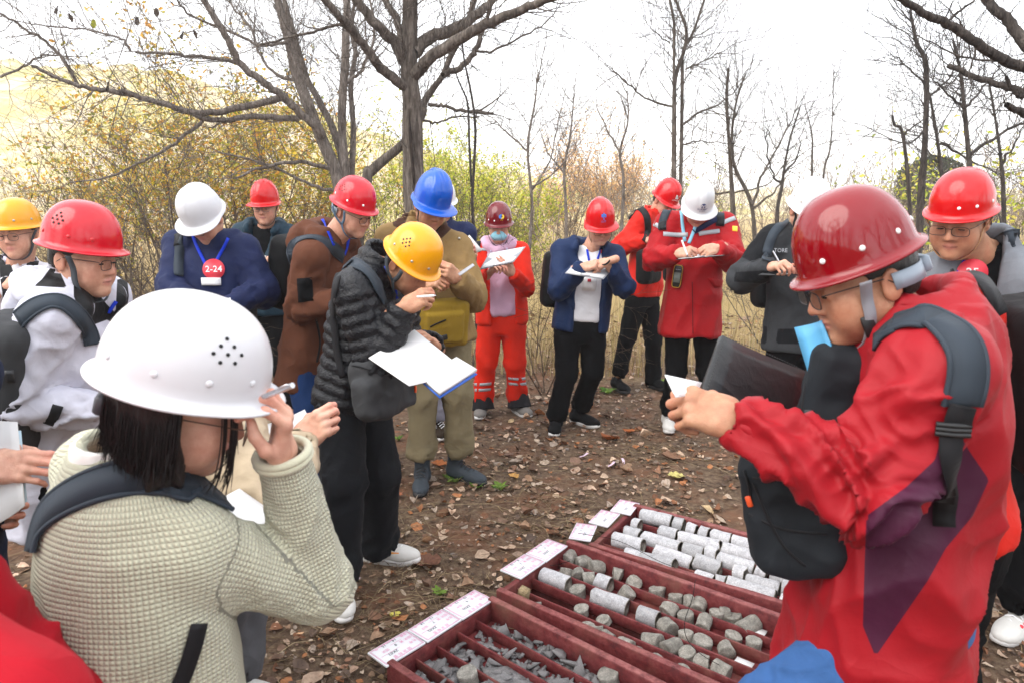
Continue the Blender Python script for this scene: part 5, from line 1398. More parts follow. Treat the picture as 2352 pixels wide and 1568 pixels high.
def label_board(box, e0, d0, w, h, no, depth, lb, rot=0, z=.0):
    """white board lying over the end of a box, printed form with hand-written values"""
    e, d = hv(math.degrees(math.atan2(box.e[1], box.e[0])) + rot), hv(math.degrees(math.atan2(box.d[1], box.d[0])) + rot)
    c = box.A + box.e * e0 + box.d * d0 + V3(0, 0, box.zt - .010 + z); N = V3(0, 0, 1); o = empty('label_board', c, lb, 'label board')
    mb = MB(); mb.box(c, (h / 2, w / 2, .004), np.array([e, d, N]), bev=.0015); mb.build('board', MATS['board_white'], o)
    top = c + N * .0045; X, U = d, e          # reads from the far-left side of the box
    mbf = MB()
    for k, th in ((.94, .0012), (.90, .0006)):
        for (a, b_) in (((-1, -1), (1, -1)), ((1, -1), (1, 1)), ((1, 1), (-1, 1)), ((-1, 1), (-1, -1))):
            p0 = top + X * a[0] * w / 2 * k + U * a[1] * (h / 2 - (1 - k) * w / 2); p1 = top + X * b_[0] * w / 2 * k + U * b_[1] * (h / 2 - (1 - k) * w / 2); t_ = nrm(p1 - p0); mbf.ribbon([p0, p1], np.tile(np.cross(N, t_), (2, 1)), np.tile(N, (2, 1)), th, .0004)
    for yy, x0, x1 in ((.012, -.1, .8), (-.016, -.45, .1), (-.036, -.2, .5)):
        p0, p1 = top + U * (yy - .008) * h / .1 + X * x0 * w * .5, top + U * (yy - .008) * h / .1 + X * x1 * w * .5; mbf.ribbon([p0, p1], np.tile(np.cross(N, nrm(p1 - p0)), (2, 1)), np.tile(N, (2, 1)), .0008, .0004)
    mbf.build('form_lines', MATS['ink_pink'], o)
    def tx(s_, x, y, sz, m): text_at(s_, sz * h / .1, top + X * x * w * .5 + U * y * h / .1, X, U, N, MATS[m], o, lift=.0009, bold=.0)
    tx('回 次 标 签', .05, .033, .0145, 'ink_pink'); tx('孔号', -.68, .012, .0135, 'ink_pink'); tx('ZK02', .30, .012, .0165, 'ink_dark'); tx('回次', -.68, -.013, .0135, 'ink_pink'); tx('第', -.35, -.013, .0135, 'ink_pink'); tx(str(no), -.06, -.013, .0165, 'ink_dark'); tx('回次', .45, -.013, .0135, 'ink_pink'); tx('深度', -.68, -.037, .0135, 'ink_pink'); tx(depth[0] + ' — ' + depth[1], .05, -.037, .0165, 'ink_dark'); tx('m', .66, -.037, .014, 'ink_pink')
plastic('board_white', (.74, .75, .78), .4)
label_board(B1, -.035, .085, .170, .105, 6, ('10', '12'), 'label board marked 10 to 12, farthest up of the three on the nearest box')
label_board(B1, -.035, .259, .170, .105, 7, ('12', '14'), 'label board in the middle of the three on the nearest box', 1)
label_board(B1, -.037, .434, .170, .105, 8, ('14', '15'), 'label board at the bottom left corner of the nearest box', -1)
label_board(B2, -.030, .125, .170, .110, 4, ('6', '8'), 'upper of the two label boards on the middle box', 1)
label_board(B2, -.030, .300, .170, .110, 5, ('8', '10'), 'lower of the two label boards, above the wood block on the middle box', 0, .001)
label_board(B3, -.030, .045, .150, .105, 1, ('0', '2'), 'white label board at the far corner of the farthest box', 6)
label_board(B3, -.060, .215, .160, .100, 2, ('2', '4'), 'white label board second from the far corner of the farthest box', 4)
label_board(B3, -.075, .405, .160, .100, 3, ('4', '6'), 'white label board tilted at the near corner of the farthest box', 16, .004)
rc = np.random.default_rng(31)
def core_mesh(L, r, seed, rough_=.0016, nl=7, na=16):
    th = np.arange(na) / na * 6.2832; Vs = []
    xs_ = np.concatenate([[-L / 2], np.linspace(-L / 2 + .002, L / 2 - .002, nl), [L / 2]])
    for i, x in enumerate(xs_):
        rr = r * (.93 if i in (0, len(xs_) - 1) else 1) + rough_ * (vnoise(np.stack([np.cos(th) * 2 + seed, np.sin(th) * 2, np.full(na, x * 40)], -1), seed) - .5) * 2
        xx = x + (.010 * (vnoise(np.stack([np.cos(th) * 1.3, np.sin(th) * 1.3, np.full(na, seed + (i > 3) * 7.)], -1), seed) - .5) if i < 2 or i > len(xs_) - 3 else 0)
        Vs.append(np.stack([np.broadcast_to(xx, (na,)), rr * np.cos(th), rr * np.sin(th)], -1))
    V = np.concatenate(Vs + [np.array([[-L / 2 - .002, 0, 0], [L / 2 + .002, 0, 0]])]); K = len(V); nr = len(xs_)
    F = np.array([[i * na + j, (i + 1) * na + j, (i + 1) * na + (j + 1) % na, i * na + (j + 1) % na] for i in range(nr - 1) for j in range(na)])
    T = np.array([[(j + 1) % na, j, K - 2] for j in range(na)] + [[(nr - 1) * na + j, (nr - 1) * na + (j + 1) % na, K - 1] for j in range(na)])
    mi = np.concatenate([np.ones(len(T)), np.where((np.arange(len(F)) < na) | (np.arange(len(F)) >= (nr - 2) * na), 1, 0)])
    return mesh_np(V, [T, F], 'core_piece', True, None, mi)
CM = [core_mesh(.15, .034, k) for k in range(5)] + [core_mesh(.09, .034, 10 + k) for k in range(4)] + [core_mesh(.05, .034, 20 + k, .003) for k in range(4)]
for m in CM: m.materials.append(chalk); m.materials.append(broken)
def lump_mesh(seed, r=.031, L=.036):
    """a worn slice of core: rounded drum with one slanting broken face"""
    g = np.random.default_rng(seed); mb = MB(); mb.sphere((0, 0, 0), 1.0, None, 14, 10); V = np.concatenate(mb.V); F = np.concatenate(mb.F[4])
    x = V[:, 2]; rad = np.hypot(V[:, 0], V[:, 1]); k = np.minimum(1, 1.25 * rad ** .45); a = np.arctan2(V[:, 1], V[:, 0])
    xx = np.sign(x) * np.minimum(np.abs(x) * 1.5, 1) * L / 2; slant = g.normal(0, .25)
    W = np.stack([xx * (1 + slant * np.cos(a + seed)) , r * k * np.cos(a), r * k * np.sin(a)], -1)
    n = nrm(V); W = W * (1 + .16 * (vnoise(V * 1.7 + seed * 3.3, seed) - .5) + .10 * (vnoise(V * 4.1 + seed, seed + 1) - .5))[:, None]
    return mesh_np(W, F, 'core_slice', True)
DM = [lump_mesh(40 + k, .031, (.030, .036, .042, .050, .034, .058)[k]) for k in range(6)]
for m in DM: m.materials.append(greyrock)
ORD = ['first', 'second', 'third', 'fourth', 'fifth', 'sixth', 'seventh', 'eighth', 'ninth', 'tenth', 'eleventh', 'twelfth', 'thirteenth', 'fourteenth', 'fifteenth']
ROW = ['far row', 'second row', 'middle row', 'fourth row', 'near row']
def put(me, box, e, d, z, lb, grp, yaw=0, roll=0, pitch=0, sc=1.0, name='core_piece', cat='drill core'):
    o = bpy.data.objects.new(name, me); COL.objects.link(o); p = box.P(e, d, z); o.location = tuple(p)
    a = math.atan2(box.e[1], box.e[0]); o.rotation_euler = (roll, pitch, a + yaw); o.scale = (sc, sc, sc) if np.isscalar(sc) else sc
    return tag(o, lb, cat, grp)
# farthest box: five packed rows
lb3 = 'pale grey cylindrical drill core lying in the farthest box'
for k in range(5):
    cnt = 0
    e = .045 + rc.uniform(0, .02)
    while e < 1.28:
        q = rc.integers(0, 5) if rc.random() < .5 else rc.integers(5, len(CM)); L = .15 if q < 5 else (.09 if q < 9 else .05); sx = rc.uniform(.8, 1.3) if q < 9 else rc.uniform(.7, 1.1)
        if rc.random() < .10: e += rc.uniform(.03, .09)
        L *= sx
        if e + L > 1.33: break
        put(CM[q], B3, e + L / 2, B3.row(k) + rc.normal(0, .004), .080 + (.014 if rc.random() < .25 else 0), '%s pale core from the labels, %s of the farthest box' % (ORD[cnt], ROW[k]), 'cores in the farthest box', rc.normal(0, .03), rc.random() * 6.28, rc.normal(0, .03), (sx, 1.06, 1.06)); e += L + rc.uniform(.004, .016); cnt += 1
# middle box: what the photograph shows, piece by piece
C4 = lambda x, y: (803.8 + x * .4395, 1091 + y * .4395)
def loc_in(box, x, y, z):
    p = gz(*C4(x, y), z) - box.A; return p @ box.e, p @ box.d
def snap(box, x, y, z=.06):
    e, d = loc_in(box, x, y, z); k = int(np.clip(round(d / box.W * 5 - .5), 0, 4)); d = np.clip(d, box.row(k) - .014, box.row(k) + .014); return e, d
lb2 = 'round grey core slice lying in the middle box'
for (x, y, L) in [(1085, 540, .13), (1360, 662, .15), (1335, 560, .065), (1560, 745, .08)]:
    e, d = snap(B2, x, y); sx = L / (.15 if L > .1 else .09)
    put(CM[rc.integers(0, 5) if L > .1 else rc.integers(5, 9)], B2, e, d, .064, {.13: 'long pale core nearest the labels in the middle box', .15: 'longest pale core with a bluish end in the middle box', .065: 'short pale core behind the longest one in the middle box', .08: 'short pale core right of the longest one in the middle box'}[L], None, rc.normal(0, .06), rc.random() * 6, 0, (sx, 1, 1))
SL = []
for (x, y) in [(1165, 425), (1230, 452), (1295, 482), (1140, 497), (1200, 522), (1262, 540), (1405, 522), (1495, 547), (1455, 612), (1610, 600), (1710, 632), (1190, 606), (1665, 712), (1762, 738), (1850, 780), (1775, 662), (1840, 672), (1970, 715), (2030, 735), (1660, 805), (1757, 847), (1840, 882), (1355, 850), (1580, 875), (1680, 910), (1965, 920), (2005, 845), (1845, 990), (1440, 905), (1500, 935), (1595, 985), (1770, 950), (1735, 1042), (1940, 1030), (2120, 870), (975, 682), (1055, 715), (1225, 690), (1330, 760), (1240, 812), (1560, 900), (2080, 800), (1900, 760), (1290, 830)]:
    e, d = snap(B2, x, y, .05); flat = rc.random() < .55; SL.append((put(DM[rc.integers(0, 6)], B2, e, d, .046 if flat else .056, lb2, 'core slices in the middle box', rc.random() * 6.28, rc.normal(0, .25), (1.57 + rc.normal(0, .25)) if flat else rc.normal(0, .2), rc.uniform(.85, 1.12) * np.array([rc.uniform(.9, 1.3), 1, 1])), e, int(np.clip(d / B2.W * 5, 0, 4))))
for k in range(5):
    for j, (o, e, _) in enumerate(sorted([q for q in SL if q[2] == k], key=lambda q: q[1])): o['label'] = '%s grey core slice from the labels, %s of the middle box' % (ORD[j], ROW[k])
# wet patches, wood block, paper slips
for box, k, e0, e1 in ((B2, 3, .03, .62), (B2, 4, .25, .40)):
    mb = MB(); mb.box(box.P((e0 + e1) / 2, box.row(k), .0325), ((e1 - e0) / 2, box.W / 10 - .008, .0012), box.R); mb.build('puddle', water_m, box.root)
e, d = loc_in(B2, 905, 620, .10); mb = MB(); mb.box(B2.P(e, d, .085), (.020, .017, .045), frame(-30, 12, 8), bev=.003); tag(mb.build('wood_block', rockmat('old_wood', [(.3, '#6b5a44'), (.5, '#a3906e'), (.7, '#c4b291')], 30)), 'small weathered wood block standing at the end of the middle box', 'wood block')
for (bx, x, y, lb) in ((B2, 2058, 975, 'white paper slip in the middle box beside the blue jeans'), (B3, 2285, 612, 'white paper slip at the right end of the farthest box'), (B2, 2130, 806, 'narrow white paper slip by the red jacket hem')):
    e, d = loc_in(bx, x, y, .06); mb = MB(); mb.box(bx.P(e, d, .055), (.03, .022, .0008), bx.R); tag(mb.build('paper_slip', MATS['paper']), lb, 'paper slip')
# nearest box: shale shards
def shard_mesh(seed):
    r = np.random.default_rng(seed); n = 6; a = np.sort(r.random(n)) * 6.283; rad = r.uniform(.5, 1, n)
    wd = r.uniform(.45, .8); top = np.stack([np.cos(a) * rad, np.sin(a) * rad * wd, r.uniform(.06, .14) + .10 * np.cos(a + r.random() * 6)], -1); bot = np.stack([np.cos(a) * rad * 1.08, np.sin(a) * rad * wd * 1.1, -np.full(n, r.uniform(.04, .12))], -1)
    V = np.concatenate([top, bot, [[0, 0, .12], [0, 0, -.09]]]); F = np.array([[i, n + i, n + (i + 1) % n, (i + 1) % n] for i in range(n)]); T = np.array([[i, (i + 1) % n, 2 * n] for i in range(n)] + [[n + (i + 1) % n, n + i, 2 * n + 1] for i in range(n)])
    m = mesh_np(V, [T, F], 'shale_shard', False); m.materials.append(shale); return m
SM = [shard_mesh(k) for k in range(14)]
for q in range(285):
    k = rc.integers(0, 5); e = .05 + 1.0 * rc.random() ** 1.05; d = B1.row(k) + rc.normal(0, .022); d = np.clip(d, B1.row(k) - .036, B1.row(k) + .036)
    if e < .10 and k < 2 and rc.random() < .6: continue
    s_ = rc.gamma(7, .0044); put(SM[rc.integers(0, 14)], B1, e, d, .036 + .022 * rc.random() + s_ * .1, 'dark grey shale shard lying in the nearest box', 'shale shards in the nearest box', rc.random() * 6.28, rc.normal(0, .5), rc.normal(0, .5), s_, 'shale_shard', 'rock')
for (x, y, lb) in ((625, 1065, 'round grey core slice at the lower end of the nearest box'), (1360, 1070, 'round grey core slice at the bottom edge of the nearest box')):
    e, d = snap(B1, x, y, .05); put(DM[2], B1, e, d, .062, lb, None, 1.0, .2, 1.4, 1.1)
# fine grit under the shards
V = []; mbg = MB()
for q in range(1500):
    k = rc.integers(0, 5); e = .04 + 1.1 * rc.random(); d = B1.row(k) + rc.uniform(-.040, .040); s_ = rc.gamma(3.5, .0027); p = B1.P(e, d, .032 + s_ * .2); R_2 = frame(rc.random() * 360, rc.normal(0, 15)); a = rc.uniform(.6, 1.4, 3)
    mbg.box(p, (s_ * a[0], s_ * .6 * a[1], s_ * .25), R_2, col=None)
tag(mbg.build('shale_grit', shale), 'fine grey shale grit on the floor of the nearest box', 'grit', kind='stuff')
# straw wisps lying over the boxes
for i, pts in enumerate([[(1805, 545), (1790, 640), (1750, 760), (1760, 850), (1830, 930), (1930, 990)], [(1045, 470), (1090, 465), (1150, 445)], [(1190, 300), (1400, 340), (1600, 440), (1700, 480)]]):
    mb = MB(); P = spline(np.array([gz(*C4(*q), .15 + .02 * math.sin(j)) for j, q in enumerate(pts)]), 5); mb.tube(P, .0013, 4); tag(mb.build('grass_stalk', attr_mat('straw', .85)), ['long dry grass stalk trailing across the middle box', 'short dry twig over the end of the middle box', 'thin dry stalk along the rim of the farthest box'][i], 'stalk')
# folded metal stand at the right edge
st_ = empty('metal_stand', gz(2360, 1330), 'folded pale metal stand at the right edge', 'stand')
for a, b in (((2325, 1275, 2.5), (2400, 1345, 2.35)), ((2325, 1300, 2.42), (2400, 1370, 2.3))):
    mb = MB(); mb.tube([at(*a), at(*b)], .012, 8); mb.build('bar', plastic('pale_metal', (.45, .55, .62), .35), st_, True)

# ------------------------------------------------------------------ things people wear, carry and hold
hm = {'red': helmet_mat('red_helmet', '#c00a10', .18), 'coral': helmet_mat('coral_helmet', '#c00c20', .18), 'maroon': helmet_mat('maroon_helmet', '#640511', .12), 'wine': helmet_mat('wine_helmet', '#7c030f', .10),
      'yellow': helmet_mat('yellow_helmet', '#e29a00', .22), 'white': helmet_mat('white_helmet', (.62, .625, .65), .3, .15), 'blue': helmet_mat('blue_helmet', '#0750b4', .18)}
plastic('white_sole', (.72, .71, .69), .55, noise=.25); plastic('black_sole', (.02, .02, .02), .6)
plastic('board_grey', (.36, .37, .40), .4); plastic('board_black', (.012, .013, .015), .45); plastic('screen_grey', (.16, .18, .16), .25); plastic('orange_tag', (.85, .10, .02), .5); plastic('yellow_trim', (.75, .40, .02), .4)
cloth('lanyard_blue', '#1238c8', rough=.5, crease=.1, bump=.1); cloth('lanyard_pale', '#7fb6cf', rough=.5, crease=.1, bump=.1)
cloth('pack_black', '#0b0c0e', rough=.75, crease=.7); cloth('pack_grey', '#3a3b3d', rough=.75, crease=.7); cloth('pack_slate', '#1d2126', rough=.7, crease=.6); cloth('strap_slate', '#323a43', rough=.65, crease=.25, bump=.2); cloth('strap_edge', '#0b0b0c', rough=.7)
cloth('black_cloth', '#090a0c', sheen=0, spec=.12); cloth('black_knit', '#0b0c0e', sheen=0); cloth('white_mesh', '#d8d6d1', rough=.75, crease=.4)

def sheet(name, label, cat, c, th, mat, group=None, bend=None, nu=4, nv=4, parent=None):
    q, F = quad_slab([at(*k) for k in c], th, nu, nv, bend)
    o = link(name, mesh_np(q, F, name, bend is not None), parent, mat)
    return tag(o, label, cat, group) if parent is None else o
def pen(label, a, b, body='ink_dark', r=.0042):
    A, B = at(*a), at(*b); u = nrm(B - A); L = np.linalg.norm(B - A)
    o = empty('pen', A, label, 'pen')
    mb = MB(); mb.tube([A + u * L * .12, A + u * L * .5, B], [r, r * 1.05, r], 8); mb.build('barrel', MATS[body], o, True)
    mb = MB(); mb.tube([A, A + u * L * .13], [r * .3, r * .9], 8); mb.build('tip', MATS['steel'], o, True)
    n = nrm(np.cross(u, V3(.3, .2, 1))); mb = MB(); mb.tube([B - u * L * .02 + n * r, B - u * L * .02 + n * r * 2, B - u * L * .28 + n * r * 1.7], r * .35, 5); mb.build('clip', MATS['steel'], o)
    return o
def clipboard(label, c, th=.004, mat='board_grey', paper=True, inset=.08):
    C = np.array([at(*k) for k in c]); o = empty('clipboard', C.mean(0), label, 'clipboard')
    q, F = quad_slab(C, th); link('board', mesh_np(q, F, 'board', False), o, MATS[mat])
    n = nrm(np.cross(C[1] - C[0], C[3] - C[0])); n = n if n[2] > 0 else -n
    m = C.mean(0); P = m + (C - m) * (1 - inset) + n * (th * .5 + .002)
    if paper: q, F = quad_slab(P, .002, 4, 4, lambda u, v: .004 * math.sin(3 * u)); link('paper', mesh_np(q, F, 'paper'), o, MATS['paper'])
    mb = MB(); a = (C[0] + C[3]) / 2 * .92 + m * .08; mb.box(a + n * .006, (.006, .03, .004), np.array([nrm(C[1] - C[0]), nrm(C[3] - C[0]), n]), bev=.002); mb.build('clip', MATS['steel'], o)
    return o
def pack(name, label, prims, mat, vox=.009, cat='backpack', fold=.8, seed=1, parts=()):
    S = Solid()
    for pr, k in prims: S.add(pr, k)
    V, F = S.mesh(vox); N = vnormals(V, F)
    n = vnoise(V * 14 + seed, seed); n2 = vnoise(V * 34 + seed, seed + 2)
    V = V + N * (.007 * ((1 - np.abs(2 * n - 1)) - .5) + .003 * (n2 - .5))[:, None] * fold
    b = V.mean(0).copy(); b[2] = V[:, 2].min()
    o = empty(name, b, label, cat)
    link('bag', mesh_np(V, F, 'bag'), o, mat); return o, Surf(V, F)
def badge(p, cx, cy, r, txt, surf=None, tsize=.62):
    o, P, X, Yv, N, rr = disc_on(surf or p.js, cx, cy, r, MATS['badge_red'], p.root, 'badge')
    if txt:
        f = 1 if (X @ _X) > 0 else -1
        text_at(txt, rr * tsize * 1.35, P, X * f, Yv * (1 if Yv[2] > 0 else -1), N, MATS['ink_white'], o, bold=.01)
def lanyard(p, pts, w=.014, mat='lanyard_blue', surf=None, off=.004): return strap_on(surf or p.js, pts, w, MATS[mat], p.root, 'lanyard', .0015, off, 5)
def on_helmet(p, th, ph, f):
    """local frame on the shell: point, right-hand direction as seen from outside, up, normal"""
    M = p.hM * p.hk; q, n = p.hel.dome(np.array(R_(th)), np.array(R_(ph))); q2, _ = p.hel.dome(np.array(R_(th)), np.array(R_(ph - 4)))
    P, N = q @ M + p.hcc, nrm(n @ M); up = nrm((q2 - q) @ M); X = nrm(np.cross(up, N)); up = np.cross(N, X)
    def wrap(Q):
        o = []
        for k in Q:
            r = p.hsurf.b.ray_cast(Vector(k + N * .03), Vector(-N)); o.append(np.array(r[0]) + N * .0012 if r[0] is not None else k)
        return np.array(o)
    return f(P, X, up, N, wrap)
def flat_poly(P, X, Y, pts, wrap, mat, parent, name='emblem'):
    q = np.array([P + X * a + Y * b for a, b in pts]); c = q.mean(0)
    mb = MB(); n = len(q); mb.add(wrap(np.concatenate([[c], q])), [[0, 1 + i, 1 + (i + 1) % n] for i in range(n)]); return mb.build(name, mat, parent)
def circ(r, n=14, cx=0, cy=0, a0=0, a1=360): return [(cx + r * math.cos(R_(a)), cy + r * math.sin(R_(a))) for a in np.linspace(a0, a1, n, endpoint=a1 - a0 < 360)]

CA = lambda pts: [(x * .3845, 373 + y * .3845) for x, y in pts]
CB = lambda pts: [(574 + x * .3661, 344.5 + y * .3661) for x, y in pts]
C3 = lambda pts: [(1493 + x * .4142, 918.7 + y * .4142) for x, y in pts]
C5 = lambda pts: [(1378 + x * .4393, 344.5 + y * .4393) for x, y in pts]
C6 = lambda pts: [(1493 + x * .4029, 344.5 + y * .4029) for x, y in pts]
C2 = lambda pts: [(x * .4507, 861.3 + y * .4507) for x, y in pts]
LIGHT, PALE, TAN = (.62, .38, .27), (.68, .43, .32), (.50, .285, .175)

# ------------------------------------------------------------------ the man in the foreground, right
def man_foreground():
    p = Person('man in red and plum jacket and glossy red helmet reading small cards, nearest at right', 1.36, 155, (2120, 742, .0), (2095, 1290, .0), (1975, 640, 0), (177, 20, 0), tone=TAN, seed=3, vox=.0072)
    p.arm('L', (1990, 1120, -.20), (1690, 962, -.08), S=(2150, 850, -.17)); p.arm('R', (1930, 1060, .30), (1800, 1010, .20))
    p.leg('L', (1775, 1635, -.05), (1840, 2080, .1)); p.leg('R', (1920, 1700, .2), (2000, 2100, .2))
    plum = [C3([(1640, 110), (1710, 170), (1770, 280), (1880, 440), (1790, 640), (1640, 820), (1540, 1000), (1250, 1420), (1180, 1250), (1190, 900), (1200, 640), (1420, 480), (1580, 330)])]
    red = cloth('red_shell', '#9a0818', '#430d2d', rough=.6, spec=.3, bump=.28)
    p.jacket(red, fat=1.12, hem=.36, sleeve=(.100, .080, .052), collar=(.062, .086), fold=2.5, masks={'m1': plum}, tab=[(-.40, .235, .20, .165, 0, .08), (-.15, .22, .185, .15, 0, .05), (.05, .20, .165, .14, 0, .02), (.20, .192, .15, .132, 0, .0), (.36, .192, .145, .128, 0, 0), (.45, .17, .12, .12, 0, 0), (.52, .13, .09, .11, 0, 0), (.57, .08, .07, .085, 0, 0)])
    p.trousers(cloth('blue_jeans', '#3a6096', weave=500), fat=.98, vox=.0085, fold=1.1)
    p.head(hs=1.1, fat=1.04, stubble=.4, eyes=True)
    p.helmet(Helmet('round', z0=.052, h=.138), hm['wine'], dpitch=5, k=.98, rivets=(38, 80, 125, 165, -38, -80, -125), rivet_mat=MATS['rivet_white'], strap=STRAP_1(1) + STRAP_1(-1), strap_mat=MATS['strap_light'], strap_w=.022, band=plastic('band_grey', (.25, .3, .36), .4), buckle=[((.040, .071, -.075), (.012, .004, .022))])
    p.glasses(w=.026, h=.017)
    p.hand('L', hdir(p.arms['L'][2], at(1560, 925, 1.30)), (.1, -.8, .6), 'grip', sc=1.06)
    p.hand('R', hdir(p.arms['R'][2], at(1700, 960, 1.5)), (0, .5, .8), 'hold')
    p.body()
    # backpack worn on the chest
    f, l, u = p.fwd, p.left, p.up
    Rb = np.array([nrm(ray(1900, 1000)) * 0 + f, l, u])
    A = lambda x, y, d=0: at(x, y, 1.36 + d)
    o, sf = pack('backpack', 'dark grey backpack worn on the chest of the nearest man in red', [
        (f_box(A(1830, 1165, .06), (.095, .115, .125), .04, frame(155, 12, 8)), .04), (f_box(A(1905, 930, .06), (.055, .10, .15), .035, frame(155, -8, 0)), .06), (f_ell(A(1800, 1060, .06), (.075, .11, .09), frame(155, 0, 0)), .05)], MATS['pack_slate'], .007, fold=2.2)
    for q in ([(1700, 1040), (1740, 1130), (1790, 1240), (1850, 1300)], [(1690, 1090), (1760, 1100), (1850, 1110), (1940, 1130)], [(1850, 880), (1842, 960), (1850, 1040)], [(1720, 1180), (1800, 1215), (1900, 1225)]): strap_on(sf, q, .006, MATS['strap_black'], o, 'seam', .002, .0, 5)
    mb = MB(); q, n = sf.hit(1725, 1150); mb.box(q + n * .006, (.006, .003, .012), frame(155, 20, 0), bev=.002); mb.build('zip_pull', MATS['orange_tag'], o)
    strap_on(sf, [(1712, 1080), (1722, 1110), (1725, 1145)], .004, MATS['strap_black'], o, 'zip_cord')
    P_, N_ = sf.hit(1858, 965); patch_on(sf, [(1848, 940), (1868, 940), (1870, 990), (1846, 990)], plastic('rubber_black', (.015, .016, .018), .35), o, 'cable_port', 4, 4, .003, .004)
    strap_on(p.js, C6([(1370, 1005), (1480, 965), (1600, 960), (1720, 1030), (1800, 1150), (1810, 1300), (1775, 1450)]), .056, MATS['strap_slate'], o, 'shoulder_strap', .006, .001, 6, edge=MATS['strap_edge'], smooth=5)
    strap_on(p.js, C6([(1400, 1003), (1340, 1040), (1290, 1100)]), .05, MATS['strap_slate'], o, 'shoulder_strap', .006, .001, 4)
    strap_on(p.js, C6([(1775, 1440), (1755, 1500), (1745, 1560)]), .040, MATS['strap_black'], o, 'adjuster_strap', .004, .008, 4)
    strap_on(p.js, C3([(1665, 120), (1650, 300), (1640, 500), (1630, 690)]), .036, MATS['strap_black'], o, 'adjuster_strap', .003, .008, 6, smooth=4)
    mb = MB(); q, n = p.js.hit(*C3([(1665, 150)])[0]); t = nrm(np.cross(n, V3(0, 0, 1)))
    for k in (-.008, .0, .008): mb.tube([q + n * .012 - t * .026 + V3(0, 0, k), q + n * .016 + V3(0, 0, k), q + n * .012 + t * .026 + V3(0, 0, k)], .005, 6)
    mb.build('buckle', MATS['black_plastic'], o, True)
    # what he holds
    c = [(1655, 772, 1.50), (1858, 858, 1.62), (1842, 1015, 1.50), (1608, 905, 1.36)]
    C = np.array([at(*k) for k in c]); fo = empty('folder', C.mean(0), 'black stitched leather folder held by the nearest man in red', 'folder')
    q, F = quad_slab(C, .012, 6, 6, lambda u_, v: .006 * math.sin(math.pi * u_)); link('cover', mesh_np(q, F, 'cover'), fo, cloth('leather_black', '#17181a', rough=.42, crease=.5, weave=350, spec=.5))
    n = nrm(np.cross(C[1] - C[0], C[3] - C[0])); n = n if n @ (CAM - C[0]) > 0 else -n
    mb = MB(); m = C.mean(0); K = m + (C - m) * .95
    for i in range(4):
        a, b = K[i], K[(i + 1) % 4]; L = np.linalg.norm(b - a); u_ = (b - a) / L
        for t in np.arange(.004, L - .004, .009):
            off = n * (.0075 + (.006 * math.sin(math.pi * (t / L)) if i % 2 == 0 else 0)); mb.tube([a + u_ * t + off, a + u_ * (t + .005) + off], .0009, 4)
    mb.build('stitching', plastic('thread', (.06, .06, .06), .7), fo)
    sheet('folder', 'light blue plastic folder standing behind the black leather folder', 'folder', [(1826, 752, 1.44), (1885, 736, 1.36), (1910, 800, 1.34), (1868, 890, 1.37)], .004, MATS['folder_blue'], bend=lambda u_, v: .012 * math.sin(3 * u_))
    o2 = sheet('card', 'white card with a photo pinched in the nearest man’s fingers'.replace('’', ''), 'card', [(1527, 860, 1.30), (1612, 878, 1.36), (1600, 905, 1.33), (1552, 912, 1.27)], .0015, MATS['card_white'])
    return p
man_foreground()

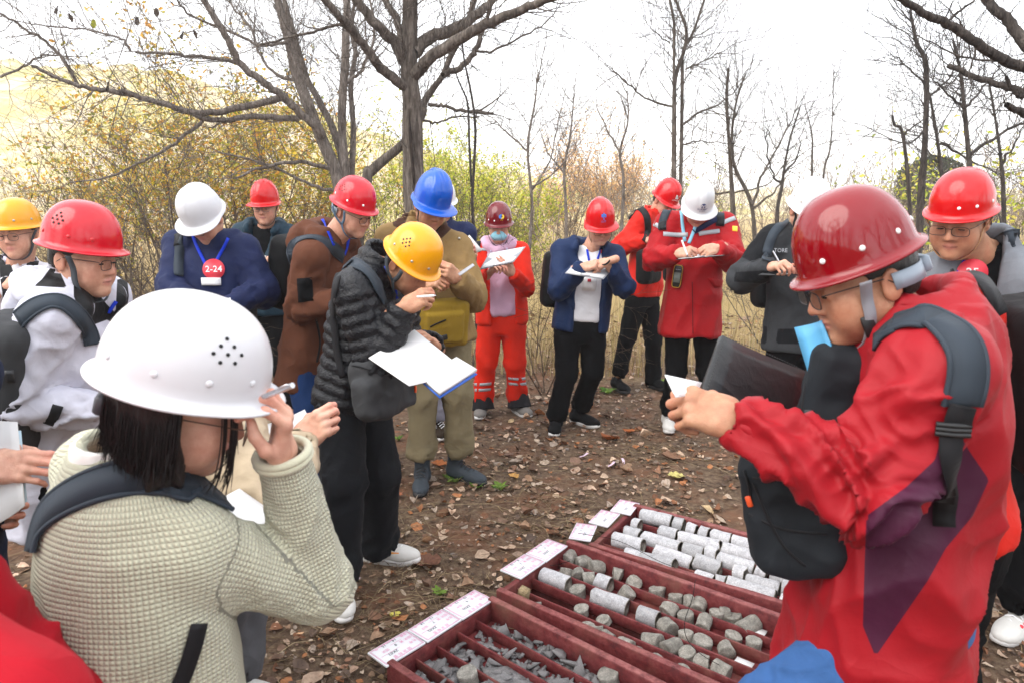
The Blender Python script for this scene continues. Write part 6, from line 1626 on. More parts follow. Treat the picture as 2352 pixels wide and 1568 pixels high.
# ------------------------------------------------------------------ the woman in the foreground, left
def woman_foreground():
    p = Person('woman in white helmet and pale green waffle-knit sweater raising a pen, seen from behind', 1.08, 48, (295, 1075, .02), (340, 1660, .0), (425, 925, .02), (20, 22, 6), tone=PALE, seed=8, vox=.0064, sw=.155)
    p.arm('R', (726, 1345, .13), (650, 1046, .06), S=(440, 1262, -.03)); p.arm('L', (200, 1500, .25), (420, 1450, .36))
    p.stand('L'); p.stand('R')
    S_, E_, W_ = p.arms['R']
    def waf(V, N):
        q = (V - p.pel) @ p.ax.T
        s, a, d = limb_param(V, p.arms['R']); s2, a2, d2 = limb_param(V, p.arms['L'])
        arm = (d < .085) & (s > .03)
        u = np.where(arm, (a + 7) * .062, np.arctan2(q[:, 0], -q[:, 1]) * .17); v = np.where(arm, s, q[:, 2])
        return {'wu': u, 'wv': v}
    t = NT('waffle_knit'); c = srgb('#c6c5a8')
    P1 = .0078
    su = t.math('ABSOLUTE', t.math('SINE', t.math('MULTIPLY', t.attr('wu'), math.pi / P1))); sv = t.math('ABSOLUTE', t.math('SINE', t.math('MULTIPLY', t.attr('wv'), math.pi / P1)))
    h = t.math('MULTIPLY', t.math('POWER', su, .55), t.math('POWER', sv, .55))
    n = t.noise(260, 4, .7); n2 = t.noise(8, 3)
    h2 = t.math('MULTIPLY_ADD', n.outputs[0], .35, h)
    base = t.mix(n2.outputs[0], tuple(x * .9 for x in c), tuple(min(1, x * 1.12) for x in c))
    base = t.mix(t.math('MULTIPLY', n.outputs[0], .4), base, (.66, .65, .56))
    t.bump(h2, .0042, 1.0); MATS['waffle_knit'] = t.set(base, .95, .1, Sheen_Weight=.35)
    p.jacket(MATS['waffle_knit'], 'sweater', fat=1.0, hem=.30, sleeve=(.080, .070, .047), collar=(.045, .080), fold=.6, attrs=waf, tab=[(-.33, .218, .16, .175, 0, 0), (-.05, .208, .15, .165, 0, 0), (.15, .19, .14, .15, 0, 0), (.30, .185, .135, .145, 0, 0), (.38, .168, .12, .135, 0, 0), (.44, .135, .095, .12, 0, 0), (.50, .08, .07, .085, 0, 0)])
    # cuff
    u = nrm(W_ - E_); mb = MB(); e1 = nrm(np.cross(u, V3(0, 1, 0))); e2 = np.cross(u, e1)
    th = np.arange(25) / 24 * 2 * math.pi
    for k in (0, 1): mb.tube(np.array([W_ - u * .004 + u * .010 * k + .045 * (math.cos(a) * e1 + math.sin(a) * e2) for a in th]), .008, 6, cap=False)
    mb.build('cuff', MATS['waffle_knit'], p.root, True)
    p.trousers(cloth('grey_trousers', '#55565a'))
    p.head(hs=1.04, eyes=False, hair=None)
    p.hs = 1.0
    p.helmet(Helmet('round', ax=.132, ab=.134, ay=.112, h=.138, z0=.052, brim=(.030, .018, .016)), hm['white'], dpitch=-6, rivets=(-150, -110, -70, -35, 150, 110), rivet_mat=MATS['white_helmet'], vents=(-58,), vent_r=.0033, band=plastic('band_dark', (.05, .05, .06), .5))
    p.glasses(MATS['frame_brown'], w=.027, h=.022)
    p.hand('R', hdir(W_, at(655, 850, 1.10)), (.75, .2, .15), 'pinch', sc=.96)
    p.body()
    # bob of hair: a solid mass with locks and loose strands over it
    rng = np.random.default_rng(4); mb = MB(); M, c = p.M, p.hc
    down = V3(0, 0, -1.0) @ M.T                       # gravity in head space
    S = Solid(); S.add(f_ell((-.016, 0, .034), (.099, .083, .088)), .02)
    for th in np.arange(70, 291, 10):
        o_ = V3(math.cos(R_(th)) * .078 - .018, math.sin(R_(th)) * .070, .02); S.add(f_cone(o_, o_ + (down * .5 + V3(0, 0, -.5)) * (.112 + .022 * math.sin(th * 1.7) + .012 * math.sin(th * .61)), .030, .013), .010)
    S.fn(lambda P: P[..., 0] + .006 + .45 * np.minimum(P[..., 2] + .01, 0) + .022 * (vnoise(P * V3(20, 60, 14), 4) - .5))
    V, F = S.mesh(.0045); N = vnormals(V, F); th = np.arctan2(V[:, 1], V[:, 0]); V = V + N * (.0030 * (vnoise(np.stack([th * 34, V[:, 2] * 5, 0 * th], -1), 3) - .5) + .006 * (vnoise(np.stack([th * 9, V[:, 2] * 6, 0 * th], -1), 6) - .5))[:, None]
    mb.add(V @ M + c, F)
    for q in range(760):
        th = R_(rng.uniform(84, 276)); fr = q % 15 == 0
        if fr: th = R_(rng.choice([-1, 1]) * rng.uniform(34, 52))
        k = rng.uniform(.98, 1.05); p0 = V3(math.cos(th) * .100 * k - .016, math.sin(th) * .084 * k, .055)
        dn = nrm(down * .55 + V3(0, 0, -.5)); ln = (.150 if not fr else .165) + rng.uniform(-.015, .022); out = V3(math.cos(th), math.sin(th), 0)
        pts = [p0, p0 + dn * ln * .35 + out * .010, p0 + dn * ln * .7 + out * rng.uniform(.006, .014), p0 + dn * ln * rng.uniform(.95, 1.05) + out * rng.uniform(-.018, .020) + V3(rng.normal(0, .006), rng.normal(0, .006), 0)]
        mb.tube(spline(np.array(pts) @ M + c, 3), [.0013] * 8 + [.0008, .0003], 3, cap=False)
    mb.build('hair', hair_mat('black_hair_gloss', (.009, .007, .007)), p.root, True)
    # white collar showing above the sweater
    S = Solid(); S.add(f_coneflat(p.neck - p.up * .02, p.neck + p.up * .055 - p.fwd * .004, .088, .076), .02); S.sub(f_coneflat(p.neck - p.up * .03, p.neck + p.up * .08, .072, .066), .004)
    p.mesh_part('collar', S, cloth('white_fleece', '#dcdad6', sheen=.4), .006, .4)
    # backpack straps and what shows of the pack
    Bk = p.neck - p.fwd * .30 - p.up * .30 + p.left * .03
    o, sf = pack('backpack', 'black backpack on the woman in the green sweater', [(f_box(Bk, (.15, .09, .20), .05, p.ax), .03)], MATS['pack_black'], .012)
    strap_on(p.js, [(20, 1270), (90, 1190), (180, 1130), (270, 1098), (340, 1092), (400, 1112), (425, 1128)], .052, MATS['strap_slate'], o, 'shoulder_strap', .006, .004, 6, edge=MATS['strap_edge'], smooth=6, extra=[p.neck - p.left * .11 + p.fwd * .05 + p.up * .0, p.neck - p.left * .12 + p.fwd * .12 - p.up * .06])
    strap_on(p.js, [(455, 1430), (440, 1490), (415, 1560), (395, 1600)], .028, MATS['strap_black'], o, 'adjuster_strap', .003, .003, 4)
    pen('silver pen in the raised hand of the woman in the white helmet', (588, 918, 1.10), (672, 884, 1.04), 'steel', .0046)
    sheet('notebook', 'open white notebook held low by the woman in the green sweater', 'notebook', [(488, 1158, 1.30), (548, 1125, 1.45), (640, 1190, 1.40), (600, 1235, 1.22)], .010, MATS['paper'])
woman_foreground()

# ------------------------------------------------------------------ left edge
def man_white_jacket():
    p = Person('man in white shell jacket and glossy red helmet, in profile beside the woman in green', 2.24, -4, (166, 676, .02), (135, 1000, .05), (192, 592, 0), (-6, 9, 0), tone=LIGHT, seed=4, vox=.009)
    p.arm('R', (112, 890, -.16), (240, 945, -.10), S=(115, 735, -.15)); p.arm('L', (230, 900, .25), (290, 920, .2))
    p.stand('L'); p.stand('R')
    blk = [CA([(440, 690), (470, 740), (600, 800), (640, 850), (690, 900), (700, 700), (760, 690), (770, 800), (740, 1000), (640, 940), (560, 970), (480, 900), (440, 800)]), CA([(330, 590), (400, 750), (200, 740), (250, 700)])]
    p.jacket(cloth('white_shell', '#cfcfdc', '#0e0f12', rough=.55, spec=.3), fat=1.05, hem=.30, sleeve=(.092, .078, .056), collar=(.085, .078), hood=1.15, fold=1.6, masks={'m1': blk})
    p.trousers(MATS['black_cloth'])
    p.head(hs=1.08, fat=1.05, jaw=1.05)
    p.helmet(Helmet('round', z0=.050), hm['coral'], dpitch=2, k=1.06, rivets=(-40, -75, -130, 40, 75), rivet_mat=MATS['rivet_red'], vents=(-102,), strap=STRAP_1(-1) + STRAP_1(1), strap_mat=MATS['strap_grey'])
    p.glasses(MATS['frame_black'])
    p.hand('R', (1, 0, .1), (0, -.8, .6), 'hold'); p.body()
    mbx = strap_on(p.js, CA([(690, 830), (660, 870), (640, 900)]), .012, MATS['lanyard_blue'], p.root, 'lanyard', .0015, .006, 3)
    c = at(40, 880, 2.10)
    o, sf = pack('backpack', 'charcoal grey backpack on the man in the white shell jacket', [(f_box(c, (.15, .095, .23), .05, p.ax), .03), (f_box(c - p.fwd * .07 - p.up * .08, (.12, .05, .12), .04, p.ax), .03)], MATS['pack_grey'], .009)
    strap_on(p.js, CA([(120, 940), (200, 870), (290, 835), (370, 840), (440, 890), (500, 960), (535, 1030), (545, 1090)]), .052, MATS['strap_slate'], o, 'shoulder_strap', .006, .003, 5, edge=MATS['strap_edge'], smooth=5)
    strap_on(p.js, CA([(345, 1450), (320, 1510), (290, 1560)]), .03, MATS['strap_black'], o, 'adjuster_strap', .003, .004, 4)
    try: patch_on(sf, CA([(25, 1240), (80, 1240), (90, 1310), (35, 1310)]), MATS['rubber_black'], o, 'cable_port', 3, 3, .003, .004)
    except Exception: pass
man_white_jacket()
def man_yellow_left():
    p = Person('man in yellow helmet and glasses with hand at his chin, at the far left edge', 3.5, -84, (44, 612, .04), (40, 850, .04), (43, 535, -.02), (-86, 6, 0), tone=LIGHT, seed=6)
    p.arm('R', (-40, 740, .0), (22, 655, -.28)); p.arm('L', (125, 740, .0), (70, 760, -.25))
    p.stand('L'); p.stand('R')
    p.jacket(cloth('white_black_coat', '#d9d6dc', '#101114', '#b9d400', rough=.6), fat=1.05, hem=.2, collar=(.05, .08), masks={'m1': [[(-5, 560), (14, 575), (36, 640), (40, 760), (20, 760), (0, 640)], [(62, 600), (82, 580), (90, 600), (70, 680), (52, 760), (48, 700)], [(4, 640), (36, 660), (36, 690), (6, 690)]], 'm2': [[(88, 552), (124, 582), (100, 590), (84, 572)]]})
    S = Solid(); S.add(f_coneflat(p.neck - p.up * .03, p.neck + p.up * .05, .078, .066), .01); S.sub(f_coneflat(p.neck - p.up * .05, p.neck + p.up * .07, .066, .058), .003); p.mesh_part('shirt_collar', S, cloth('lavender', '#c9c9e6'), .008, .3)
    p.trousers(MATS['black_cloth']); p.head(hs=1.1); p.glasses()
    p.helmet(Helmet('round', z0=.048), hm['yellow'], rivets=(-25, 25, 70, -70), rivet_mat=MATS['rivet_steel'], strap=STRAP_1(-1) + STRAP_1(1), strap_mat=MATS['strap_grey'])
    p.hand('R', hdir(p.arms['R'][2], at(80, 612, 3.25)), (-.3, -.8, .3), 'grip'); p.body()
    sheet('notebook', 'sage green notebook under the hand of the man at the left edge', 'notebook', [(14, 690, 3.2), (40, 672, 3.2), (60, 735, 3.15), (34, 742, 3.15)], .01, MATS['sage'])
man_yellow_left()
def person_edge_left():
    p = Person('person holding loose papers whose hand reaches in from the left edge', 1.45, 10, (-190, 860, 0), (-170, 1400, 0), (-180, 740, 0), (10, 20, 0), tone=PALE, seed=2, vox=.014)
    p.arm('R', (-210, 1180, -.12), (-30, 1072, .0)); p.arm('L', (-80, 1150, .2), (-40, 1190, .12)); p.stand('L'); p.stand('R')
    p.jacket(cloth('navy_plain', '#16203a')); p.trousers(MATS['black_cloth']); p.head(eyes=False, vox=.009); p.helmet(Helmet('round'), hm['white'])
    p.hand('R', (1, .1, .0), (-.1, -.8, .6), 'hold'); p.hand('L', (1, 0, .2), (0, .8, -.3), 'hold'); p.body()
    sheet('papers', 'loose white papers held at the left edge of the frame', 'papers', [(-60, 960, 1.5), (38, 968, 1.5), (56, 1160, 1.42), (-20, 1210, 1.4)], .004, MATS['paper'], bend=lambda u, v: .01 * math.sin(3 * u))
    sheet('papers', 'pale blue sheet behind the white papers at the left edge', 'papers', [(-50, 985, 1.515), (48, 988, 1.515), (62, 1150, 1.45), (-20, 1215, 1.43)], .002, MATS['paper_blue'])
person_edge_left()
def person_corner():
    p = Person('person in a bright red jacket cut off at the bottom left corner', .60, 20, (-560, 1180, .05), (-480, 2100, .1), (-620, 950, .05), (20, 20, 0), tone=LIGHT, seed=9, vox=.012)
    p.arm('R', (170, 1780, .0), (400, 1800, .1), S=(-10, 1690, -.04)); p.arm('L', (200, 1900, .35), (330, 1800, .3)); p.stand('L'); p.stand('R')
    p.jacket(cloth('red_plain', '#a80f20'), fold=.8, sleeve=(.088, .07, .055)); p.trousers(MATS['black_cloth']); p.head(eyes=False, vox=.009); p.helmet(Helmet('round'), hm['red'])
    p.hand('R', (1, 0, 0), (0, -.5, .8), 'hold'); p.hand('L', (1, 0, 0), (0, -.5, .8), 'hold'); p.body()
person_corner()

# ------------------------------------------------------------------ the row behind
def man_navy_badge():
    p = Person('man in navy jacket and white helmet with red badge 2-24 on a blue lanyard', 3.6, -95, (488, 552, .06), (478, 765, .0), (470, 502, -.05), (-112, 40, -6), tone=LIGHT, seed=12, sw=.175)
    p.arm('R', (362, 665, -.02), (440, 700, -.30)); p.arm('L', (604, 670, -.02), (520, 705, -.30)); p.stand('L'); p.stand('R')
    p.jacket(cloth('navy_cloth', '#141f45', rough=.7), fat=1.04, hem=.15, hood=1.05, sleeve=(.095, .08, .055), collar=(.06, .085), fold=1.3)
    p.trousers(MATS['black_cloth']); p.head(hs=1.05); p.glasses()
    p.helmet(Helmet('smooth', brim=(.045, .010, .010), h=.14, ay=.102), hm['white'])
    p.hand('R', 'x', (0, -.4, .9), 'pen'); p.hand('L', 'x', (0, -.4, .9), 'hold'); p.body()
    lanyard(p, CA([(1150, 430), (1185, 520), (1245, 640)]), .016); lanyard(p, CA([(1360, 455), (1310, 560), (1262, 650)]), .016)
    badge(p, *CA([(1278, 640)])[0], 22, '2-24')
    patch_on(p.js, CA([(1207, 690), (1320, 690), (1322, 735), (1210, 735)]), MATS['card_white'], p.root, 'name_card', 3, 3, .010, .002)
    o, sf = pack('backpack', 'black backpack on the man in navy with badge 2-24', [(f_box(p.neck - p.fwd * .23 - p.up * .27, (.14, .08, .2), .05, p.ax), .03)], MATS['pack_black'], .014)
    strap_on(p.js, CA([(1100, 385), (1085, 440), (1072, 520), (1066, 600), (1066, 680)]), .045, MATS['strap_slate'], o, 'shoulder_strap', .006, .003)
    strap_on(p.js, CA([(1073, 430), (1072, 500)]), .05, MATS['strap_black'], o, 'buckle', .004, .009, 4)
    sheet('notebook', 'white notebook below the badge of the man in navy', 'notebook', [(380, 640 + 55, 3.25), (530, 685, 3.3), (530, 720, 3.2), (380, 730, 3.2)], .01, MATS['paper'])
man_navy_badge()
def man_teal():
    p = Person('man in dark teal parka, red helmet and glasses, holding a pen behind the others', 4.95, -88, (609, 523, .04), (613, 695, .03), (610, 474, -.02), (-90, 10, 0), tone=LIGHT, seed=13)
    p.arm('R', (560, 622, .0), (600, 606, -.26)); p.arm('L', (668, 622, .02), (655, 590, -.24)); p.stand('L'); p.stand('R')
    p.jacket(cloth('teal_parka', '#16303f', rough=.6), fat=1.02, hem=.08, hood=1.0, collar=None, open_=[(-.3, 0, .0), (.25, 0, .0), (.36, 0, .03), (.55, 0, .085)])
    p.shirt(MATS['black_cloth']); p.trousers(MATS['black_cloth']); p.head(hs=1.08); p.glasses()
    p.helmet(Helmet('ridge', brim=(.040, .010, .008), h=.135), hm['red'], strap=STRAP_1(1) + STRAP_1(-1), strap_mat=MATS['strap_black'], strap_w=.012)
    p.hand('R', hdir(p.arms['R'][2], at(622, 596, 4.6)), (-.3, -.6, .6), 'pen'); p.hand('L', 'x', (0, .3, -.9), 'hold'); p.body()
    badge(p, *CA([(1706, 486)])[0], 13, '2-1')
    strap_on(p.js, CA([(1632, 480), (1636, 600), (1640, 760)]), .008, MATS['steel'], p.root, 'zip', .002, .001)
    pen('white pen held by the man in the teal parka', (604, 604, 4.62), (610, 588, 4.62), 'ink_white', .005)
    sheet('papers', 'folded papers in the hands of the man in the teal parka', 'papers', [(619, 590, 4.66), (664, 575, 4.72), (660, 590, 4.6), (622, 602, 4.56)], .008, MATS['paper'], bend=lambda u, v: .02 * math.sin(3 * u))
    o, sf = pack('backpack', 'dark backpack on the man in the teal parka', [(f_box(p.neck - p.fwd * .22 - p.up * .27, (.14, .08, .2), .05, p.ax), .03)], MATS['pack_black'], .016)
    strap_on(p.js, CA([(1480, 420), (1465, 500), (1455, 580)]), .045, MATS['strap_black'], o, 'shoulder_strap', .005, .002)
man_teal()
def man_brown():
    p = Person('man in long brown hooded jacket and red helmet leaning over the black puffer jacket', 3.55, -18, (752, 545, .04), (716, 790, .10), (812, 484, -.05), (-30, 24, 4), tone=LIGHT, seed=14)
    p.arm('R', (694, 705, -.12), (775, 690, -.20), S=(716, 590, -.16)); p.arm('L', (830, 690, .2), (800, 700, -.1)); p.stand('L', .03, .05); p.stand('R', .02, -.05)
    p.jacket(cloth('brown_cloth', '#5a3524'), fat=1.0, hem=.22, hood=1.2, sleeve=(.094, .082, .06), collar=(.05, .08), fold=1.4)
    p.trousers(cloth('dark_jeans', '#14305c')); p.head(hs=1.08, jaw=1.03); p.glasses()
    p.shoe('R', -20, MATS['black_knit'], MATS['white_sole']); p.shoe('L', -20, MATS['black_knit'], MATS['white_sole'])
    p.helmet(Helmet('round', z0=.048), hm['coral'], rivets=(-25, -70, -125, 25), rivet_mat=MATS['rivet_white'], vents=(-105,), strap=STRAP_Y(-1) + STRAP_Y(1), strap_mat=MATS['strap_blue'], strap_w=.014, band=MATS['band_grey'])
    p.hand('R', 'x', (0, -.6, .6), 'hold'); p.hand('L', 'x', (0, -.6, .6), 'hold'); p.body()
    patch_on(p.js, CB([(295, 808), (390, 800), (400, 945), (305, 958)]), MATS['black_cloth'], p.root, 'sleeve_patch', 5, 5)
    lanyard(p, CB([(455, 440), (490, 520), (525, 600)]), .016)
    lanyard(p, CB([(620, 540), (605, 620), (590, 660)]), .016)
    strap_on(p.js, CB([(415, 1060), (440, 1200), (420, 1330)]), .012, MATS['strap_black'], p.root, 'pocket_zip', .002, .001)
    o, sf = pack('backpack', 'black backpack on the man in the brown jacket', [(f_box(p.neck - p.fwd * .24 - p.up * .26 + p.left * .08, (.14, .08, .2), .05, p.ax), .03)], MATS['pack_black'], .013)
    strap_on(p.js, CB([(255, 690), (275, 610), (330, 560), (400, 550), (470, 580), (540, 630), (585, 680)]), .058, MATS['strap_slate'], o, 'shoulder_strap', .005, .003, 5, edge=MATS['strap_edge'], smooth=4)
man_brown()
def man_puffer():
    p = Person('man in black quilted puffer jacket and yellow helmet, hand at his mouth, centre', 2.75, -22, (868, 612, .04), (815, 885, .05), (942, 606, -.04), (-26, 40, 6), tone=TAN, seed=15, vox=.0085)
    p.arm('R', (792, 800, -.16), (930, 705, -.20), S=(818, 668, -.16)); p.arm('L', (930, 800, .22), (995, 790, .02))
    p.leg('R', (790, 1110, -.16), (778, 1325, -.20)); p.leg('L', (872, 1090, .05), (872, 1262, .12))
    def quilt(V, N):
        q = (V - p.pel) @ p.ax.T; D = np.zeros(len(V)); s, a, d = limb_param(V, p.arms['R']); s2, a2, d2 = limb_param(V, p.arms['L'])
        w = np.maximum(sstep(.11, .09, d), sstep(.11, .09, d2)); v = np.where(d < .105, s, np.where(d2 < .105, s2, q[:, 2])) + .006 * vnoise(V * 22)
        b = np.abs(np.sin(math.pi * v / .046)) ** .55
        n = vnoise(np.stack([v * 8, a * 4 + q[:, 0] * 40, q[:, 1] * 40], -1), 5)
        return V + N * ((b - .7) * .013 + (n - .5) * .005)[:, None]
    t = NT('puffer_black'); n1 = t.noise(70, 4, .6, None, .8); n2 = t.noise(22, 3); t.bump(t.math('MULTIPLY_ADD', n1.outputs[0], .6, n2.outputs[0]), .014, .8); MATS['puffer_black'] = t.set((.006, .0065, .009), t.math('MULTIPLY_ADD', n2.outputs[0], .2, .24), .32)
    p.jacket(MATS['puffer_black'], fat=1.02, hem=.06, sleeve=(.098, .080, .056), collar=(.075, .088), fold=.8, post=quilt)
    p.trousers(cloth('navy_black_trousers', '#0a0d12', rough=.8), r=(.102, .086, .084, .078))
    def trim(sh, M, o):
        mb = MB(); mb.box(V3(.075, -.036, .062) @ M + o, (.028, .003, .008), M, bev=.002); mb.build('side_stripe', plastic('orange_flash', (.75, .30, .05), .5), sh)
        mb = MB(); mb.box(V3(-.078, 0, .065) @ M + o, (.006, .022, .020), M, bev=.003); mb.build('heel_tab', plastic('green_heel', (.10, .13, .06), .6), sh)
    for sd, hh in (('R', -70), ('L', -8)): p.shoe(sd, hh, MATS['white_mesh'], MATS['white_sole'], MATS['card_white'], L=1.06, extra=trim)
    p.head(hs=1.06, stubble=.4, eyes=False); p.helmet(Helmet('round', z0=.046), hm['yellow'], rivets=(-20, -60, -120, 25, 60), rivet_mat=MATS['rivet_steel'], vents=(-98,), strap=STRAP_Y(-1) + STRAP_Y(1), strap_mat=MATS['strap_grey'])
    p.hand('R', hdir(p.arms['R'][2], at(985, 675, 2.55)), (-.2, -.8, .5), 'pen'); p.hand('L', hdir(p.arms['L'][2], at(975, 770, 2.7)), (.2, -.3, .9), 'hold'); p.body()
    lanyard(p, CB([(850, 730), (880, 790), (905, 850), (918, 930)]), .016)
    # bag slung in front
    A = lambda x, y, d: at(x, y, 2.75 + d)
    o, sf = pack('shoulder_bag', 'charcoal nylon bag slung in front of the man in the black puffer', [(f_box(A(880, 880, -.14), (.135, .075, .125), .045, frame(-22 + 90, 0, -8)), .03), (f_box(A(868, 905, -.20), (.11, .05, .075), .03, frame(-22 + 90, 0, -8)), .02)], MATS['pack_grey'], .008, 'bag', 2.0)
    strap_on(p.js, CB([(585, 700), (660, 720), (740, 770), (800, 860), (840, 960)]), .05, MATS['strap_slate'], o, 'shoulder_strap', .005, .004, 5, edge=MATS['strap_edge'], smooth=4)
    strap_on(p.js, CB([(575, 730), (545, 850), (530, 1000), (540, 1150), (560, 1300), (590, 1430)]), .03, MATS['strap_black'], o, 'side_strap', .004, .006, 5, smooth=4)
    strap_on(sf, CB([(640, 1350), (700, 1360), (760, 1380)]), .006, MATS['strap_black'], o, 'pocket_seam', .003, .001)
    mb = MB(); q, n = sf.hit(952, 893); mb.box(q + n * .004, (.004, .004, .014), frame(-22), bev=.001); mb.build('zip_pull', MATS['orange_tag'], o)
    pen('white pen held to the mouth of the man in the black puffer', (1002, 679, 2.50), (958, 682, 2.52), 'ink_white', .0042)
    nb = sheet('notebook', 'blue-covered notebook lying open in the hand of the man in the puffer', 'notebook', [(968, 868, 2.42), (1010, 905, 2.36), (1095, 850, 2.46), (1048, 822, 2.55)], .014, MATS['paper'])
    q, F = quad_slab([at(967, 870, 2.425), at(1010, 908, 2.36), at(1096, 853, 2.46), at(1048, 826, 2.55)], .004); q[:, 2] -= .010; link('cover', mesh_np(q, F, 'cover', False), nb, MATS['cover_blue'])
    sheet('paper', 'large white sheet folded out over the hand of the man in the puffer', 'paper', [(846, 822, 2.45), (952, 757, 2.62), (1060, 838, 2.50), (940, 886, 2.34)], .002, MATS['paper'], bend=lambda u, v: .02 * math.sin(2.5 * u) * v)
man_puffer()
def man_blue_helmet():
    p = Person('man in khaki coat, beige trousers and blue helmet reading a thin card', 3.75, -66, (967, 522, .06), (1004, 735, .04), (990, 474, -.06), (-58, 28, -4), tone=TAN, seed=16, sw=.18)
    p.arm('R', (902, 650, -.05), (985, 652, -.28)); p.arm('L', (1082, 655, -.02), (1050, 640, -.30), S=(1050, 572, .03))
    p.leg('R', (972, 905, -.05), (968, 1050, -.03)); p.leg('L', (1050, 900, .0), (1055, 1038, .06))
    p.jacket(cloth('khaki_coat', '#8a7048', '#40281c'), fat=1.03, hem=.14, hood=.75, sleeve=(.094, .080, .058), collar=(.075, .098), fold=1.2, masks={'m1': [CB([(880, 400), (940, 360), (1000, 390), (960, 500), (900, 480)]), CB([(1240, 430), (1280, 480), (1200, 560), (1150, 540)])]})
    p.trousers(cloth('beige_trousers', '#7d7258'), r=(.100, .082, .080, .078), fold=1.4)
    def bt(sh, M, o):
        mb = MB(); mb.tube(np.array([(-.03 + .042 * math.cos(a), .042 * math.sin(a), .165) for a in np.linspace(0, 6.28, 13)]) @ M + o, .008, 6, cap=False); mb.build('boot_collar', cloth('olive', '#3f3a22'), sh, True)
    for sd, hh in (('R', -88), ('L', -35)): p.shoe(sd, hh, cloth('boot_blue', '#3a4148', rough=.6), MATS['black_sole'], plastic('lace_dark', (.02, .02, .02), .7), boot=.06, L=1.08, extra=bt)
    p.head(hs=1.06, eyes=False)
    p.helmet(Helmet('vee', brim=(.048, .012, .010), h=.148), hm['blue'], strap=STRAP_1(-1) + STRAP_1(1), strap_mat=MATS['strap_black'], strap_w=.010)
    p.hand('L', hdir(p.arms['L'][2], at(1030, 622, 3.4)), (.3, -.8, .3), 'grip'); p.hand('R', 'x', (0, -.6, .6), 'grip'); p.body()
    mb = MB(); q, n = p.js.hit(*CB([(1312, 558)])[0]); mb.sphere(q + n * .002, (.008, .008, .008)); mb.build('snap_button', MATS['rivet_steel'], p.root, True)
    sheet('card', 'thin grey card read by the man in the blue helmet', 'card', [(1052, 629, 3.40), (1086, 606, 3.42), (1090, 610, 3.36), (1056, 634, 3.34)], .004, MATS['board_grey'])
    A = lambda x, y, d: at(x, y, 3.75 + d)
    o, sf = pack('shoulder_bag', 'mustard canvas shoulder bag hanging on the man in the khaki coat', [(f_box(A(1018, 742, -.20), (.135, .045, .13), .03, frame(-66 + 90, 0, 12)), .02), (f_box(A(1020, 752, -.245), (.105, .02, .085), .015, frame(-66 + 90, 0, 12)), .01)], cloth('mustard', '#8f7424', rough=.9), .008, 'bag')
    patch_on(sf, CB([(1180, 1170), (1235, 1155), (1240, 1185), (1185, 1202)]), MATS['leather_black'], o, 'leather_tag', 3, 3)
    strap_on(sf, CB([(1130, 1110), (1180, 1085), (1230, 1065)]), .008, MATS['strap_black'], o, 'zip', .003, .001)
    strap_on(p.js, CB([(1110, 560), (1130, 700), (1150, 850), (1150, 950)]), .035, MATS['mustard'], o, 'shoulder_strap', .004, .003)
man_blue_helmet()
def person_behind_blue():
    p = Person('person in pale grey sweatpants, almost hidden behind the man in the khaki coat', 4.55, -80, (1012, 520, .03), (1010, 720, .0), (1012, 470, -.02), (-80, 20, 0), tone=LIGHT, seed=17)
    p.arm('R', (965, 640, .05), (1010, 620, -.2)); p.arm('L', (1062, 630, .05), (1080, 590, -.18)); p.leg('R', (985, 870, 0), (985, 968, .05)); p.leg('L', (1016, 870, 0), (1008, 960, .05))
    p.jacket(MATS['navy_cloth']); p.trousers(cloth('sweatpants', '#9c9cac'), r=(.09, .07, .068, .06)); p.head(vox=.009); p.helmet(Helmet('round'), hm['white'])
    for sd in 'RL': p.shoe(sd, -55, cloth('brown_suede', '#33291f'), MATS['white_sole'], MATS['card_white'])
    p.hand('L', (.3, -.6, .4), (.6, 0, .3), 'hold'); p.hand('R', (.3, -.6, .4), (-.6, 0, .3), 'hold'); p.body()
    sheet('papers', 'white sheet sticking out to the right of the khaki coat', 'papers', [(1058, 560, 4.3), (1078, 540, 4.3), (1108, 575, 4.3), (1075, 592, 4.3)], .003, MATS['paper'])
person_behind_blue()
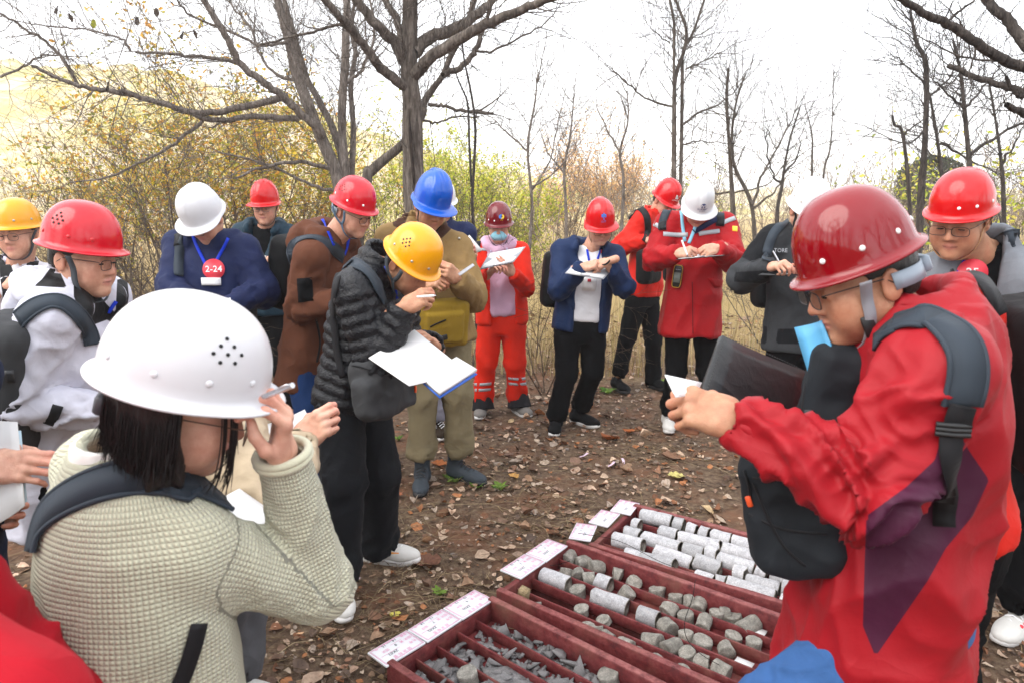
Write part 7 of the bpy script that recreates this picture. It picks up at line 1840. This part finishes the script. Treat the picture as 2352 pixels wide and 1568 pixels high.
def person_orange():
    p = Person('person in orange reflective work suit, pink hoodie, face mask and maroon helmet', 5.1, -94, (1147, 566, .03), (1152, 728, .0), (1146, 519, -.05), (-92, 14, 0), tone=LIGHT, seed=18, sw=.15)
    p.arm('R', (1086, 640, -.02), (1130, 622, -.30)); p.arm('L', (1212, 645, -.02), (1176, 628, -.30))
    p.leg('R', (1118, 832, -.03), (1106, 925, .0)); p.leg('L', (1182, 832, -.03), (1190, 920, .03))
    p.jacket(cloth('hi_vis_orange', '#de260b', rough=.7), fat=1.03, hem=.05, collar=(.03, .08), open_=[(-.3, -.02, .085), (.2, -.02, .09), (.40, .0, .07), (.6, 0, .09)])
    def hd(S):
        z = p.neck; l, f, u = p.left, p.fwd, p.up
        pts = [z + f * .085 - u * .03, z + l * .085 + f * .05 + u * .01, z + l * .10 + u * .04, z + l * .06 - f * .07 + u * .05, z - l * .06 - f * .07 + u * .05, z - l * .10 + u * .04, z - l * .085 + f * .05 + u * .01, z + f * .085 - u * .03]
        for a, b in zip(pts[:-1], pts[1:]): S.add(f_cone(a, b, .032, .032), .02)
    S = Solid(); S.add(f_loft(p.pel, p.ax, p.torso_tab(.93, .0)), .02); S.cut(p.pel + p.up * .02, -p.up); hd(S)
    o, sf = p.mesh_part('hoodie', S, cloth('pink_fleece', '#cfa8c0'), None, 1.3)
    strap_on(sf, [(1128, 575), (1131, 592), (1132, 605)], .008, MATS['lavender'], p.root, 'drawstring', .004, .002)
    strap_on(sf, [(1164, 570), (1165, 580), (1165, 590)], .008, MATS['lavender'], p.root, 'drawstring', .004, .002)
    p.trousers(MATS['hi_vis_orange'], r=(.095, .08, .076, .075), fold=1.3)
    for pts in ([(1090, 882), (1110, 882), (1128, 880)], [(1091, 895), (1110, 895), (1127, 893)], [(1168, 868), (1190, 870), (1210, 868)], [(1169, 880), (1190, 882), (1210, 880)]): strap_on(p.ts, pts, .022, MATS['reflective'], p.root, 'reflective_band', .002, .002, 4)
    strap_on(p.js, [(1105, 573), (1112, 574), (1120, 574)], .02, MATS['reflective'], p.root, 'reflective_band', .002, .002, 3)
    for sd, hh in (('R', -95), ('L', -60)):
        p.shoe(sd, hh, cloth('grey_shoe', '#7b7773'), MATS['white_sole'])
        A = p.legs[sd][2]; S = Solid(); S.add(f_coneflat(A + V3(0, 0, .06), A + V3(.01, -.03, -.045), .075, .095, True), .01); p.mesh_part('gaiter', S, cloth('gaiter_black', '#1c1c1f'), .009, .8, torso=False)
    p.head(hs=1.02, eyes=False)
    p.helmet(Helmet('round', z0=.040, h=.14), hm['maroon'], rivets=(-42, -14, 42, 80), rivet_mat=MATS['rivet_white'], strap=STRAP_1(-1) + STRAP_1(1), strap_mat=MATS['strap_black'])
    # face mask
    S = Solid(); S.add(f_ell((.036, 0, -.058), (.074, .070, .058)), .02); S.fn(lambda P: np.maximum(.020 - P[..., 0], P[..., 2] + .014))
    V, F = S.mesh(.005); link('face_mask', mesh_np(V * p.hs @ p.M + p.hc, F), p.root, cloth('mask_blue', '#9ad4e6', crease=.3))
    def logo(P, X, U, N, w):
        flat_poly(P, X, U, [(x - .004, y) for x, y in circ(.016, 16, 0, 0, 60, 300)] + [(0, -.004), (-.006, 0), (0, .006)], w, MATS['ink_blue'], p.ho)
        flat_poly(P, X, U, [(x + .004, y) for x, y in circ(.016, 14, 0, 0, -120, 80)] + [(.004, .004), (.008, 0), (.0, -.008)], lambda Q: w(Q) + N * .0008, MATS['ink_yellow'], p.ho)
        text_at('ZSGY', .009, P - U * .024, X, U, N, MATS['ink_yellow'], p.ho, wrap=w)
    on_helmet(p, 14, 68, logo)
    p.hand('L', hdir(p.arms['L'][2], at(1158, 612, 4.75)), (.3, -.6, -.2), 'hold'); p.hand('R', 'x', (0, -.3, .9), 'pen'); p.body()
    clipboard('grey folder with papers held by the person in orange', [(1102, 620, 4.72), (1124, 582, 4.86), (1207, 567, 4.86), (1180, 602, 4.72)])
    o, sf = pack('backpack', 'black backpack on the person in orange', [(f_box(p.neck - p.fwd * .22 - p.up * .25, (.16, .08, .2), .05, p.ax), .03)], MATS['pack_black'], .016)
    strap_on(p.js, [(1101, 545), (1098, 560), (1097, 580)], .04, MATS['strap_black'], o, 'shoulder_strap', .005, .002)
person_orange()
def man_navy_open():
    p = Person('man in open navy jacket over white t-shirt, red helmet with blue emblem, writing', 4.7, -82, (1352, 568, .03), (1334, 742, .0), (1378, 518, -.06), (-84, 26, 4), seed=5, sw=.18)
    p.arm('R', (1262, 650, -.02), (1340, 613, -.28)); p.arm('L', (1438, 652, -.02), (1392, 602, -.30))
    p.leg('R', (1300, 862, -.04), (1277, 962, .02)); p.leg('L', (1362, 850, -.02), (1332, 935, .16))
    p.jacket(cloth('navy_open', '#12264a', rough=.7), fat=1.03, hem=.05, hood=1.0, sleeve=(.088, .076, .058), collar=None, open_=[(-.3, -.01, .10), (.2, -.005, .09), (.42, .0, .075), (.6, 0, .10)])
    o, sf = p.shirt(cloth('white_cotton', '#e6e6ea'), hem=-.02)
    p.trousers(MATS['black_cloth'])
    p.shoe('R', -100, MATS['black_knit'], MATS['white_sole']); p.shoe('L', -45, MATS['black_knit'], MATS['white_sole'])
    p.head(hs=1.06); p.glasses()
    p.helmet(Helmet('smooth', brim=(.040, .010, .010), h=.142), hm['red'], strap=STRAP_1(-1) + STRAP_1(1), strap_mat=MATS['strap_black'], strap_w=.010)
    def logo(P, X, U, N, w):
        for a, b, c, d in ((-.016, -.003, .004, .022), (-.004, .004, -.012, .030), (.003, .016, .004, .022)): flat_poly(P, X, U, [(a, c), (b, c - .004), (b, d), (a, d)], w, MATS['ink_blue'], p.ho)
        text_at('山东', .017, P - U * .026, X, U, N, MATS['ink_blue'], p.ho, wrap=w)
    on_helmet(p, 0, 66, logo)
    p.hand('R', hdir(p.arms['R'][2], at(1362, 608, 4.4)), (-.2, -.6, .8), 'pen'); p.hand('L', hdir(p.arms['L'][2], at(1366, 610, 4.42)), (.2, -.6, .7), 'grip'); p.body()
    lanyard(p, [(1347, 545), (1348, 570), (1353, 600)], .015, surf=sf); lanyard(p, [(1386, 545), (1380, 570), (1372, 596)], .015, surf=sf)
    patch_on(sf, [(1337, 637), (1368, 639), (1366, 669), (1336, 667)], MATS['card_white'], p.root, 'name_card', 3, 3, .010, .003)
    patch_on(sf, [(1349, 640), (1357, 640), (1357, 647), (1349, 647)], MATS['badge_red'], p.root, 'card_photo', 2, 2, .014, .002)
    disc_on(sf, 1388, 578, 9, MATS['badge_red'], p.root, 'badge')
    clipboard('grey clipboard held by the man in the white t-shirt', [(1298, 628, 4.36), (1324, 600, 4.5), (1410, 614, 4.5), (1386, 642, 4.36)])
    mb = MB(); W = p.arms['L'][2]; u = nrm(W - p.arms['L'][1]); e = nrm(np.cross(u, V3(0, 0, 1))); e2 = np.cross(u, e)
    mb.tube(np.array([W + u * .012 + .033 * (math.cos(a) * e + math.sin(a) * e2) for a in np.linspace(0, 6.28, 15)]), .006, 5, cap=False); mb.build('wristwatch', MATS['strap_black'], p.root, True)
    o, sf2 = pack('backpack', 'dark purple-black backpack on the man in the open navy jacket', [(f_box(p.neck - p.fwd * .22 - p.up * .25 - p.left * .10, (.16, .08, .2), .05, p.ax), .03)], MATS['pack_black'], .016)
man_navy_open()
def man_orange_jacket():
    p = Person('man in orange-red jacket and red helmet with a black bag on his chest', 5.8, -38, (1500, 492, .04), (1478, 668, .05), (1526, 462, -.04), (-48, 34, 0), tone=LIGHT, seed=20)
    p.arm('R', (1436, 570, -.10), (1485, 552, -.22)); p.arm('L', (1540, 570, .15), (1500, 560, -.1)); p.leg('R', (1440, 775, -.03), (1420, 862, .02)); p.leg('L', (1500, 780, .05), (1500, 880, .1))
    p.jacket(cloth('orange_red', '#d02012', rough=.6), fat=1.0, hem=.04, sleeve=(.092, .078, .056), collar=(.06, .085), fold=1.2)
    p.trousers(MATS['black_cloth']); p.shoe('R', -70, MATS['black_knit'], MATS['black_sole']); p.shoe('L', -60, MATS['black_knit'], MATS['black_sole'])
    p.head(hs=1.05); p.helmet(Helmet('ridge', brim=(.040, .010, .010), h=.142), hm['red'])
    def logo(P, X, U, N, w):
        flat_poly(P, X, U, [(-.018, -.014), (.006, -.014), (.006, -.002), (-.005, -.002), (-.005, .008), (.018, .008), (.018, .020), (-.018, .020)], w, MATS['ink_white'], p.ho)
        text_at('山东黄金地质', .013, P - U * .027, X, U, N, MATS['ink_white'], p.ho, wrap=w)
    on_helmet(p, -8, 70, logo)
    p.hand('R', 'x', (0, -.5, .8), 'hold'); p.hand('L', 'x', (0, -.5, .8), 'hold'); p.body()
    A = lambda x, y, d: at(x, y, 5.8 + d)
    o, sf = pack('backpack', 'black backpack worn across the chest of the man in the orange-red jacket', [(f_box(A(1490, 612, -.22), (.13, .07, .14), .05, frame(52)), .03)], MATS['pack_black'], .014)
    strap_on(p.js, C5([(130, 340), (190, 300), (240, 340), (250, 420), (230, 480)]), .055, MATS['strap_black'], o, 'shoulder_strap', .006, .004)
man_orange_jacket()
def man_red_coat():
    p = Person('man in long red coat with reflective stripes and white helmet, writing on a pad', 4.75, -90, (1600, 503, .05), (1588, 690, .0), (1602, 476, -.08), (-90, 42, 0), tone=LIGHT, seed=21, sw=.195)
    p.arm('R', (1484, 605, -.03), (1556, 582, -.32)); p.arm('L', (1700, 597, -.03), (1645, 570, -.32)); p.leg('R', (1552, 850, -.03), (1536, 948, .03)); p.leg('L', (1625, 850, -.02), (1640, 945, .05))
    p.jacket(cloth('red_coat', '#a00913', rough=.6), fat=1.05, hem=.25, sleeve=(.100, .088, .062), collar=(.06, .10), fold=1.2, flare=1.05)
    p.trousers(MATS['black_cloth']); p.shoe('R', -100, MATS['white_mesh'], MATS['white_sole'], MATS['card_white']); p.shoe('L', -75, MATS['white_mesh'], MATS['white_sole'])
    p.head(hs=1.06, eyes=False)
    p.helmet(Helmet('ridge', brim=(.046, .012, .010), h=.150), hm['white'], strap=STRAP_1(-1) + STRAP_1(1), strap_mat=MATS['strap_black'], strap_w=.010)
    def logo(P, X, U, N, w):
        P = P + U * .006; flat_poly(P, X, U, circ(.017, 18), w, MATS['ink_navy'], p.ho)
        for k in (-.006, 0, .006): flat_poly(P, X, U, [(-.012, k - .0006), (.012, k - .0006), (.012, k + .0006), (-.012, k + .0006)], lambda Q: w(Q) + N * .0008, MATS['white_helmet'], p.ho)
        flat_poly(P, X, U, [(-.003, -.016), (.003, -.016), (.003, 0), (-.003, 0)], lambda Q: w(Q) + N * .0011, MATS['white_helmet'], p.ho)
        text_at('山东地矿', .017, P - U * .029, X, U, N, MATS['ink_navy'], p.ho, wrap=w, bold=.01); text_at('SD-GMT', .011, P - U * .043, X, U, N, MATS['ink_navy'], p.ho, wrap=w)
    on_helmet(p, 0, 72, logo)
    p.hand('R', hdir(p.arms['R'][2], at(1588, 576, 4.38)), (-.2, -.7, .7), 'pen'); p.hand('L', hdir(p.arms['L'][2], at(1608, 578, 4.38)), (.2, -.8, .6), 'grip'); p.body()
    lanyard(p, C5([(425, 320), (432, 400), (445, 480)]), .022, 'lanyard_pale'); lanyard(p, C5([(505, 385), (485, 440), (465, 490)]), .022, 'lanyard_pale')
    for q in ([(330, 440), (400, 446), (460, 444)], [(515, 440), (570, 432), (628, 425)], [(262, 385), (290, 390), (315, 405)], [(640, 385), (670, 370), (705, 358)]): strap_on(p.js, C5(q), .030, MATS['reflective'], p.root, 'reflective_band', .002, .003, 4)
    strap_on(p.js, C5([(482, 690), (484, 800), (486, 960)]), .006, cloth('dark_red_seam', '#5c0710'), p.root, 'front_seam', .002, .001)
    patch_on(p.js, C5([(560, 670), (650, 680), (645, 715), (600, 722)]), MATS['red_coat'], p.root, 'pocket_flap', 4, 3, .006, .004)
    q = patch_on(p.js, C5([(692, 400), (718, 402), (718, 428), (692, 424)]), MATS['ink_yellow'], p.root, 'sleeve_patch', 3, 3)
    patch_on(p.js, C5([(480, 420), (610, 345), (622, 370), (500, 440)]), MATS['navy_cloth'], p.root, 'collar_lining', 4, 3, .006, .003)
    o, sf = pack('backpack', 'grey-strapped backpack on the man in the long red coat', [(f_box(p.neck - p.fwd * .25 - p.up * .25, (.15, .08, .2), .05, p.ax), .03)], MATS['pack_black'], .016)
    for q in ([(370, 290), (345, 330), (328, 380), (325, 420)], [(590, 280), (620, 310), (630, 350), (628, 400)]):
        strap_on(p.js, C5(q), .055, MATS['strap_slate'], o, 'shoulder_strap', .005, .003)
        strap_on(p.js, C5(q[2:]), .05, MATS['strap_black'], o, 'buckle', .004, .011, 4)
    clipboard('thin white pad held by the man in the long red coat', [(1552, 597, 4.34), (1592, 586, 4.5), (1676, 583, 4.5), (1660, 588, 4.36)], mat='board_black')
    pen('white pen in the right hand of the man in the long red coat', (1580, 590, 4.34), (1566, 552, 4.36), 'ink_white', .006)
    # GPS receiver hanging on the coat
    q, n = p.js.hit(*C5([(408, 660)])[0]); n = nrm(n + V3(0, -.6, .0)); up = nrm(V3(.10, 0, 1) - n * (n @ V3(.1, 0, 1))); Rg = np.array([np.cross(up, n), up, n])
    g = empty('gps_receiver', q, 'black handheld GPS receiver with yellow trim hanging on the long red coat', 'gps receiver')
    mb = MB(); mb.box(q + n * .022, (.031, .078, .016), Rg, bev=.010); mb.build('case', MATS['board_black'], g, True)
    mb = MB(); mb.box(q + n * .040 - up * .008, (.022, .034, .0015), Rg, bev=.001); mb.build('screen', MATS['screen_grey'], g)
    mb = MB(); e = np.array([(math.copysign(abs(math.cos(a)) ** .4, math.cos(a)) * .029, math.copysign(abs(math.sin(a)) ** .4, math.sin(a)) * .075, .037) for a in np.linspace(0, 6.283, 29)]); mb.tube(e @ Rg + q, .0018, 5, cap=False); mb.build('trim', MATS['yellow_trim'], g, True)
    for k in (-.012, 0, .012):
        mb = MB(); mb.sphere(q + n * .039 + up * .046 + Rg[0] * k, (.004, .004, .003)); mb.build('button', MATS['board_grey'], g, True)
man_red_coat()
def man_grey_two_tone():
    p = Person('man in two-tone charcoal jacket and white helmet, half hidden by the nearest man in red', 3.95, -80, (1846, 535, .05), (1832, 765, .0), (1852, 485, -.04), (-72, 30, 0), tone=LIGHT, seed=22, sw=.19)
    p.arm('R', (1704, 640, -.04), (1772, 612, -.30)); p.arm('L', (1960, 645, .0), (1870, 625, -.30)); p.stand('L'); p.stand('R')
    p.jacket(cloth('charcoal_two_tone', '#333538', '#101216'), fat=1.04, hem=.10, sleeve=(.096, .084, .058), collar=(.05, .09), masks={'m1': [C5([(830, 400), (980, 370), (880, 460), (860, 560), (800, 590), (740, 560), (780, 480)]), C5([(760, 890), (875, 925), (870, 1015), (760, 1000)]), C5([(930, 935), (1100, 935), (1100, 1015), (918, 1012)]), C5([(705, 640), (880, 630), (890, 700), (700, 690)])]})
    p.trousers(MATS['black_cloth']); p.shoe('L', -80, MATS['black_knit'], MATS['black_sole']); p.shoe('R', -80, MATS['black_knit'], MATS['black_sole'])
    p.head(hs=1.05); p.helmet(Helmet('smooth', brim=(.03, .016, .014), h=.145), hm['white'], rivets=(-70, -110, 40), rivet_mat=MATS['rivet_steel'], strap=STRAP_1(-1) + STRAP_1(1), strap_mat=MATS['strap_black'])
    p.hand('R', hdir(p.arms['R'][2], at(1800, 606, 3.55)), (-.2, -.6, .8), 'pen'); p.hand('L', hdir(p.arms['L'][2], at(1800, 628, 3.55)), (.1, -.7, -.5), 'flat'); p.body()
    P_, N_ = p.js.hit(*C5([(940, 528)])[0]); N_ = nrm(N_ + V3(0, -1, 0)); X_ = nrm(np.cross(V3(0, 0, 1), N_)); text_at('TORE', .032, P_, X_, np.cross(N_, X_), N_, MATS['board_grey'], p.root, lift=.012)
    o, sf = pack('backpack', 'slate-strapped backpack on the man in the charcoal jacket', [(f_box(p.neck - p.fwd * .25 - p.up * .25, (.15, .08, .2), .05, p.ax), .03)], MATS['pack_black'], .014)
    strap_on(p.js, C5([(975, 375), (920, 420), (888, 480), (872, 540), (868, 580)]), .05, MATS['strap_slate'], o, 'shoulder_strap', .005, .003)
    pen('silver pen of the man in the charcoal jacket', (1790, 604, 3.58), (1775, 577, 3.6), 'steel', .005)
    clipboard('black clipboard of the man in the charcoal jacket', [(1742, 632, 3.6), (1765, 622, 3.72), (1868, 620, 3.72), (1860, 634, 3.58)], mat='board_black', paper=False)
man_grey_two_tone()
def man_grey_right():
    p = Person('man in grey jacket and glasses, red helmet with an orange chin strap', 2.42, -122, (2262, 575, .06), (2290, 885, .04), (2204, 504, -.02), (-138, 18, -3), tone=TAN, seed=23, vox=.0095, sw=.18)
    p.arm('R', (2120, 790, .10), (2190, 820, -.15), S=(2152, 640, .08)); p.arm('L', (2400, 800, -.10), (2300, 860, -.28), S=(2352, 650, -.08))
    p.leg('L', (2320, 1170, -.05), (2352, 1390, -.08)); p.stand('R', .12, .0)
    p.jacket(cloth('grey_jacket', '#70747b', rough=.75), fat=1.08, hem=.12, sleeve=(.096, .08, .058), collar=(.065, .092), fold=1.2, open_=[(-.3, 0, 0.0), (.3, 0, .0), (.42, 0, .03), (.6, 0, .07)])
    p.shirt(MATS['black_cloth'], fat=.96); p.trousers(MATS['black_cloth'])
    p.head(hs=1.12, fat=1.08, jaw=1.04); p.glasses(w=.026, h=.016)
    ot = cloth('strap_orange', '#b98f6a', crease=.1)
    p.helmet(Helmet('round', z0=.048), hm['red'], rivets=(40, 80, 12, 125), rivet_mat=MATS['rivet_white'], vents=(125,), strap=STRAP_1(1) + STRAP_1(-1), strap_mat=ot, strap_w=.014, band=MATS['band_dark'])
    def stripe(sh, M, o):
        for k in (.03, .055, .08):
            mb = MB(); mb.box(V3(k, .034, .055) @ M + o, (.006, .006, .024), frame(-150, 20, 0) , bev=.002); mb.build('side_stripe', MATS['badge_red'], sh)
    p.shoe('L', -150, MATS['white_mesh'], MATS['white_sole'], MATS['card_white'], extra=stripe); p.shoe('R', -130, MATS['white_mesh'], MATS['white_sole'])
    p.hand('L', 'x', (0, -.5, .8), 'hold'); p.hand('R', 'x', (0, -.5, .8), 'hold'); p.body()
    badge(p, *C6([(1835, 700)])[0], 26, '25')
    lanyard(p, C6([(1800, 630), (1770, 680), (1740, 720)]), .016)
    o, sf = pack('backpack', 'slate-strapped backpack on the man in the grey jacket', [(f_box(p.neck - p.fwd * .25 - p.up * .25, (.15, .08, .2), .05, p.ax), .03)], MATS['pack_black'], .012)
    strap_on(p.js, C6([(2100, 490), (2020, 520), (1980, 570), (1955, 640), (1945, 720)]), .055, MATS['strap_slate'], o, 'shoulder_strap', .005, .003, 5, edge=MATS['strap_edge'])
    sheet('papers', 'white sheet held at the right edge of the frame', 'papers', [(2332, 1040, 2.1), (2400, 1060, 2.1), (2400, 1100, 2.05), (2350, 1058, 2.05)], .003, MATS['paper'])
man_grey_right()
def man_red_hidden():
    p = Person('person in red-orange jacket with black backpack, hidden behind the nearest man in red', 1.80, 170, (2135, 712, .06), (2185, 1170, .05), (1990, 640, .04), (175, 30, 0), tone=TAN, seed=24, vox=.013)
    p.arm('L', (2150, 900, -.18), (2020, 850, -.1), S=(2190, 800, -.14)); p.arm('R', (2150, 900, .25), (2020, 860, .2)); p.stand('L', .05); p.stand('R', .1)
    p.jacket(MATS['orange_red'], fat=1.02, hem=.04, hood=.9, sleeve=(.092, .08, .056), collar=(.06, .088), fold=1.2); p.trousers(MATS['black_cloth'])
    p.head(eyes=False, vox=.009); p.helmet(Helmet('round', h=.12), hm['red']); p.hand('L', 'x', (0, -.5, .8), 'hold'); p.hand('R', 'x', (0, -.5, .8), 'hold')
    p.shoe('L', 175, MATS['black_knit'], MATS['black_sole']); p.shoe('R', 175, MATS['black_knit'], MATS['black_sole']); p.body()
    c = p.neck - p.fwd * .26 - p.up * .26
    o, sf = pack('backpack', 'large black backpack between the red jackets at the right edge', [(f_box(c, (.16, .11, .24), .06, p.ax), .03), (f_box(c - p.fwd * .09 - p.up * .08, (.13, .05, .13), .04, p.ax), .03)], MATS['pack_black'], .009)
    strap_on(p.js, C6([(1720, 705), (1800, 700), (1880, 760), (1940, 850), (1970, 950)]), .055, MATS['strap_black'], o, 'shoulder_strap', .008, .006, 5, smooth=4)
    strap_on(p.js, C6([(1830, 905), (1870, 875), (1905, 850)]), .022, MATS['reflective'], p.root, 'reflective_band', .002, .003, 3)
man_red_hidden()
def person_crouching():
    p = Person('person in beige coat bending over a notebook, mostly hidden behind the woman in green', 1.75, -20, (450, 930, .02), (470, 1260, .1), (470, 830, .0), (0, 40, 0), tone=PALE, seed=25, vox=.011)
    p.arm('R', (590, 1085, -.18), (690, 1012, -.05), S=(520, 975, -.12)); p.arm('L', (560, 1060, .2), (640, 1050, .1))
    H = p.pel; p.legs['L'] = [H + p.left * .09, H + V3(.05, .22, -.20), H + V3(.0, .12, -.45)]; p.legs['R'] = [H - p.left * .09, H + V3(.0, .12, -.25), H + V3(-.1, .05, -.45)]
    p.legs['L'][2][2] = p.legs['R'][2][2] = .09
    p.jacket(cloth('beige_coat', '#b7a58c', rough=.8), fat=1.06, hem=.12, sleeve=(.09, .078, .056), collar=(.05, .085), fold=1.4); p.trousers(MATS['grey_trousers'])
    p.head(eyes=False, hs=.95); p.helmet(Helmet('round', h=.115), hm['white']); p.hand('R', hdir(p.arms['R'][2], at(722, 985, 1.7)), (.2, -.8, .5), 'pen'); p.hand('L', 'x', (0, .5, .8), 'hold')
    p.shoe('L', -20, MATS['white_mesh'], MATS['white_sole']); p.shoe('R', -20, MATS['white_mesh'], MATS['white_sole']); p.body()
    sheet('papers', 'white papers under the pen of the person in the beige coat', 'papers', [(555, 985, 1.75), (700, 940, 1.9), (716, 975, 1.8), (590, 1020, 1.66)], .006, MATS['paper'], bend=lambda u, v: .012 * math.sin(3 * u))
    sheet('booklet', 'bright blue booklet beneath the beige sleeve', 'booklet', [(566, 1130, 1.6), (600, 1118, 1.66), (612, 1160, 1.55), (580, 1165, 1.5)], .006, MATS['cover_blue'])
person_crouching()

# ------------------------------------------------------------------ thin bright autumn haze in the air
mb = MB(); mb.box((0, 200, 24.0), (320, 222, 25.5)); hz = mb.build('haze', [])
hm_ = bpy.data.materials.new('haze_air'); hm_.use_nodes = True; hn = hm_.node_tree; hn.nodes.remove(hn.nodes['Principled BSDF'])
pv_ = hn.nodes.new('ShaderNodeVolumePrincipled'); pv_.inputs['Color'].default_value = (.95, .96, 1.0, 1); pv_.inputs['Density'].default_value = .0022; pv_.inputs['Anisotropy'].default_value = .2
hn.links.new(pv_.outputs[0], hn.nodes['Material Output'].inputs['Volume']); hz.data.materials.append(hm_)
tag(hz, 'thin pale haze filling the air over the field', 'haze', kind='stuff')
SC.cycles.volume_bounces = 1
